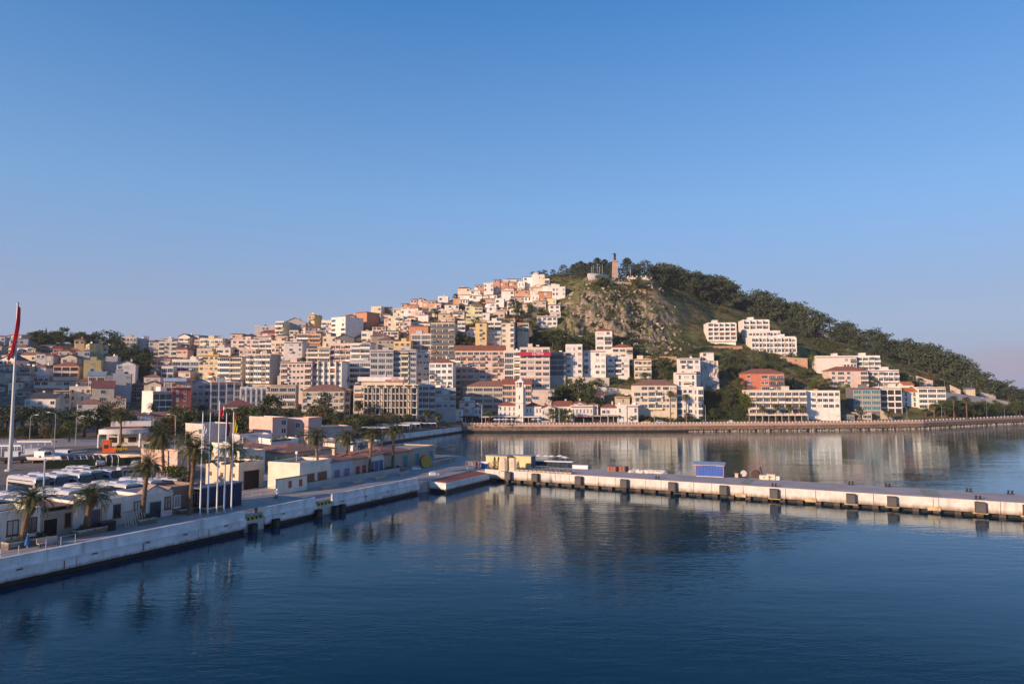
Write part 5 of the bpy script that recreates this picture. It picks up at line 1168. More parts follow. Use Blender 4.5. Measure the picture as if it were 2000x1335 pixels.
for px, yt, D, k, w, lb in ((127,822,232,'dry',.8,'olive feathery tree at the edge of the pine grove'),(148,832,226,'bright',.8,'small light green tree beside the feathery tree'),(172,812,228,'bright',.85,'bright green tree left of the gatehouse'),(200,795,246,'broad',1.2,'dark green tree behind the gatehouse'),(225,788,250,'broad',1.1,'leafy tree in front of the pink-white house'),(252,772,262,'dry',.9,'tall thin-topped tree beside the white hotel'),
    (270,790,258,'broad',1.,'dark tree under the white hotel'),(246,800,250,'broad',1.,'dark tree behind the palm of the gatehouse'),(345,812,248,'broad',.8,'dark tree behind the lamp post'),(380,800,262,'broad',1.1,'dark tree below the red hotel'),(400,790,268,'broad',.9,'dark tree before the blue-grey house'),(440,795,262,'dry',1.,'olive-green tree behind the flags'),(462,792,268,'broad',1.,'dark tree under the maroon roof'),
    (490,800,262,'broad',1.2,'dark spreading tree left of the pink building'),(520,788,274,'broad',1.1,'dark tall tree beside the pilaster block'),(548,765,280,'broad',1.05,'big dark tree in front of the brownish terrace block'),(575,795,268,'broad',1.2,'dark low tree above the pink end block'),(600,798,262,'broad',1.2,'dark low tree before the brown-roofed apartment house'),(625,806,262,'broad',1.2,'dark low tree left of the tall conifer'),
    (650,768,284,'pine',1.,'tall dark conifer in front of the brown-roofed apartment house'),(672,800,262,'broad',1.2,'dark tree at the corner of the fin hotel'),(695,806,258,'broad',1.25,'round dark tree at the foot of the fin hotel'),(725,810,262,'broad',1.3,'dark bushy tree below the fin hotel'),(752,812,264,'broad',1.2,'dark round tree beside the slatted canopy'),(780,806,270,'broad',1.3,'dark tree at the right foot of the fin hotel'),(640,812,250,'broad',1.3,'dark low tree behind the pale pink wall block'),
    (415,806,252,'broad',1.2,'dark shrub-like tree behind the tallest flag'),(560,800,262,'broad',1.2,'dark low tree next to the big dark tree'),(710,803,255,'broad',1.2,'second round dark tree in front of the fin hotel')): TP(px, yt, 0, k, lb, D=D, w=w)
# town and slope trees (px, top, base, kind, width, label)
for px, yt, yb, k, w, lb in ((1003,581,612,'broad',1.,'large dark tree in the middle of the hillside quarter'),(1012,594,628,'broad',1.1,'tall dark tree below the middle of the hillside quarter'),(992,612,640,'broad',1.1,'dark tree left of the cream tower'),(964,612,638,'broad',1.1,'dark tree over the white flats with pale balconies'),(942,583,600,'broad',1.3,'round tree beside the tall white house of the quarter'),(930,617,640,'broad',1.,'dark green tree at the top of the yellow tower'),
    (850,600,618,'broad',1.6,'wide grey-green hedge tree in the lower quarter'),(902,591,605,'broad',1.4,'small round tree beside the vivid orange house'),(890,572,588,'broad',1.1,'dark tree on the skyline of the quarter'),(1058,597,622,'broad',1.2,'round dark tree below the grey-tan house'),(1034,590,614,'bright',1.,'light green tree beside the narrow cream wall'),(806,622,636,'broad',1.3,'small green garden tree behind the brick-topped block'),(846,624,636,'broad',1.2,'low tree beside the blank white cube'),
    (905,650,690,'broad',1.4,'dark tree mass beside the tall beige tower'),(922,655,690,'broad',1.2,'dark tree under the white gable cottage'),(1040,615,650,'broad',1.1,'dark tree left of the bright white terrace house'),(1048,640,672,'broad',1.3,'dark tree in the gully above the banner hotel'),(1062,645,682,'broad',1.2,'big dark tree in the shaded gully'),(1040,655,684,'bright',1.1,'lighter green tree in the shaded gully'),(1080,640,682,'broad',1.3,'dark tree at the foot of the crag'),(1098,640,685,'broad',1.1,'tall dark tree right of the gully'),
    (1115,650,690,'broad',1.1,'dark tree above the bare concrete frame'),(1090,662,692,'broad',1.3,'dense tree behind the white-banded hotel'),(1135,655,690,'broad',1.2,'dark tree behind the slim white tower'),(1152,650,682,'broad',1.1,'tree left of the white four-storey block'),(1210,655,682,'broad',1.3,'dark tree right of the white four-storey block'),(1225,660,690,'broad',1.2,'dark tree above the red hipped roof house'),
    (1085,748,800,'broad',.9,'green tree beside the covered roof terrace'),(1100,745,785,'bright',.9,'lighter tree behind the seafront terrace hotel'),(1115,735,780,'broad',1.1,'dark tree below the bare concrete frame'),(1132,732,790,'broad',1.1,'big dark tree above the slit-window restaurant'),(1150,738,800,'broad',1.1,'tall dark tree in the sea cliff gap'),(1168,735,765,'broad',1.2,'tree in front of the white block with square windows'),(1145,765,808,'broad',1.2,'lower dark tree behind the restaurants'),(1165,770,805,'broad',1.2,'dark tree beside the old stone house'),
    (1194,732,755,'broad',1.3,'shrubby tree below the house with wooden shutters'),(1232,735,760,'broad',1.1,'dark tree left of the big cream house'),(1262,725,752,'broad',1.1,'green tree below the cream house with balcony panels'),(1290,700,740,'broad',1.2,'dark tree right of the cream house'),(1305,695,735,'broad',1.2,'dark tree left of the stepped white building'),(1280,690,718,'broad',1.3,'broad dark shrub tree on the grass slope'),(1300,715,745,'broad',1.2,'tree behind the big cream house roof'),(1250,680,705,'broad',1.3,'dark tree above the cream house'),
    (1345,660,690,'pine',.9,'dark pine at the gable end of the apartment row'),(1395,795,822,'broad',1.2,'dark tree at the cliff foot'),(1445,735,765,'broad',1.1,'tree left of the red house'),(1550,735,765,'cypress',1.3,'slim dark tree right of the red house'),(1590,738,768,'bright',1.1,'yellow-green tree above the hotel wing'),(1650,745,775,'bright',1.2,'bright green tree beside the pinkish tan house'),(1615,735,765,'broad',1.2,'dark tree behind the hotel wing'),(1590,690,722,'bright',1.1,'fresh green tree left of the long blank hall'),
    (1762,722,758,'broad',1.,'dark tree right of the house with shaded terrace'),(1700,730,760,'broad',1.,'dark tree between the tan house and the terrace house'),(1905,735,758,'pine',1.1,'round pine alone on the descending ridge'),(1880,728,752,'pine',1.3,'brownish pine on the descending ridge'),(1940,745,768,'pine',1.4,'low pine near the end of the ridge'),(1955,757,775,'pine',1.2,'small pine at the end of the ridge'),(1816,722,750,'dry',1.2,'brownish tree by the upper road'),(1795,735,760,'broad',1.2,'dark bush tree by the upper road'),
    (2000,758,790,'pine',1.1,'brown-green tree at the end of the headland'),(1235,822-12,826,'broad',1.2,'shrub tree beside the last restaurant')): TP(px, yt, yb, k, lb, w=w)
for i in range(70):
    px = rng.uniform(1325, 1600); yb = rng.uniform(700, 752); D = hit(px, yb)
    if any(abs((px-1000)/1339*D-bx) < bw/2+2 and abs(D-by) < bd/2+3 for bx, by, bw, bd in BLD): continue
    TP(px, yb-rng.uniform(9, 20), yb, rng.choice(('broad', 'pine', 'cypress', 'broad')), 'young tree in the plantation below the apartment rows', w=rng.uniform(.8, 1.2), D=D, name='young_tree', group='young trees of the hillside plantation')
for i in range(74):
    px = rng.uniform(1795, 1998); D = shore(px)+rng.uniform(17, 34); TP(px, rng.uniform(778, 800), 0, rng.choice(('broad', 'broad', 'bright')), name='roadside_tree', cat='tree', label='roadside tree in the dense belt along the right-hand road', D=D, w=1.1, group='roadside trees of the right-hand road')
for i in range(26):
    px = rng.uniform(1378, 1446); D = rng.uniform(345, 352); TP(px, rng.uniform(758, 795), 0, 'broad' if px < 1415 else 'bright', 'ivy-covered tree on the shaded cliff beside the long white hotel', D=D, w=.9, name='ivy_tree', cat='tree', group='ivy-covered trees on the cliff')
for i in range(30):
    px = rng.uniform(1250, 1372); D = rng.uniform(338, 341); TP(px, rng.uniform(800, 815), 0, rng.choice(('broad', 'dry')), 'low shrub tree at the foot of the cream house cliff', D=D, w=1.3, name='shrub_tree', cat='tree', group='shrub trees below the cream house')
for px, yt in ((957,797),(1076,795),(1090,794),(1105,797)): TP(px, yt, 0, 'umbrella' if px < 1000 else 'broad', ('flat-topped dark tree by the colonnaded restaurant' if px < 1000 else 'green promenade tree before the long red-roofed restaurant'), D=324, w=1.1, group='promenade trees')
for i in range(44):
    px = rng.uniform(-20, 175); D = rng.uniform(240, 262); TP(px, rng.uniform(828, 846), 0, 'broad', 'dark undergrowth tree beneath the umbrella pines', D=D, w=1.2, name='undergrowth_tree', cat='tree', group='undergrowth trees beneath the umbrella pines')
for n_, a0, a1, y0_, y1_, h0, h1, lb, gp in ((30, 46, 246, 408, 440, 6, 9.5, 'dark tree in the wooded strip along the left skyline', 'trees of the wooded left skyline'), (20, 214, 293, 368, 412, 6, 9, 'dark tree in the wooded hollow above the white gable house', 'trees of the wooded hollow')):
    for i in range(n_*3):
        px = rng.uniform(a0, a1); Y = rng.uniform(y0_, y1_); x = (px-1000)/1339*Y
        if any(abs(x-bx) < bw/2+1.2 and abs(Y-by) < bd/2+1.2 for bx, by, bw, bd in BLD): continue
        tree(x, Y, th(x, Y), rng.uniform(h0, h1), rng.choice(('broad', 'pine', 'broad')), lb, w=1.15, name='wood_tree', group=gp); n_ -= 1
        if n_ <= 0: break
for i in range(74):
    px = rng.uniform(325, 850); D = float(np.interp(px, [325, 600, 850], [262, 272, 296]))+rng.uniform(-12, 10); TP(px, rng.uniform(786 if px < 660 else 800, 820), 0, rng.choice(('broad', 'broad', 'dry')), 'dark tree in the continuous belt behind the port buildings', D=D, w=1.3, name='park_tree', cat='tree', group='trees of the belt behind the port')
for i in range(40):
    px = rng.uniform(30, 330); Y = rng.uniform(312, 420); x = (px-1000)/1339*Y
    if any(abs(x-bx) < bw/2+1.5 and abs(Y-by) < bd/2+1.5 for bx, by, bw, bd in BLD): continue
    tree(x, Y, th(x, Y), rng.uniform(4, 7.5), rng.choice(('broad', 'pine', 'broad')), 'dark garden tree between the houses of the left slope', w=1.2, name='garden_tree', cat='tree', group='garden trees of the left slope')
for i in range(46):
    px = rng.uniform(560, 1000); Y = rng.uniform(370, 455); x = (px-1000)/1339*Y
    if any(abs(x-bx) < bw/2+1.5 and abs(Y-by) < bd/2+1.5 for bx, by, bw, bd in BLD): continue
    tree(x, Y, th(x, Y), rng.uniform(3, 5.5), rng.choice(('broad', 'bright', 'broad')), 'small garden tree between the houses of the middle slope', w=1.2, name='garden_tree', cat='tree', group='garden trees of the middle slope')
for px, pb, h, k, lb in ((338, 950, 4.6, 'bright', 'bright green rounded tree beside the end of the near bus row'), (354, 962, 4.2, 'broad', 'darker green shrub tree between the near bus row and the brown building'), (346, 940, 3.6, 'bright', 'small green tree behind the rounded bright one')): p = PG(px, pb, GZ); tree(p.x, p.y, GZ, h, k, lb, w=1.15)
# ground cover on the hill
def scrub():
    b = MB(); rr = random.Random(21); n = 0
    while n < 7800:
        px = rr.uniform(1060, 1990); Y = rr.uniform(350, 520); x = (px-1000)/1339*Y; z = th(x, Y)
        if z < 9: continue
        if Y < shore(px)+26: continue
        dn = noise.noise(Vector((x*.035, Y*.035, 5)))
        if dn < rr.uniform(-.45, .35) and not (1100 < px < 1500 and Y > 385 and rr.random() < .5): continue
        if any(abs(x-bx) < bw/2+1.5 and abs(Y-by) < bd/2+2 for bx, by, bw, bd in BLD): continue
        s = rr.uniform(.5, 1.7)*(1.3 if dn > .25 else .8); leaf_quads(b, (x, Y, z+s*.3), s, 16, s*.3, rr, .6); n += 1
    for i in range(2200):
        px = rr.uniform(-60, 1000); Y = rr.uniform(300, 500); x = (px-1000)/1339*Y; z = th(x, Y); s = rr.uniform(.4, 1.2); leaf_quads(b, (x, Y, z+s*.3), s, 9, s*.35, rr, .6)
    tag(b.build('hillside_scrub', LF['scrub']), kind='stuff')
    b = MB()
    for i in range(1500):
        px = rr.uniform(1371, 1455); Y = rr.uniform(340.5, 356); x = (px-1000)/1339*Y; z = th(x, Y)
        if any(abs(x-bx) < bw/2+.6 and abs(Y-by) < bd/2+.6 for bx, by, bw, bd in BLD): continue
        leaf_quads(b, (x, Y, z+rr.uniform(0, .8)), 1.0, 16, .3, rr, .9)
    for i in range(500):
        px = rr.uniform(1246, 1375); Y = rr.uniform(335.5, 339); x = (px-1000)/1339*Y; z = th(x, Y); leaf_quads(b, (x, Y-.4, z+rr.uniform(0, 1.2)), .8, 12, .25, rr, .9)
    tag(b.build('cliff_ivy', LF['broad']), kind='stuff')
    b = MB(); import bmesh
    for i in range(520):
        px = rr.gauss(1205, 65); Y = rr.uniform(404, 456) if i % 4 else rr.uniform(385, 410)
        if px < 1085 or px > 1390: continue
        x = (px-1000)/1339*Y; z = th(x, Y); s = rr.uniform(.35, 1.5)
        vs = [Vector((rr.uniform(-1, 1), rr.uniform(-1, 1), rr.uniform(-.8, 1.2)))*s for _ in range(9)]
        bm = bmesh.new(); [bm.verts.new(v) for v in vs]; bmesh.ops.convex_hull(bm, input=bm.verts); bm.verts.index_update()
        b.add([(v.co.x+x, v.co.y+Y, v.co.z+z) for v in bm.verts], [tuple(v.index for v in f.verts) for f in bm.faces]); bm.free()
    tag(b.build('crag_boulders', M('crag_rock', (.4, .33, .27), .95, .45, .5, .25, stain=(.12, .1, .08), bump=.8)), kind='stuff')
scrub()
# ------------------------------------------------------------------ palms
def frond(b, w, el, L, rr, seg=9, lw=.42):
    d = Vector((math.cos(w), math.sin(w), 0)); side = Vector((-d.y, d.x, 0)); p = Vector((0, 0, 0)); a = el; st = L/seg; prev = None
    for i in range(seg+1):
        u = d*math.cos(a) + Vector((0, 0, 1))*math.sin(a); up = side.cross(u)
        if i:
            wl = lw*math.sin(math.pi*min(.93, .1+i/seg*.86))*rr.uniform(.85, 1.1)+.05
            for sg in (-1, 1):
                for h in (0, .5):
                    q = p - u*st*h; tip = q + side*sg*wl*rr.uniform(.85, 1.1) + u*wl*.75 - up*wl*rr.uniform(.15, .5); b.add([q-u*.045, q+u*.05, tip], [(0, 1, 2)])
        q = p + side*.018; r = p - side*.018
        if prev: b.add([prev[0], prev[1], r, q], [(0, 1, 2, 3)])
        prev = (q, r); p = p+u*st; a -= .125*(1+.07*i)
def palm_mesh(kind, var):
    k = ('palm', kind, var)
    if k in TM: return TM[k]
    rr = random.Random(var*7+3); b = MB()
    n = 46 if kind == 'date' else 34
    for i in range(n):
        frond(b, i*2.39996+rr.uniform(-.2, .2), 1.25-1.6*(i/n)**.9+rr.uniform(-.12, .12), rr.uniform(2.3, 2.9) if kind == 'date' else rr.uniform(1.3, 1.8), rr, lw=.5 if kind == 'date' else .6)
    dr = MB()
    for i in range(14 if kind == 'date' else 22): frond(dr, i*2.39996, -.75-rr.random()*.5, rr.uniform(1.1, 1.6), rr, 6, .3)
    TM[k] = (b.mesh('crown', LF['palm']), dr.mesh('dead_fronds', LF['dry'])); return TM[k]
def palm(x, y, z, h, label, r0=.32, kind='date', sc=1., lean=0., group=None, leanx=0.):
    rt = thing('palm_tree', label, 'palm', (x, y, z), rng.uniform(0, 6.28), group); rt.rotation_euler.z = 0
    b = MB(); pts = [(leanx*(i/7)**1.6, lean*(i/7)**1.6, h*i/7) for i in range(8)]; b.tube(pts, [r0*1.25]+[r0*(1-.3*i/7) for i in range(1, 7)]+[r0*1.05], 10); b.build('trunk', PBARK, rt)
    MB().lathe([(r0*.8, h-.9), (r0*1.5, h-.35), (r0*1.3, h+.15), (r0*.4, h+.35)], 10, 0, (leanx, lean, 0)).build('boot', PBARK, rt)
    c, d = palm_mesh(kind, rng.randrange(3)); w = rng.uniform(0, 6)
    put('crown', c, rt, (leanx, lean, h), w, sc); put('dead_fronds', d, rt, (leanx, lean, h-.1), w, sc); return rt
for a in PLANTS: roofplants(*a)
for px, pb, cx, cy, r0, sc, lb in ((57,1056,62,972,.4,1.,'stout palm with hanging fronds nearest the ship on the promenade'),(178,1025,180,965,.42,1.0,'stout palm in a planted white box'),(286,1009,289,906,.34,1.0,'tall palm between the white shop with two windows and the gabled shop'),(377,990,382,878,.34,1.05,'tall leaning date palm left of the five flagpoles'),(369,945,368,856,.33,1.1,'date palm behind the leaning date palm'),(319,935,316,850,.33,1.25,'full date palm in front of the gatehouse'),
    (309,928,308,866,.33,1.1,'second date palm hidden against the full date palm'),(449,975,455,874,.3,1.0,'date palm seen between the two last flagpoles'),(622,946,616,851,.3,1.05,'first palm of the quay row beside the brown doors'),(678,928,677,853,.3,1.1,'second palm of the quay row in front of the blue shop'),(721,930,727,848,.3,1.05,'third palm of the quay row beside the crimson doors'),(767,921,769,842,.3,1.05,'fourth palm of the quay row before the teal doors'),
    (236,875,236,812,.35,1.3,'broad palm in front of the gatehouse roof'),(298,846,298,793,.25,.9,'thin palm beside the small white gabled house'),(342,862,342,800,.3,1.0,'grey dry-looking palm behind the lamp post'),(395,835,395,796,.3,1.0,'dry brown palm under the red hotel')):
    p = PG(px, pb, GZ) if px not in (57, 178, 286, 377) else Q(tq(px, 8.9), 8.9, GZ); q = P(cx, cy, p.y); palm(p.x, p.y, GZ-.05, q.z-GZ, lb, r0, 'date', sc*1.12, 0, None, q.x-p.x)
for px, yt, lb in ((1309,768,'taller fan palm before the big cream house'),(1340,774,'fan palm before the white stepped building')): D = 329; p = P(px, yt, D); palm(p.x, D, 3.3, p.z-3.3, lb, .3, 'fan', 1.35)
for px, yt in ((1490,797),(1517,794),(1542,794),(1568,796)): D = 339; p = P(px, yt, D); palm(p.x, D, 3.4, p.z-3.4, 'small palm in front of the long white hotel', .28, 'fan', 1.3, group='small palms before the long white hotel')
for px, yt in ((834,806),(855,812),(725,800),(700,790),(609,798)): D = 300; p = P(px, yt, D); palm(p.x, D, th(p.x, D), max(3, p.z-th(p.x, D)), 'palm among the dark trees and cafes near the fin hotel', .28, 'fan', 1.5, group='palms near the fin hotel')
for px, yt in ((1678,800),(1735,806),(1808,808),(1824,793),(1862,778),(1887,780),(1543,752)): D = 361 if px > 1800 else 350; D = 372 if px == 1543 else D; p = P(px, yt, D); palm(p.x, D, th(p.x, D), max(3, p.z-th(p.x, D)), 'dusty palm along the right-hand road', .3, 'fan', 1.5, group='palms along the right-hand road')
# ------------------------------------------------------------------ vehicles
PAINT = {}
def paint(n, c):
    return M('car_paint_'+n, c, .3, .06, .8, .05, 0, 0, .5)
WSH = GL[0]; LAMP = M('lamp_glass', (.6, .6, .58), .15, .05, 1, 0, 0, 0, .5); TAIL = M('tail_lamp', (.4, .02, .02), .2, .05, 1, 0)
def wheels(rt, xs, y, r):
    for x in xs:
        for s in (-1, 1):
            o = MB().lathe([(r*.55, -.12), (r, -.1), (r, .1), (r*.55, .12)], 14).build('wheel', BLACK, rt, (x, s*y, r)); o.rotation_euler.x = R(90)
            MB().lathe([(r*.54, -.13), (r*.5, .13)], 10).build('rim', STEEL, o)
def bus_proto(L=9.2, name='coach', mat=None, H=3.0, W=2.4):
    rt = thing(name, 'x', 'coach'); m = mat or paint('white', (.5, .5, .51)); w = W/2
    # cross section swept along x; front at x=0, rear at -L, rounded roof edges
    sec = [(-w, .35), (w, .35), (w, 2.2), (w-.06, H-.35), (w-.28, H-.08), (w-.6, H), (-w+.6, H), (-w+.28, H-.08), (-w+.06, H-.35), (-w, 2.2)]
    st = [(-L, .97, 0), (-L+.25, 1, 0), (-.5, 1, 0), (-.12, .98, 0), (0, .95, 0)]
    b = MB(); n = len(sec)
    for x, k, _ in st:
        for y, z in sec:
            xx = x - (max(0, z-1.2)*.2 if x > -.6 else 0); b.v.append((xx, y*k, .35+(z-.35)*(k*.5+.5)))
    for i in range(len(st)-1):
        for j in range(n): q = (j+1) % n; b.f.append((i*n+j, i*n+q, (i+1)*n+q, (i+1)*n+j)); b.m.append(0)
    b.f += [tuple(range(n-1, -1, -1)), tuple((len(st)-1)*n+j for j in range(n))]; b.m += [0, 0]; b.build('body', m, rt)
    for s in (-1, 1):
        g = MB(); y0 = s*w; g.add([(-L+.5, y0+s*.012, 1.45), (-.75, y0+s*.012, 1.3), (-.95, y0+s*.005-s*.02, 2.42), (-L+.5, y0+s*.005-s*.02, 2.42)], [(0, 1, 2, 3) if s < 0 else (3, 2, 1, 0)]); g.build('side_glazing', WSH, rt)
        MB().box(-1.6, -.8, y0-.02 if s < 0 else y0, y0 if s < 0 else y0+.02, .5, 1.25).build('door', m, rt)
        MB().tube([(-.1, s*(w-.05), 2.5), (.3, s*(w+.15), 2.55), (.32, s*(w+.18), 2.1)], .05, 6).cbox((.32, s*(w+.18), 1.75), (.1, .22, .4)).build('mirror', BLACK, rt)
        MB().cbox((-.01, s*.85, .72), (.08, .4, .22)).build('headlight', LAMP, rt)
    g = MB(); g.add([(-.0, -w*.9, 1.25), (-.0, w*.9, 1.25), (-.28, w*.88, 2.62), (-.28, -w*.88, 2.62)], [(0, 1, 2, 3)]); g.v = [(x+.035, y, z) for x, y, z in g.v]; g.build('windscreen', WSH, rt)
    MB().box(-.3, .05, -w*.98, w*.98, .3, .55).build('bumper', M('bumper_grey', (.3, .3, .31), .6), rt)
    MB().box(-L*.55, -L*.36, -.6, .6, H-.02, H+.13).build('air_unit', m, rt); MB().box(-L*.8, -L*.72, -.4, .4, H-.02, H+.07).build('roof_hatch', M('hatch_grey', (.4, .4, .42)), rt)
    wheels(rt, (-L+2.0, -2.1), w-.12, .46); return rt
bz = math.atan2(-QN.y, -QN.x)
far = (('white coach with a dark windscreen, nearest the tall flagpole in the far bus row', 28.5, 46.0), ('white coach, second from the tall flagpole in the far bus row', 32.0, 46.6), ('white coach, third from the tall flagpole in the far bus row', 35.3, 45.6), ('white coach at the van end of the far bus row', 38.4, 47.6))
near = (('long white coach deepest into the near bus row behind the taupe shop', 17.5, 26.5), ('cream-roofed white coach with its nose by the arch doorway shop', 22.7, 25.9), ('long pale-roofed coach in the middle of the near bus row', 27.0, 26.2), ('white coach second from the gable shop in the near bus row', 31.0, 25.5), ('white coach behind the pointed gable shop at the end of the near row', 35.3, 25.8), ('white coach at the near end of the row behind the long white shop front', 12.5, 27.0))
proto = None
for grp, rows in (('coaches in the far bus row', far), ('coaches in the near bus row', near)):
    for lb, t, s in rows:
        if proto is None: proto = bus_proto(); o = proto; o.location = Q(t, s, GZ+.01); o.rotation_euler.z = bz; o['label'] = lb; o['group'] = grp
        else: copytree(proto, Q(t, s, GZ+.01), bz+rng.uniform(-.04, .04), lb, grp)
mini = bus_proto(6.4, 'minibus', None, 2.6, 2.1); mini['category'] = 'minibus'; mini.location = Q(22, 50, GZ+.01); mini.rotation_euler.z = bz; mini['label'] = 'white minibus with dark side glass at the boatyard end of the far row'
for lb, t, s, a in (('white minibus parked beside the last far-row coach', 42, 47.5, bz), ('white panel van facing the fence behind the parked coaches', 52, 52, bz+1.4), ('white minibus half hidden behind the far coaches near the fence', 44, 58, bz+.2), ('white minibus by the lone palm at the end of the near row', 40.5, 27, bz+.3)): copytree(mini, Q(t, s, GZ+.01), a, lb)
def car_proto(m, name='parked_car', van=False):
    rt = thing(name, 'x', 'car'); h = 1.5 if not van else 1.9
    prof = [(-4.3, .35), (-.05, .35), (0, .6), (-.1, .8), (-1.15, .95), (-1.85, h-.06), (-2.2, h), (-3.6, h), (-4.2, .95), (-4.35, .85)]
    b = MB(); b.extr([(x, z) for x, z in prof], -.86, .86); b.f = [tuple(reversed(f)) for f in b.f]
    b.v = [(x, y*(.84 if z > 1.2 else 1), z) for x, y, z in b.v]; b.build('body', m, rt)
    for s in (-1, 1):
        g = MB(); g.add([(-1.45, s*.835, .98), (-4.0, s*.835, .98), (-3.55, s*.735, h-.1), (-2.0, s*.735, h-.1)], [(0, 1, 2, 3) if s > 0 else (3, 2, 1, 0)]); g.v = [(x, y+s*.03, z) for x, y, z in g.v]; g.build('side_glazing', WSH, rt)
        MB().cbox((-.05, s*.62, .6), (.1, .35, .16)).build('headlight', LAMP, rt); MB().cbox((-4.33, s*.62, .72), (.08, .3, .18)).build('tail_light', TAIL, rt)
    g = MB(); g.add([(-1.17, -.74, .98), (-1.17, .74, .98), (-1.83, .66, h-.1), (-1.83, -.66, h-.1)], [(0, 1, 2, 3)]); g.v = [(x+.03, y, z+.03) for x, y, z in g.v]; g.build('windscreen', WSH, rt)
    wheels(rt, (-3.45, -.85), .8, .32); return rt
cars = {}
for lb, px, py, c, a in (('white estate car parked at the head of the car park lane', 244, 921, 'white', 2.2), ('dark car on the far side of the low white wall', 213, 899, 'dark', .4), ('second dark car behind the low white wall', 243, 898, 'dark', .5), ('silver car near the lone tall palm', 315, 935, 'silver', 2.0), ('white car beside the far fence posts', 185, 908, 'white', 2.4), ('grey car under the fence posts near the boats', 130, 893, 'silver', .9),
                        ('dark blue car left of the gatehouse', 160, 890, 'dark', 1.2), ('white car with open space around it near the inner gate', 270, 909, 'white', 1.9), ('red car on the seafront road at the basin corner', 908, 826.5, 'red', 0.), ('white car parked by the colonnaded restaurant', 1022, 827, 'white', 0.), ('yellow taxi on the seafront road near the last restaurant', 1252, 825.5, 'yellow', 3.14), ('white car on the seafront road below the cream house', 1299, 825, 'white', 0.1),
                        ('dark blue car at the foot of the ivy cliff', 1389, 823, 'dark', 0.), ('small white van at the foot of the ivy cliff', 1424, 823, 'white', 1.5), ('white car half hidden in the roadside belt', 1980, 809, 'white', .2), ('light car on the steep lane beside the white gable house', 278, 720, 'silver', .5)):
    if c not in cars:
        cars[c] = car_proto(paint(c, dict(white=(.8, .8, .79), dark=(.02, .025, .04), silver=(.45, .46, .48), red=(.35, .03, .03), yellow=(.75, .42, .02))[c])); o = cars[c]
    else: o = copytree(cars[c], (0, 0, 0))
    if px > 880 and px < 1950: D = shore(px)+9; p = P(px, py, D); o.location = (p.x, D, 3.29)
    elif py < 810 or px > 1950: D = hit(px, py); p = P(px, py, D); o.location = (p.x, D, th(p.x, D)+.6)
    else: o.location = PG(px, py, GZ+.01)
    o.rotation_euler.z = a; o['label'] = lb; o['category'] = 'taxi' if c == 'yellow' else 'car'
# yellow pickup and orange kiosk
p = PG(223, 883, GZ); q = PG(248, 882, GZ); rt = thing('pickup_truck', 'yellow flatbed truck with a ladder rack beside the orange kiosk', 'truck', p, math.atan2(q.y-p.y, q.x-p.x)); yp = paint('truck_yellow', (.75, .38, .01)); W = (q-p).length
b = MB(); b.extr([(0, .5), (1.9, .5), (1.9, 2.1), (.75, 2.1), (.1, 1.3)], -.9, .9); b.f = [tuple(reversed(f)) for f in b.f]; b.build('cab', yp, rt); MB().box(.5, 1.6, -.92, -.905, 1.3, 1.95).build('side_glazing', WSH, rt); MB().box(2.0, W, -.95, .95, .7, 1.2).build('flatbed', yp, rt)
MB().box(.6, W, -.9, -.8, 2.3, 2.4).box(.6, W, .8, .9, 2.3, 2.4).box(W-.1, W, -.8, .8, 2.3, 2.4).box(W-.1, W, -.9, -.8, 1.2, 2.3).build('ladder_rack', yp, rt); wheels(rt, (.8, W-.9), .85, .38)
p = PG(214, 883, GZ); rt = thing('kiosk', 'bright orange-red box kiosk beside the yellow truck', 'kiosk', p, .3); orr = paint('orange', (.8, .13, .02)); MB().box(-1.6, .3, -1, 1, 0, 3.3).build('body', orr, rt); MB().box(.301, 1.7, -1, 1, 0, 1.4).build('counter', orr, rt); MB().box(-1.7, .4, -1.1, 1.1, 3.301, 3.4).build('roof', orr, rt); MB().box(-1.2, -.1, -1.03, -1.001, 1.2, 2.2).build('hatch', DARKMETAL, rt)
# car park surface and low wall
def sheet(name, pts, z, m): tag(MB().prism([(p.x, p.y) for p in pts], z-.02, z).build(name, m), kind='structure')
sheet('car_park', [Q(0, 20), Q(44, 20), Q(50, 62), Q(0, 75)], GZ+.008, ASPH); sheet('boatyard_ground', [Q(0, 75.02), Q(50, 62.02), Q(72, 70.02), Q(110, 130), Q(20, 175)], GZ+.006, M('boatyard_earth', (.2, .165, .14), .95, .3, .3, 0)); sheet('access_road', [Q(44.01, 25), Q(60, 30), Q(72, 70), Q(50.1, 62)], GZ+.008, ASPH)
def wallrun(p, q, h, th_, label, m, name='boundary_wall'):
    L = (q-p).length; rt = thing(name, label, 'wall', p, math.atan2(q.y-p.y, q.x-p.x)); MB().box(0, L, 0, th_, -1.5, h).build('wall', m, rt); MB().box(-.05, L+.05, -.05, th_+.05, h+.001, h+.12).build('coping', CONC, rt); return rt
wallrun(PG(183, 898, GZ), PG(280, 900, GZ), 1.5, .3, 'low cream wall behind the car park with dark cars beyond', wm('C')); wallrun(PG(280, 899, GZ), PG(345, 892, GZ), 1.4, .3, 'low white wall between the booth and the date palms', wm('W'))
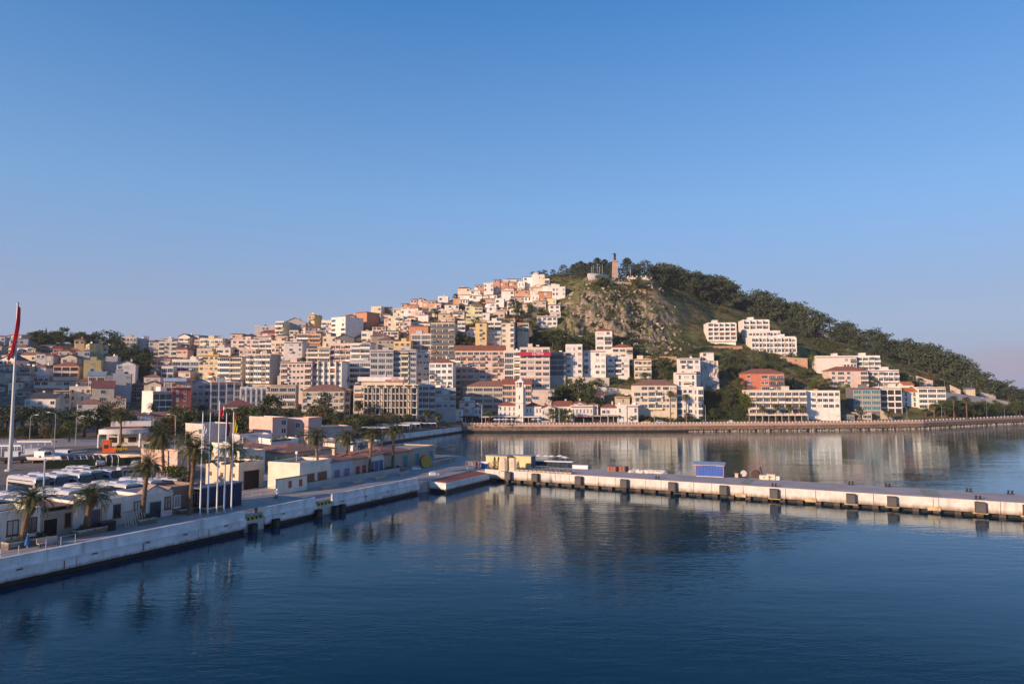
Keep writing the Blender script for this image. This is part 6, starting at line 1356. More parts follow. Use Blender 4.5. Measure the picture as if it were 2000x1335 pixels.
def slopewall(a, b_, h, label, m, D0, D1, t=.5):
    p = P(a[0], a[1], D0); q = P(b_[0], b_[1], D1); L = math.hypot(q.x-p.x, q.y-p.y); rt = thing('retaining_wall', label, 'wall', (p.x, p.y, 0), math.atan2(q.y-p.y, q.x-p.x))
    b = MB(); b.add([(0, 0, p.z-h-4), (L, 0, q.z-h-4), (L, t, q.z-h-4), (0, t, p.z-h-4), (0, 0, p.z), (L, 0, q.z), (L, t, q.z), (0, t, p.z)], [(3, 2, 1, 0), (4, 5, 6, 7), (0, 1, 5, 4), (1, 2, 6, 5), (2, 3, 7, 6), (3, 0, 4, 7)]); b.build('wall', m, rt)
    b = MB(); b.add([(-.1, -.1, p.z), (L+.1, -.1, q.z), (L+.1, t+.1, q.z), (-.1, t+.1, p.z), (-.1, -.1, p.z+.2), (L+.1, -.1, q.z+.2), (L+.1, t+.1, q.z+.2), (-.1, t+.1, p.z+.2)], [(3, 2, 1, 0), (4, 5, 6, 7), (0, 1, 5, 4), (1, 2, 6, 5), (2, 3, 7, 6), (3, 0, 4, 7)]); b.build('coping', m, rt)
bw = M('brown_stone_wall', (.42, .27, .19), .9, .2)
slopewall((1368,676),(1450,676),2.5,'long brown retaining wall below the gabled apartment row',bw,422,420); slopewall((1524,697),(1577,700),5,'brown retaining wall stepping down from the end apartment row',bw,412,406); slopewall((1255,695),(1322,697),2,'brown stone wall along the lane above the cream house',bw,392,388); slopewall((1358,652),(1370,676),2,'sloping boundary wall running down beside the tall gable',wm('E'),438,421,.8)
slopewall((1165,755),(1240,762),4,'pale stone retaining wall above the red-roofed restaurants',wm('I'),356,356); slopewall((1108,736),(1190,738),2.2,'pale terrace wall under the slim white tower',wm('I'),360,364); slopewall((1790,734),(1822,744),2,'pale wall along the upper bend of the coast road',wm('F'),412,412); slopewall((1856,752),(1876,762),2,'short pale wall on the descending coast road',wm('F'),420,420)
slopewall((1845,766),(1925,776),4,'long grey retaining wall of the coast road behind the roadside trees',wm('V'),398,420); slopewall((1925,776),(2000,790),4,'grey retaining wall continuing down to the headland',wm('V'),420,432); slopewall((1720,800),(1765,828),9,'sloping pale stone ramp wall below the shuttered house',wm('E'),355,355)
slopewall((1915,766),(1945,772),1.5,'tan kerb wall near the end of the ridge',wm('F'),436,440)
# quarry face
def quarry():
    rt = thing('rock_cutting', 'bare pale rock cutting with a dark upper hollow beside the stepped white building', 'rock face', (0, 0, 0)); b = MB(); rr = random.Random(5); n = 12
    for j in range(n):
        for i in range(n):
            px = 1366+(36+j*.3)*i/(n-1); py = 704+58*j/(n-1); D = 371-12*j/(n-1)+rr.uniform(-1.0, 1.0); v = P(px, py, D); b.v.append(tuple(v))
    for j in range(n-1):
        for i in range(n-1): b.f.append((j*n+i, (j+1)*n+i, (j+1)*n+i+1, j*n+i+1)); b.m.append(0)
    m = len(b.v)
    b.build('rock_face', M('pale_quarry_rock', (.58, .5, .43), .95, .25, .25, .3, bump=.6), rt)
quarry()
# ------------------------------------------------------------------ flags and poles
def flag(rt, z, ln, m, w=.5, nm='flag', sx=1):
    b = MB(); rr = random.Random(int(ln*10)); N = 14; K = 7
    for i in range(N+1):
        t = i/N; wid = w*(.25+.75*math.sin(math.pi*(.15+.75*t)))
        for k in range(K+1):
            u = k/K; b.v.append((sx*(.08+wid*u), .22*w*math.sin(u*9+t*3)*(.3+t), z-ln*t-.25*ln*u*(1-t*.6)))
    for i in range(N):
        for k in range(K): a = i*(K+1)+k; b.f.append((a, a+1, a+K+2, a+K+1)); b.m.append(0)
    o = b.build(nm, m, rt, smooth=True); return o
def fm(n, c): return M('flag_'+n, c, .8, .1, 1, 0)
p = PG(19, 919, GZ); zt = P(40, 594, p.y).z; rt = thing('flagpole', 'very tall tapered grey flagpole with a long furled red flag at the far left', 'flagpole', p); H = zt-GZ
MB().tube([(0, 0, 0), (0, 0, H)], [.44, .18], 14).build('pole', M('pole_grey_paint', (.4, .43, .46), .45, .1, .6, .1, .3), rt); MB().lathe([(.28, H), (.3, H+.2), (.05, H+.5)], 10).build('finial', STEEL, rt); MB().lathe([(.95, 0), (.9, .35), (.6, .4)], 12).build('base', CONC, rt)
b = MB(); N = 26; K = 8
for i in range(N+1):
    t = i/N; ofs = .35-1.15*t**2.2-(.5*max(0, t-.85)/.15); wd = .4+.5*math.sin(math.pi*min(1, t*1.1))
    for k in range(K+1): u = k/K; b.v.append((ofs+wd*(u-.35), -.35+.4*math.sin(u*8+t*4), H-.3-11.8*t-.4*u))
for i in range(N):
    for k in range(K): a = i*(K+1)+k; b.f.append((a, a+1, a+K+2, a+K+1)); b.m.append(0)
b.build('flag', fm('red', (.62, .02, .035)), rt, smooth=True)
for i, (px, pb, tx, ty, cols, lb) in enumerate(((390.5,1007,393,806,((.72,.74,.8),),'slim white flagpole with a small white flag, first of the five from the brown shop'),(405.5,1005,408,806,((.05,.25,.12),),'slim white flagpole with a green flag low on it'),(423,1002,427,784,((.6,.02,.04),),'tallest of the five slim flagpoles with a red flag at the top'),(437.5,1000,440,807,((.45,.03,.05),),'slim white flagpole with a furled dark red flag'),(451.5,997,455,805,((.75,.55,.02),),'slim white flagpole with a yellow flag below a red strip'))):
    p = PG(px, pb, GZ); zt = P(tx, ty, p.y).z; H = zt-GZ; rt = thing('flagpole', lb, 'flagpole', p, R(20)); MB().tube([(0, 0, 0), (0, 0, H)], [.11, .06], 10).build('pole', WHITEMETAL, rt); MB().lathe([(.22, 0), (.2, .25), (.12, .3)], 10).build('base', CONC, rt); MB().lathe([(.07, H), (.09, H+.1), (.02, H+.2)], 8).build('finial', STEEL, rt)
    f0 = {0: 1.6, 1: 4.2, 2: .3, 3: 1.0, 4: .8}[i]; ln = {0: 1.3, 1: 1.2, 2: 1.9, 3: 2.2, 4: 2.2}[i]
    flag(rt, H-f0, ln, fm('c%d' % i, cols[0]), .45)
    if i == 4: flag(rt, H-.1, .75, fm('red', (.5, .02, .03)), .3, 'red_pennant')
# ------------------------------------------------------------------ lamps
def lamp(px, pb, pt, D, label, arm=1, dbl=False, group=None, zb=None):
    p = P(px, pb, D); zb = th(p.x, D) if zb is None else zb; zt = P(px, pt, D).z; H = max(3, zt-zb); rt = thing('street_lamp', label, 'street lamp', (p.x, D, zb), 0, group)
    MB().tube([(0, 0, -.5), (0, 0, H)], [.085, .055], 8).build('pole', STEEL, rt)
    for s in ((1, -1) if dbl else (arm,)): MB().tube([(0, 0, H-.1), (s*.8, 0, H+.35), (s*2.0, -.1, H+.5)], .06, 6).build('arm', STEEL, rt); MB().box(s*2.0-.45, s*2.0+.45, -.3, .1, H+.42, H+.6).build('lamp_head', M('lamp_head', (.7, .68, .62), .5), rt)
    return rt
for px, pb, pt, D, lb, arm in ((58,852,813,205,'street lamp in front of the dark pine grove, nearest the tall flagpole',1),(107,852,808,205,'street lamp with its head to the side before the pine grove',-1),(149,832,815,212,'street lamp rising between the feathery and bright trees',1),(341,890,812,190,'tall lamp with a cluster head behind the date palms',-1),(405,830,805,260,'double-look street lamp in the trees behind the green flag',-1)): lamp(px, pb, pt, D, lb, arm, zb=GZ)
for px, pt, lb in ((1092,795,'street lamp in front of the round green promenade tree'),(941,790,'street lamp by the little arched restaurant'),(1187,800,'slim lamp at the brown cafe pergola'),(1278,790,'lamp post before the big cream house'),(1378,791,'lamp post at the corner of the ivy cliff'),(1695,795,'lamp post below the dark modern house'),(1596,792,'lamp post beside the hotel wing'),(1772,796,'lamp post at the stone ramp'),(1840,790,'lamp post before the dusty palms, first of the right-hand curve'),(1888,779,'lamp post second along the right-hand curve'),(1928,779,'lamp post third along the right-hand curve'),(1963,787,'lamp post last along the right-hand curve')): D = shore(px)+3.5; lamp(px, 825, pt, D, lb, -1, zb=3.3)
for px, pb, pt, lb in ((1785,752,735,'thin lamp on the upper coast road by the orange-roofed attic'),(1845,760,742,'thin lamp on the upper coast road above the grey wall'),(1898,765,746,'thin lamp beside the small lit hut'),(1949,775,752,'thin lamp near the end of the ridge road'),(1985,786,765,'last thin lamp on the ridge road'),(1662,692,683,'lamp above the long blank hall'),(1584,694,680,'lamp post above the end retaining wall')): lamp(px, pb, pt, hit(px, pb), lb, -1)
p = PG(81, 1050, GZ); zt = P(81, 893, p.y).z; rt = thing('camera_mast', 'slim pale mast rising between the stout palms of the promenade', 'mast', p); MB().tube([(0, 0, 0), (0, 0, zt-GZ)], [.13, .08], 8).build('pole', STEEL, rt); MB().box(-.9, .9, -.08, .08, zt-GZ-.1, zt-GZ).box(-.9, -.6, -.2, .2, zt-GZ, zt-GZ+.2).build('crossbar', STEEL, rt); MB().lathe([(.3, 0), (.28, .2)], 8).build('base', CONC, rt)
p = PG(578, 945, GZ); rt = thing('camera_mast', 'short thin mast with a box head by the red window wall', 'mast', p); MB().tube([(0, 0, 0), (0, 0, 5.6)], .06, 8).build('pole', STEEL, rt); MB().box(-.2, .2, -.2, .2, 5.6, 6.1).build('box', WHITEMETAL, rt)
# fence posts of the boatyard
f0 = None
for px in (90, 105, 119, 133, 146, 158, 170, 183, 195, 207, 219, 231):
    p = PG(px, 914-.02*px, GZ)
    if f0 is None:
        f0 = thing('fence_post', 'bent-top white concrete fence post between car park and boatyard', 'fence post', p, 0, 'bent-top boatyard fence posts'); MB().tube([(0, 0, 0), (0, 0, 1.9), (-.35, 0, 2.5)], .09, 6).build('post', WHITEWASH, f0); MB().cbox((0, 0, 0), (.4, .4, .15)).build('foot', CONC, f0)
    else: copytree(f0, p)
tag(MB().box(0, 38, -.02, .02, 0, 1.8).build('hedge_screen', M('hedge_dark', (.02, .04, .02)), None, PG(88, 916, GZ), math.atan2(*(lambda a, c: (c.y-a.y, c.x-a.x))(PG(88, 916, GZ), PG(165, 912, GZ)))), 'dark green screen along the foot of the boatyard fence', 'screen')
# ------------------------------------------------------------------ boats on the hard
def boat(px, py, L, label, m, rz, cabin=True):
    p = PG(px, py, GZ); rt = thing('motor_boat', label, 'boat', p, rz); b = MB(); n = 9
    for i in range(n+1):
        t = i/n; w = L*.17*(1-t**2.4)+.02; k = .9+.5*t*t
        b.v += [(L*t, 0, .55+.5*t**3), (L*t, -w*.75, .8+.35*t**2), (L*t, -w, 1.0+k*.6), (L*t, w, 1.0+k*.6), (L*t, w*.75, .8+.35*t**2)]
    for i in range(n):
        for j in range(5): q = (j+1) % 5; b.f.append((i*5+j, (i+1)*5+j, (i+1)*5+q, i*5+q)); b.m.append(0)
    b.f.append((0, 1, 2, 3, 4)); b.m.append(0); b.f = [tuple(reversed(f)) for f in b.f]; b.build('hull', m, rt)
    if cabin: MB().box(L*.2, L*.55, -L*.1, L*.1, 1.5, 2.8).box(L*.18, L*.6, -L*.11, L*.11, 2.801, 2.9).build('cabin', WHITEMETAL, rt); MB().box(L*.551, L*.56, -L*.09, L*.09, 2.0, 2.7).build('windscreen', WSH, rt)
    for x in (.2, .6): MB().box(L*x, L*x+.2, -L*.14, L*.14, 0, .62).build('cradle', BROWNFR, rt)
boat(34, 899, 8, 'white motor boat on cradles nearest the tall flagpole', paint('boat_white', (.72, .7, .66)), .4); boat(62, 903, 9, 'white motor boat with long cabin in the middle of the boatyard', paint('boat_white', (.72, .7, .66)), -.3); boat(95, 901, 8, 'grey-hulled boat near the striped shed', paint('boat_grey', (.35, .36, .38)), .2); boat(-5, 905, 8, 'dark-hulled boat at the edge of the boatyard', paint('boat_dark', (.1, .11, .13)), .3)
boat(120, 897, 6, 'small open boat without a cabin beside the fence', paint('boat_grey', (.35, .36, .38)), 1.0, False)
# ------------------------------------------------------------------ promenade bits near the ship
def planter(px, py, L, label):
    p = PG(px, py, GZ) if px > 300 else Q(tq(px, 8.6), 8.6, GZ); rt = thing('planter', label, 'planter', p, QR); MB().box(-L/2, L/2, -.8, .8, 0, .75).build('box', WHITEWASH, rt); MB().box(-L/2+.12, L/2-.12, -.68, .68, .751, .78).build('soil', M('soil', (.06, .04, .03)), rt)
    b = MB(); rr = random.Random(int(px)); [leaf_quads(b, (rr.uniform(-L/2+.3, L/2-.3), rr.uniform(-.5, .5), 1.0), .35, 40, .1, rr, .8) for _ in range(7)]; b.build('foliage', LF['broad'], rt)
for px, py, L, lb in ((184,1030,3.6,'white planter with green shrubs around the stout palm'),(62,1063,4.2,'long white planter behind the blue parasol at the near end'),(290,1012,2.4,'small planter at the foot of the tall palm'),(368,1000,3.4,'white planter in front of the brown building'),(415,998,3,'white planter behind the flagpole bases'),(622,948,3.4,'stone planter around the first palm of the quay row'),(680,932,4.5,'stone planter around the second palm of the quay row'),(722,927,3,'stone planter around the third palm of the quay row'),(768,921,6,'large stone planter around the fourth palm of the quay row')): planter(px, py, L, lb)
p = Q(tq(216, 8.5), 8.5, GZ); rt = thing('storage_box', 'black storage box beside the palm planter', 'box', p, QR); MB().box(-.9, .9, -.6, .6, 0, 1.1).build('body', BLACK, rt); MB().box(-.95, .95, -.65, .65, 1.101, 1.2).build('lid', DARKMETAL, rt)
p = Q(tq(270, 8.), 8., GZ); rt = thing('timber_stack', 'leaning stack of pale timber frames below the tall palm', 'timber stack', p, QR)
for k in range(6): o = MB().box(-.06, .06, -.04, .04, 0, 2.0).box(.9, 1.02, -.04, .04, 0, 2.0).box(-.06, 1.02, -.04, .04, 2.0, 2.1).build('frame', wm('T'), rt, (k*.35-1, 0, 0)); o.rotation_euler.x = R(-22)
p = Q(tq(66, 7.2), 7.2, GZ); rt = thing('parasol', 'furled bright blue parasol leaning at the near planter', 'parasol', p); MB().lathe([(.3, .3), (.22, .8), (.04, 1.5)], 10).build('shade', M('parasol_blue', (.02, .14, .36)), rt); MB().tube([(0, 0, 0), (0, 0, 1.6)], .04, 6).build('post', WHITEMETAL, rt)
p = Q(tq(106, 6.), 6., GZ); rt = thing('bench', 'pale bench with slatted back on the near promenade', 'bench', p, QR)
MB().box(-1.1, 1.1, -.25, .25, .42, .5).build('seat', wm('E'), rt); MB().box(-1.1, 1.1, .25, .32, .5, 1.0).build('backrest', wm('E'), rt)
for x in (-.9, .9): MB().box(x-.05, x+.05, -.22, .3, 0, .419).build('leg', DARKMETAL, rt)
def rail(p0, p1, s, label):
    t0, t1 = tq(p0, s), tq(p1, s); rt = thing('railing', label, 'railing', Q(t0, s, GZ), QR); L = t1-t0
    for k in range(int(L/2)+2): x = L*k/(int(L/2)+1); MB().tube([(x, 0, 0), (x, 0, 1.15)], .035, 6).build('post', STEEL, rt)
    for z in (.55, 1.12): MB().tube([(0, 0, z), (L, 0, z)], .03, 6).build('rail', STEEL, rt)
rail(102, 158, 4.5, 'tubular handrail in front of the taupe shop'); rail(-20, 50, 4.0, 'white handrail at the near end of the promenade'); rail(480, 545, 14, 'thin wire fence across the gate yard')
p = PG(537, 975, GZ); rt = thing('bollard_post', 'leaning pale concrete post on the low quay wall', 'post', p, QR); o = MB().tube([(0, 0, -.2), (.9, .3, 1.5)], [.3, .28], 10).build('post', WHITEWASH, rt); MB().lathe([(.36, 0), (.34, .1)], 10).build('base', CONC, rt)
# quay end: cable drum, iron cage fence, boxes, buoys
p = PG(831, 913, GZ); rt = thing('cable_drum', 'large round yellow cable drum with orange rim at the quay end', 'cable drum', p, R(40)); yl = M('drum_yellow', (.42, .31, .07), .7, .15)
o = MB().lathe([(1.45, -.5), (1.45, -.4)], 22).build('flange', M('drum_orange', (.55, .12, .03), .7), rt, (0, 0, 1.45)); o.rotation_euler.x = R(90); o2 = MB().lathe([(.9, -.4), (.9, .4)], 18).build('core', M('drum_orange', (.55, .12, .03), .7), rt, (0, 0, 1.45)); o2.rotation_euler.x = R(90); o3 = MB().lathe([(1.45, .4), (1.45, .5)], 22).build('flange', yl, rt, (0, 0, 1.45)); o3.rotation_euler.x = R(90)
p = PG(852, 900, GZ); q = PG(888, 893, GZ); W = (q-p).length; rt = thing('iron_fence', 'tall dark iron fence panel closing the end of the quay row', 'fence', p, math.atan2(q.y-p.y, q.x-p.x))
for k in range(14): MB().box(W*k/13-.03, W*k/13+.03, -.03, .03, 0, 3.4+.4*k/13).build('bar', DARKMETAL, rt)
MB().box(0, W, -.02, .02, 2.8, 2.9).box(0, W, -.021, .021, .3, .4).build('rail', DARKMETAL, rt)
wallrun(PG(842, 911, GZ), PG(888, 900, GZ), .9, .6, 'low stone wall with reddish patches below the iron fence', M('patch_stone', (.36, .26, .22), .9, .35, .8))
for i, px in enumerate((913, 919, 926, 933, 940)): p = PG(px, 908+.4*i, GZ); rt = thing('stone_block', 'squat stone mooring block at the root of the pier', 'stone block', p, .2*i, 'stone blocks at the root of the pier'); MB().box(-.55, .55, -.5, .5, 0, .9).build('block', wm('T'), rt); MB().box(-.45, .45, -.4, .4, .901, .98).build('cap', CONC, rt)
p = PG(948, 914, GZ); rt = thing('ticket_stand', 'small blue stand with white panels beside the first kiosk', 'stand', p, DR); MB().box(-.9, .9, -.3, .3, 0, 1.1).build('body', M('stand_blue', (.04, .14, .4)), rt); MB().box(-1, 1, -.4, .4, 1.101, 1.5).build('panel', WHITEMETAL, rt)
for i, (px, c) in enumerate(((930, (.6, .04, .05)), (935, (.75, .5, .5)))): p = PG(px, 915, GZ); rt = thing('marker_post', ('red marker post at the root of the pier', 'pink-white marker post beside the red one')[i], 'post', p); MB().lathe([(.16, 0), (.16, 1.5), (.05, 1.6)], 10).build('post', M('marker_%d' % i, c), rt); MB().lathe([(.3, 0), (.28, .12)], 10).build('base', CONC, rt)
for i, px in enumerate((966, 974)): p = PG(px, 916+.4*i, GZ+.3); rt = tree(p.x, p.y, GZ, 3.0, 'cypress', ('clipped oval tree in a pot nearer the quay', 'clipped oval tree in a pot next to the canvas stack')[i], 'clipped_tree', 'tree', None, 1.8); MB().lathe([(.12, -.02), (.16, .12)], 8).build('pot', CONC, rt)
h0 = None
for i in range(13):
    px = 1012+i*8.4; p = PG(px, 919+.5*i, 2.41); rt = thing('plant_tub', 'tub of yellow-green plants in the row along the pier edge', 'plant tub', p, DR, 'plant tubs along the pier edge'); MB().box(-.42, .42, -.3, .3, 0, .35).build('tub', wm('T'), rt); b = MB(); rr = random.Random(i); leaf_quads(b, (0, 0, .6), .45, 70, .09, rr, .8); b.build('foliage', LF['dry' if i % 3 == 0 else 'bright'], rt)
def jetboat(px, py, label): 
    p = PG(px, py, GZ); rt = thing('rubbish_heap', label, 'heap', p, .4); me = MB(); me.box(-.8, .5, -.4, .4, 0, .45).box(.55, 1.2, -.3, .5, 0, .3); me.build('boxes', WHITEMETAL, rt); MB().box(-.6, .3, -.3, .2, .451, .7).build('bag', wm('V'), rt)
jetboat(811, 916, 'white bags and boxes heaped at the corner of the quay'); jetboat(846, 927, 'small pile of pale bags on the landing stage edge'); jetboat(920, 915, 'white crumpled bags near the red marker post')
# ------------------------------------------------------------------ summit monument
def monument():
    D = 466; p = P(1201, 545, D); z0 = th(p.x, D)-.3; zt = P(1201, 509, D).z; H = zt-z0; rt = thing('monument', 'tall brick-clad pedestal with a stone cap on the summit terrace', 'monument', (p.x, D, z0), R(-8)); bk = M('pedestal_brick', (.4, .29, .23), .9, .2)
    b = MB(); b.add([(x*s, y*s, z) for z, s in ((0, 2.2), (H-.8, 1.75)) for x, y in ((-1, -1), (1, -1), (1, 1), (-1, 1))], [(3, 2, 1, 0), (4, 5, 6, 7), (0, 1, 5, 4), (1, 2, 6, 5), (2, 3, 7, 6), (3, 0, 4, 7)]); b.build('pedestal', bk, rt); MB().box(-2.3, 2.3, -2.3, 2.3, H-.8, H).build('cap', bk, rt); MB().box(-3, 3, -3.2, 3, -3, .6).build('plinth', wm('E'), rt)
    # bronze figure: one continuous skin
    me = bpy.data.meshes.new('figure'); J = [(0, 0, 3.1), (0, 0, 4.3), (0, 0, 4.85), (0, -.05, 5.15), (0, -.08, 5.55), (-.6, 0, 4.65), (-1.25, -.3, 4.75), (-1.85, -.5, 4.85), (-2.1, -.55, 4.9), (.62, 0, 4.6), (.78, .05, 3.75), (.7, -.2, 3.05), (-.28, 0, 2.6), (-.33, -.05, 1.4), (-.33, 0, .15), (-.35, -.35, .08), (.28, 0, 2.6), (.33, .05, 1.4), (.35, .1, .15), (.35, -.25, .08)]
    E = [(0, 1), (1, 2), (2, 3), (3, 4), (2, 5), (5, 6), (6, 7), (7, 8), (2, 9), (9, 10), (10, 11), (0, 12), (12, 13), (13, 14), (14, 15), (0, 16), (16, 17), (17, 18), (18, 19)]
    me.from_pydata(J, E, []); o = bpy.data.objects.new('statue', me); COL.objects.link(o); o.modifiers.new('Skin', 'SKIN'); me.skin_vertices or None
    rad = [.62, .68, .42, .2, .3, .3, .22, .15, .1, .3, .22, .14, .46, .36, .26, .16, .46, .36, .26, .16]
    sv = me.skin_vertices[0].data
    for v, r_ in zip(sv, rad): v.radius = (r_, r_)
    sv[0].use_root = True; o.modifiers.new('Sub', 'SUBSURF').levels = 1; o.modifiers['Sub'].render_levels = 2
    bz_ = M('bronze', (.07, .045, .035), .5, .3, 1, .2, .6); me.materials.append(bz_); o.location = (p.x, D, zt); o.rotation_euler.z = R(10); tag(o, 'bronze standing statue with one arm stretched out on the brick pedestal', 'statue')
    b = MB(); b.lathe([(.95, .3), (.85, 1.8), (.72, 3.2), (.74, 4.2), (.35, 4.7)], 12); b.v = [(x, y*.72+.12, z) for x, y, z in b.v]; b.build('long_coat', bz_, o)
    for x in (-.1, .1): MB().cbox((x, -.39, 5.55), (.06, .04, .05)).build('eye', DARKMETAL, o)
    # terraces
    q0, q1 = P(1149, 534, 452), P(1189, 532, 462)
    a = [(q0.x+(q1.x-q0.x)*t, q0.y+(q1.y-q0.y)*t-2.5*math.sin(math.pi*t)) for t in np.linspace(0, 1, 11)]
    rt = thing('terrace_wall', 'curved white terrace wall left of the pedestal on the summit', 'wall', (0, 0, 0)); MB().prism(a+[(q1.x, q1.y+6), (q0.x, q0.y+6)], q0.z-9, q0.z).build('wall', wm('W'), rt); MB().prism([(x, y-.15) for x, y in a]+[(q1.x, q1.y+6), (q0.x, q0.y+6)], q0.z+.001, q0.z+.25).build('coping', wm('I'), rt)
    q0, q1 = P(1190, 550, 450), P(1272, 545, 458)
    a = [(q0.x+(q1.x-q0.x)*t, q0.y+(q1.y-q0.y)*t-2.2*math.sin(math.pi*t)) for t in np.linspace(0, 1, 11)]
    rt = thing('terrace_wall', 'long curved stone terrace wall right of the pedestal on the summit', 'wall', (0, 0, 0)); MB().prism(a+[(q1.x, q1.y+3), (q0.x, q0.y+3)], q0.z-6, q0.z-.4).build('wall', wm('E'), rt); MB().prism([(x, y-.1) for x, y in a]+[(q1.x, q1.y+3), (q0.x, q0.y+3)], q0.z-.399, q0.z-.1).build('coping', wm('I'), rt)
    p2 = P(1228, 538, 464); rt = thing('terrace_wall', 'pale upper terrace wall with people-high piers behind the pedestal', 'wall', (p2.x, 466, p2.z-2.5), R(-6)); MB().box(-1, 16, 0, .6, -3, 1.6).build('wall', wm('V'), rt)
    for k in range(5): MB().box(k*3-.6, k*3+.2, -.3, .9, -3, 2.6).build('pier', wm('F'), rt)
    for i, px in enumerate((1155.5, 1158.5, 1166.5, 1171, 1176.5)):
        p3 = P(px, 534, 458); rt = thing('flagpole', 'bare white flagpole in the row on the summit terrace', 'flagpole', (p3.x, 458, p3.z-.3), 0, 'bare flagpoles on the summit'); MB().tube([(0, 0, -2), (0, 0, 5+i % 3)], .06, 6).build('pole', WHITEMETAL, rt); MB().lathe([(.09, 5+i % 3), (.03, 5.3+i % 3)], 6).build('finial', STEEL, rt)
    p3 = P(1231, 532, 462); rt = thing('flagpole', 'single bare pole standing right of the pedestal', 'flagpole', (p3.x, 462, p3.z-3), 0); MB().tube([(0, 0, -2), (0, 0, 7)], .07, 6).build('pole', WHITEMETAL, rt); MB().lathe([(.1, 7), (.03, 7.3)], 6).build('finial', STEEL, rt)
    for px, yt, lb in ((1170,535,'dark round bush tree against the white summit wall'),(1181,538,'second dark bush tree against the white summit wall'),(1245,537,'low green bush tree on the summit lawn')): TP(px, yt, 556, 'broad', lb, D=446, w=1.3)
monument()
# minaret
D = 444; p = P(89, 662, D); z0 = th(p.x, D); zs = P(89, 650, D).z; zt = P(89.5, 639, D).z; rt = thing('minaret', 'slender white minaret with a dark pointed spire on the left skyline', 'minaret', (p.x, D, z0)); h1 = max(4, zs-z0)
MB().lathe([(.95, 0), (.85, h1)], 12).build('shaft', wm('W'), rt); MB().lathe([(1.25, h1), (1.25, h1+.5), (.8, h1+.5)], 12).build('gallery', wm('W'), rt); MB().lathe([(.8, h1+.5), (.05, zt-z0)], 12).build('spire', M('lead_spire', (.08, .09, .1), .6), rt)
# far shed and cafe parasols on the seafront
u0 = None
for px in (968, 975, 983, 990, 1000, 1042, 1052):
    D = shore(px)+4; p = P(px, 825, D)
    if u0 is None: u0 = thing('parasol', 'small white cafe parasol behind the promenade railing', 'parasol', (p.x, D, 3.3), 0, 'white cafe parasols on the promenade'); MB().lathe([(1.3, 2.2), (.7, 2.55), (.03, 2.75)], 8).build('shade', WHITEMETAL, u0); MB().tube([(0, 0, 0), (0, 0, 2.3)], .05, 6).build('post', STEEL, u0)
    else: copytree(u0, (p.x, D, 3.3), rng.uniform(0, 1))
def people():
    me = {}
    for px, py, c, lb in ((1172,827,(.5,.2,.1),'person in a rust coat walking on the promenade by the dusty red awning'),(952,828,(.6,.03,.05),'person in red standing by the colonnaded restaurant'),(1470,825,(.1,.1,.14),'person in dark clothes at the hotel pergola'),(1476,825,(.5,.35,.3),'person in a tan jacket at the hotel pergola')):
        D = shore(px)+4.5; p = P(px, py, D); J = [(0, 0, .95), (0, 0, 1.3), (0, 0, 1.48), (0, 0, 1.56), (0, -.02, 1.68), (-.2, 0, 1.4), (-.26, .02, 1.1), (-.24, -.08, .85), (.2, 0, 1.4), (.26, .02, 1.1), (.24, -.08, .85), (-.1, 0, .85), (-.11, -.06, .48), (-.11, .08, .06), (-.11, -.06, .03), (.1, 0, .85), (.11, .02, .48), (.11, -.1, .06), (.11, -.24, .03)]
        E = [(0, 1), (1, 2), (2, 3), (3, 4), (2, 5), (5, 6), (6, 7), (2, 8), (8, 9), (9, 10), (0, 11), (11, 12), (12, 13), (13, 14), (0, 15), (15, 16), (16, 17), (17, 18)]
        m = bpy.data.meshes.new('person'); m.from_pydata(J, E, []); o = bpy.data.objects.new('person', m); COL.objects.link(o); o.modifiers.new('Skin', 'SKIN')
        for v, r_ in zip(m.skin_vertices[0].data, [.15, .17, .1, .06, .1, .08, .06, .045, .08, .06, .045, .1, .075, .05, .04, .1, .075, .05, .04]): v.radius = (r_, r_*.8)
        m.skin_vertices[0].data[0].use_root = True; o.modifiers.new('Sub', 'SUBSURF').levels = 1; m.materials.append(M('cloth_'+lb[10:22], c, .9)); o.location = (p.x, D, 3.32); tag(o, lb, 'person')
        MB().lathe([(.02, -.1), (.1, -.03), (.115, .03), (.06, .12)], 10).build('hair', DARKMETAL, o, (0, .015, 1.7))
people()

for i, px in enumerate((640, 656, 697, 708, 740, 752, 786, 797)):
    t = tq(px, 9.5); rt = thing('stone_bench', 'low pale stone seat block along the coloured shop row', 'stone seat', Q(t, 9.5+.5*(i % 2), GZ), QR, 'stone seats along the shop row'); MB().box(-1.1, 1.1, -.35, .35, 0, .42).build('base', wm('T'), rt); MB().box(-1.2, 1.2, -.42, .42, .421, .52).build('seat', wm('E'), rt)
for i, px in enumerate((505, 560, 592, 700, 760, 806)):
    t = tq(px, 2.2); rt = thing('mooring_bollard', 'small black mooring bollard just behind the white quay wall', 'bollard', Q(t, 2.2, GZ), QR, 'mooring bollards behind the quay wall'); MB().lathe([(.3, 0), (.16, .1), (.14, .4), (.26, .48), (.24, .6), (.05, .64)], 12).build('post', DARKMETAL, rt, smooth=True); MB().box(-.35, .35, -.35, .35, -.02, .04).build('base', CONC, rt)
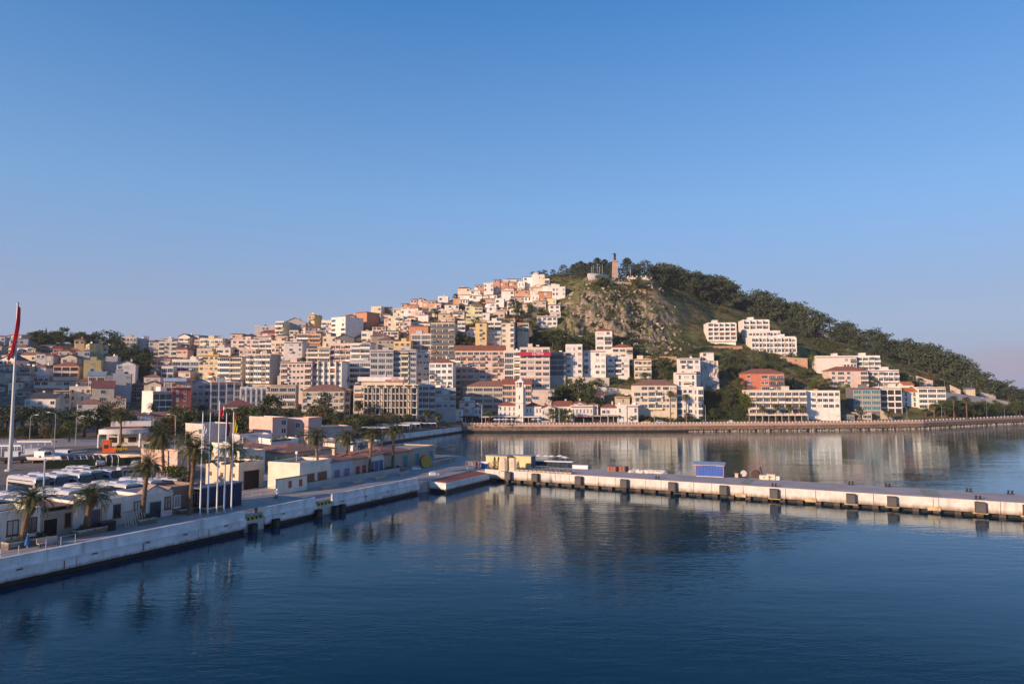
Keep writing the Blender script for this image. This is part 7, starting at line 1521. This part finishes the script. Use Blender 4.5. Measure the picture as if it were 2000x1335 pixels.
# ------------------------------------------------------------------ camera, sun, sky
cam = bpy.data.cameras.new('camera'); co = bpy.data.objects.new('camera', cam); COL.objects.link(co)
cam.sensor_width = 36; cam.lens = 36*F/2000; cam.clip_end = 40000; cam.clip_start = .5
co.location = (0, 0, HC); co.rotation_euler = (R(90)+PITCH, 0, 0); SC.camera = co
SUN_EL, SUN_AZ = R(13), Vector((-.76, -.65))   # towards the sun, on the ground plan
d = Vector((SUN_AZ.x*math.cos(SUN_EL), SUN_AZ.y*math.cos(SUN_EL), math.sin(SUN_EL)))
sl = bpy.data.lights.new('sun', 'SUN'); so = bpy.data.objects.new('sun', sl); COL.objects.link(so)
HAZE = .00008
sl.energy = 3.2; sl.angle = R(.6); sl.color = (1., .69, .46); so.rotation_euler = d.to_track_quat('Z', 'Y').to_euler(); so.location = (-200, -100, 200)
w = bpy.data.worlds.new('World'); SC.world = w; w.use_nodes = True; nt = w.node_tree; bg = nt.nodes['Background']
sk = nt.nodes.new('ShaderNodeTexSky'); sk.sky_type = 'NISHITA'; sk.sun_disc = False; sk.sun_elevation = SUN_EL
sk.sun_rotation = math.atan2(d.x, d.y); sk.altitude = 0; sk.air_density = 1.0; sk.dust_density = 0.; sk.ozone_density = 5.5
# low band of morning haze along the horizon and one faint pink cloud over the sea
tc = nt.nodes.new('ShaderNodeTexCoord').outputs['Generated']; sx = nt.nodes.new('ShaderNodeSeparateXYZ'); nt.links.new(tc, sx.inputs[0])
rp = nt.nodes.new('ShaderNodeValToRGB'); nt.links.new(sx.outputs[2], rp.inputs[0]); e = rp.color_ramp; e.interpolation = 'EASE'
e.elements[0].position = 0.; e.elements[0].color = (.97,)*3+(1,); e.elements[1].position = .62; e.elements[1].color = (.5, .5, .5, 1)
for ps, v in ((.1, .88), (.26, .72), (.42, .62)): q = e.elements.new(ps); q.color = (v, v, v, 1)
HK = 1/(.14*2)
hz = nt.nodes.new('ShaderNodeValToRGB'); nt.links.new(sx.outputs[2], hz.inputs[0]); h = hz.color_ramp
h.elements[0].position = 0.; h.elements[0].color = (.116, .116, .172, 1); h.elements[1].position = .9; h.elements[1].color = (.008, .045, .135, 1)
for ps, v in ((.03, (.116, .122, .178)), (.1, (.116, .134, .19)), (.26, (.076, .137, .232)), (.5, (.016, .078, .196))): q = h.elements.new(ps); q.color = (*v, 1)
sc2 = nt.nodes.new('ShaderNodeVectorMath'); sc2.operation = 'SCALE'; sc2.inputs[3].default_value = 12.5; nt.links.new(hz.outputs[0], sc2.inputs[0])
c = _mixrgb(nt, sk.outputs[0], sc2.outputs[0], rp.outputs[0])
nz = nt.nodes.new('ShaderNodeTexNoise'); nz.inputs['Scale'].default_value = 9; nz.inputs['Detail'].default_value = 5
mp = nt.nodes.new('ShaderNodeMapping'); mp.inputs['Scale'].default_value = (1, 1, 5); nt.links.new(tc, mp.inputs[0]); nt.links.new(mp.outputs[0], nz.inputs['Vector'])
cd = nt.nodes.new('ShaderNodeVectorMath'); cd.operation = 'DISTANCE'; mq = nt.nodes.new('ShaderNodeMapping'); mq.inputs['Scale'].default_value = (1, 1, 4.2); nt.links.new(tc, mq.inputs[0])
nt.links.new(mq.outputs[0], cd.inputs[0]); v = ray(1990, 716); v = Vector(v).normalized(); cd.inputs[1].default_value = (v.x, v.y, v.z*4.2)
ma = nt.nodes.new('ShaderNodeMath'); ma.operation = 'MULTIPLY_ADD'; ma.inputs[1].default_value = .16; nt.links.new(nz.outputs[0], ma.inputs[0]); nt.links.new(cd.outputs['Value'], ma.inputs[2])
cf = nt.nodes.new('ShaderNodeMapRange'); cf.inputs[1].default_value = .19; cf.inputs[2].default_value = .11; cf.inputs[3].default_value = 0; cf.inputs[4].default_value = .75; nt.links.new(ma.outputs[0], cf.inputs[0])
c = _mixrgb(nt, c, (1.85, 1.6, 1.95), cf.outputs[0])
nt.links.new(c, bg.inputs[0]); bg.inputs[1].default_value = .115
SC.view_settings.view_transform = 'Standard'; SC.view_settings.look = 'None'; SC.view_settings.exposure = 1; SC.view_settings.gamma = 1
SC.cycles.max_bounces = 5; SC.cycles.diffuse_bounces = 2; SC.cycles.glossy_bounces = 3; SC.cycles.transparent_max_bounces = 4
SC.cycles.use_denoising = True
SC.cycles.sample_clamp_indirect = 4
hb = MB().box(-1500, 1100, -60, 1250, -4, 128); hm = bpy.data.materials.new('morning_haze'); hm.use_nodes = True; nt = hm.node_tree; nt.nodes.remove(nt.nodes['Principled BSDF'])
pv = nt.nodes.new('ShaderNodeVolumePrincipled'); pv.inputs['Color'].default_value = (.86, .9, 1, 1); pv.inputs['Density'].default_value = HAZE; nt.links.new(pv.outputs[0], nt.nodes['Material Output'].inputs['Volume'])
if HAZE: tag(hb.build('haze', hm), kind='stuff')
for o in COL.objects:
    if '_H' in o: del o['_H']
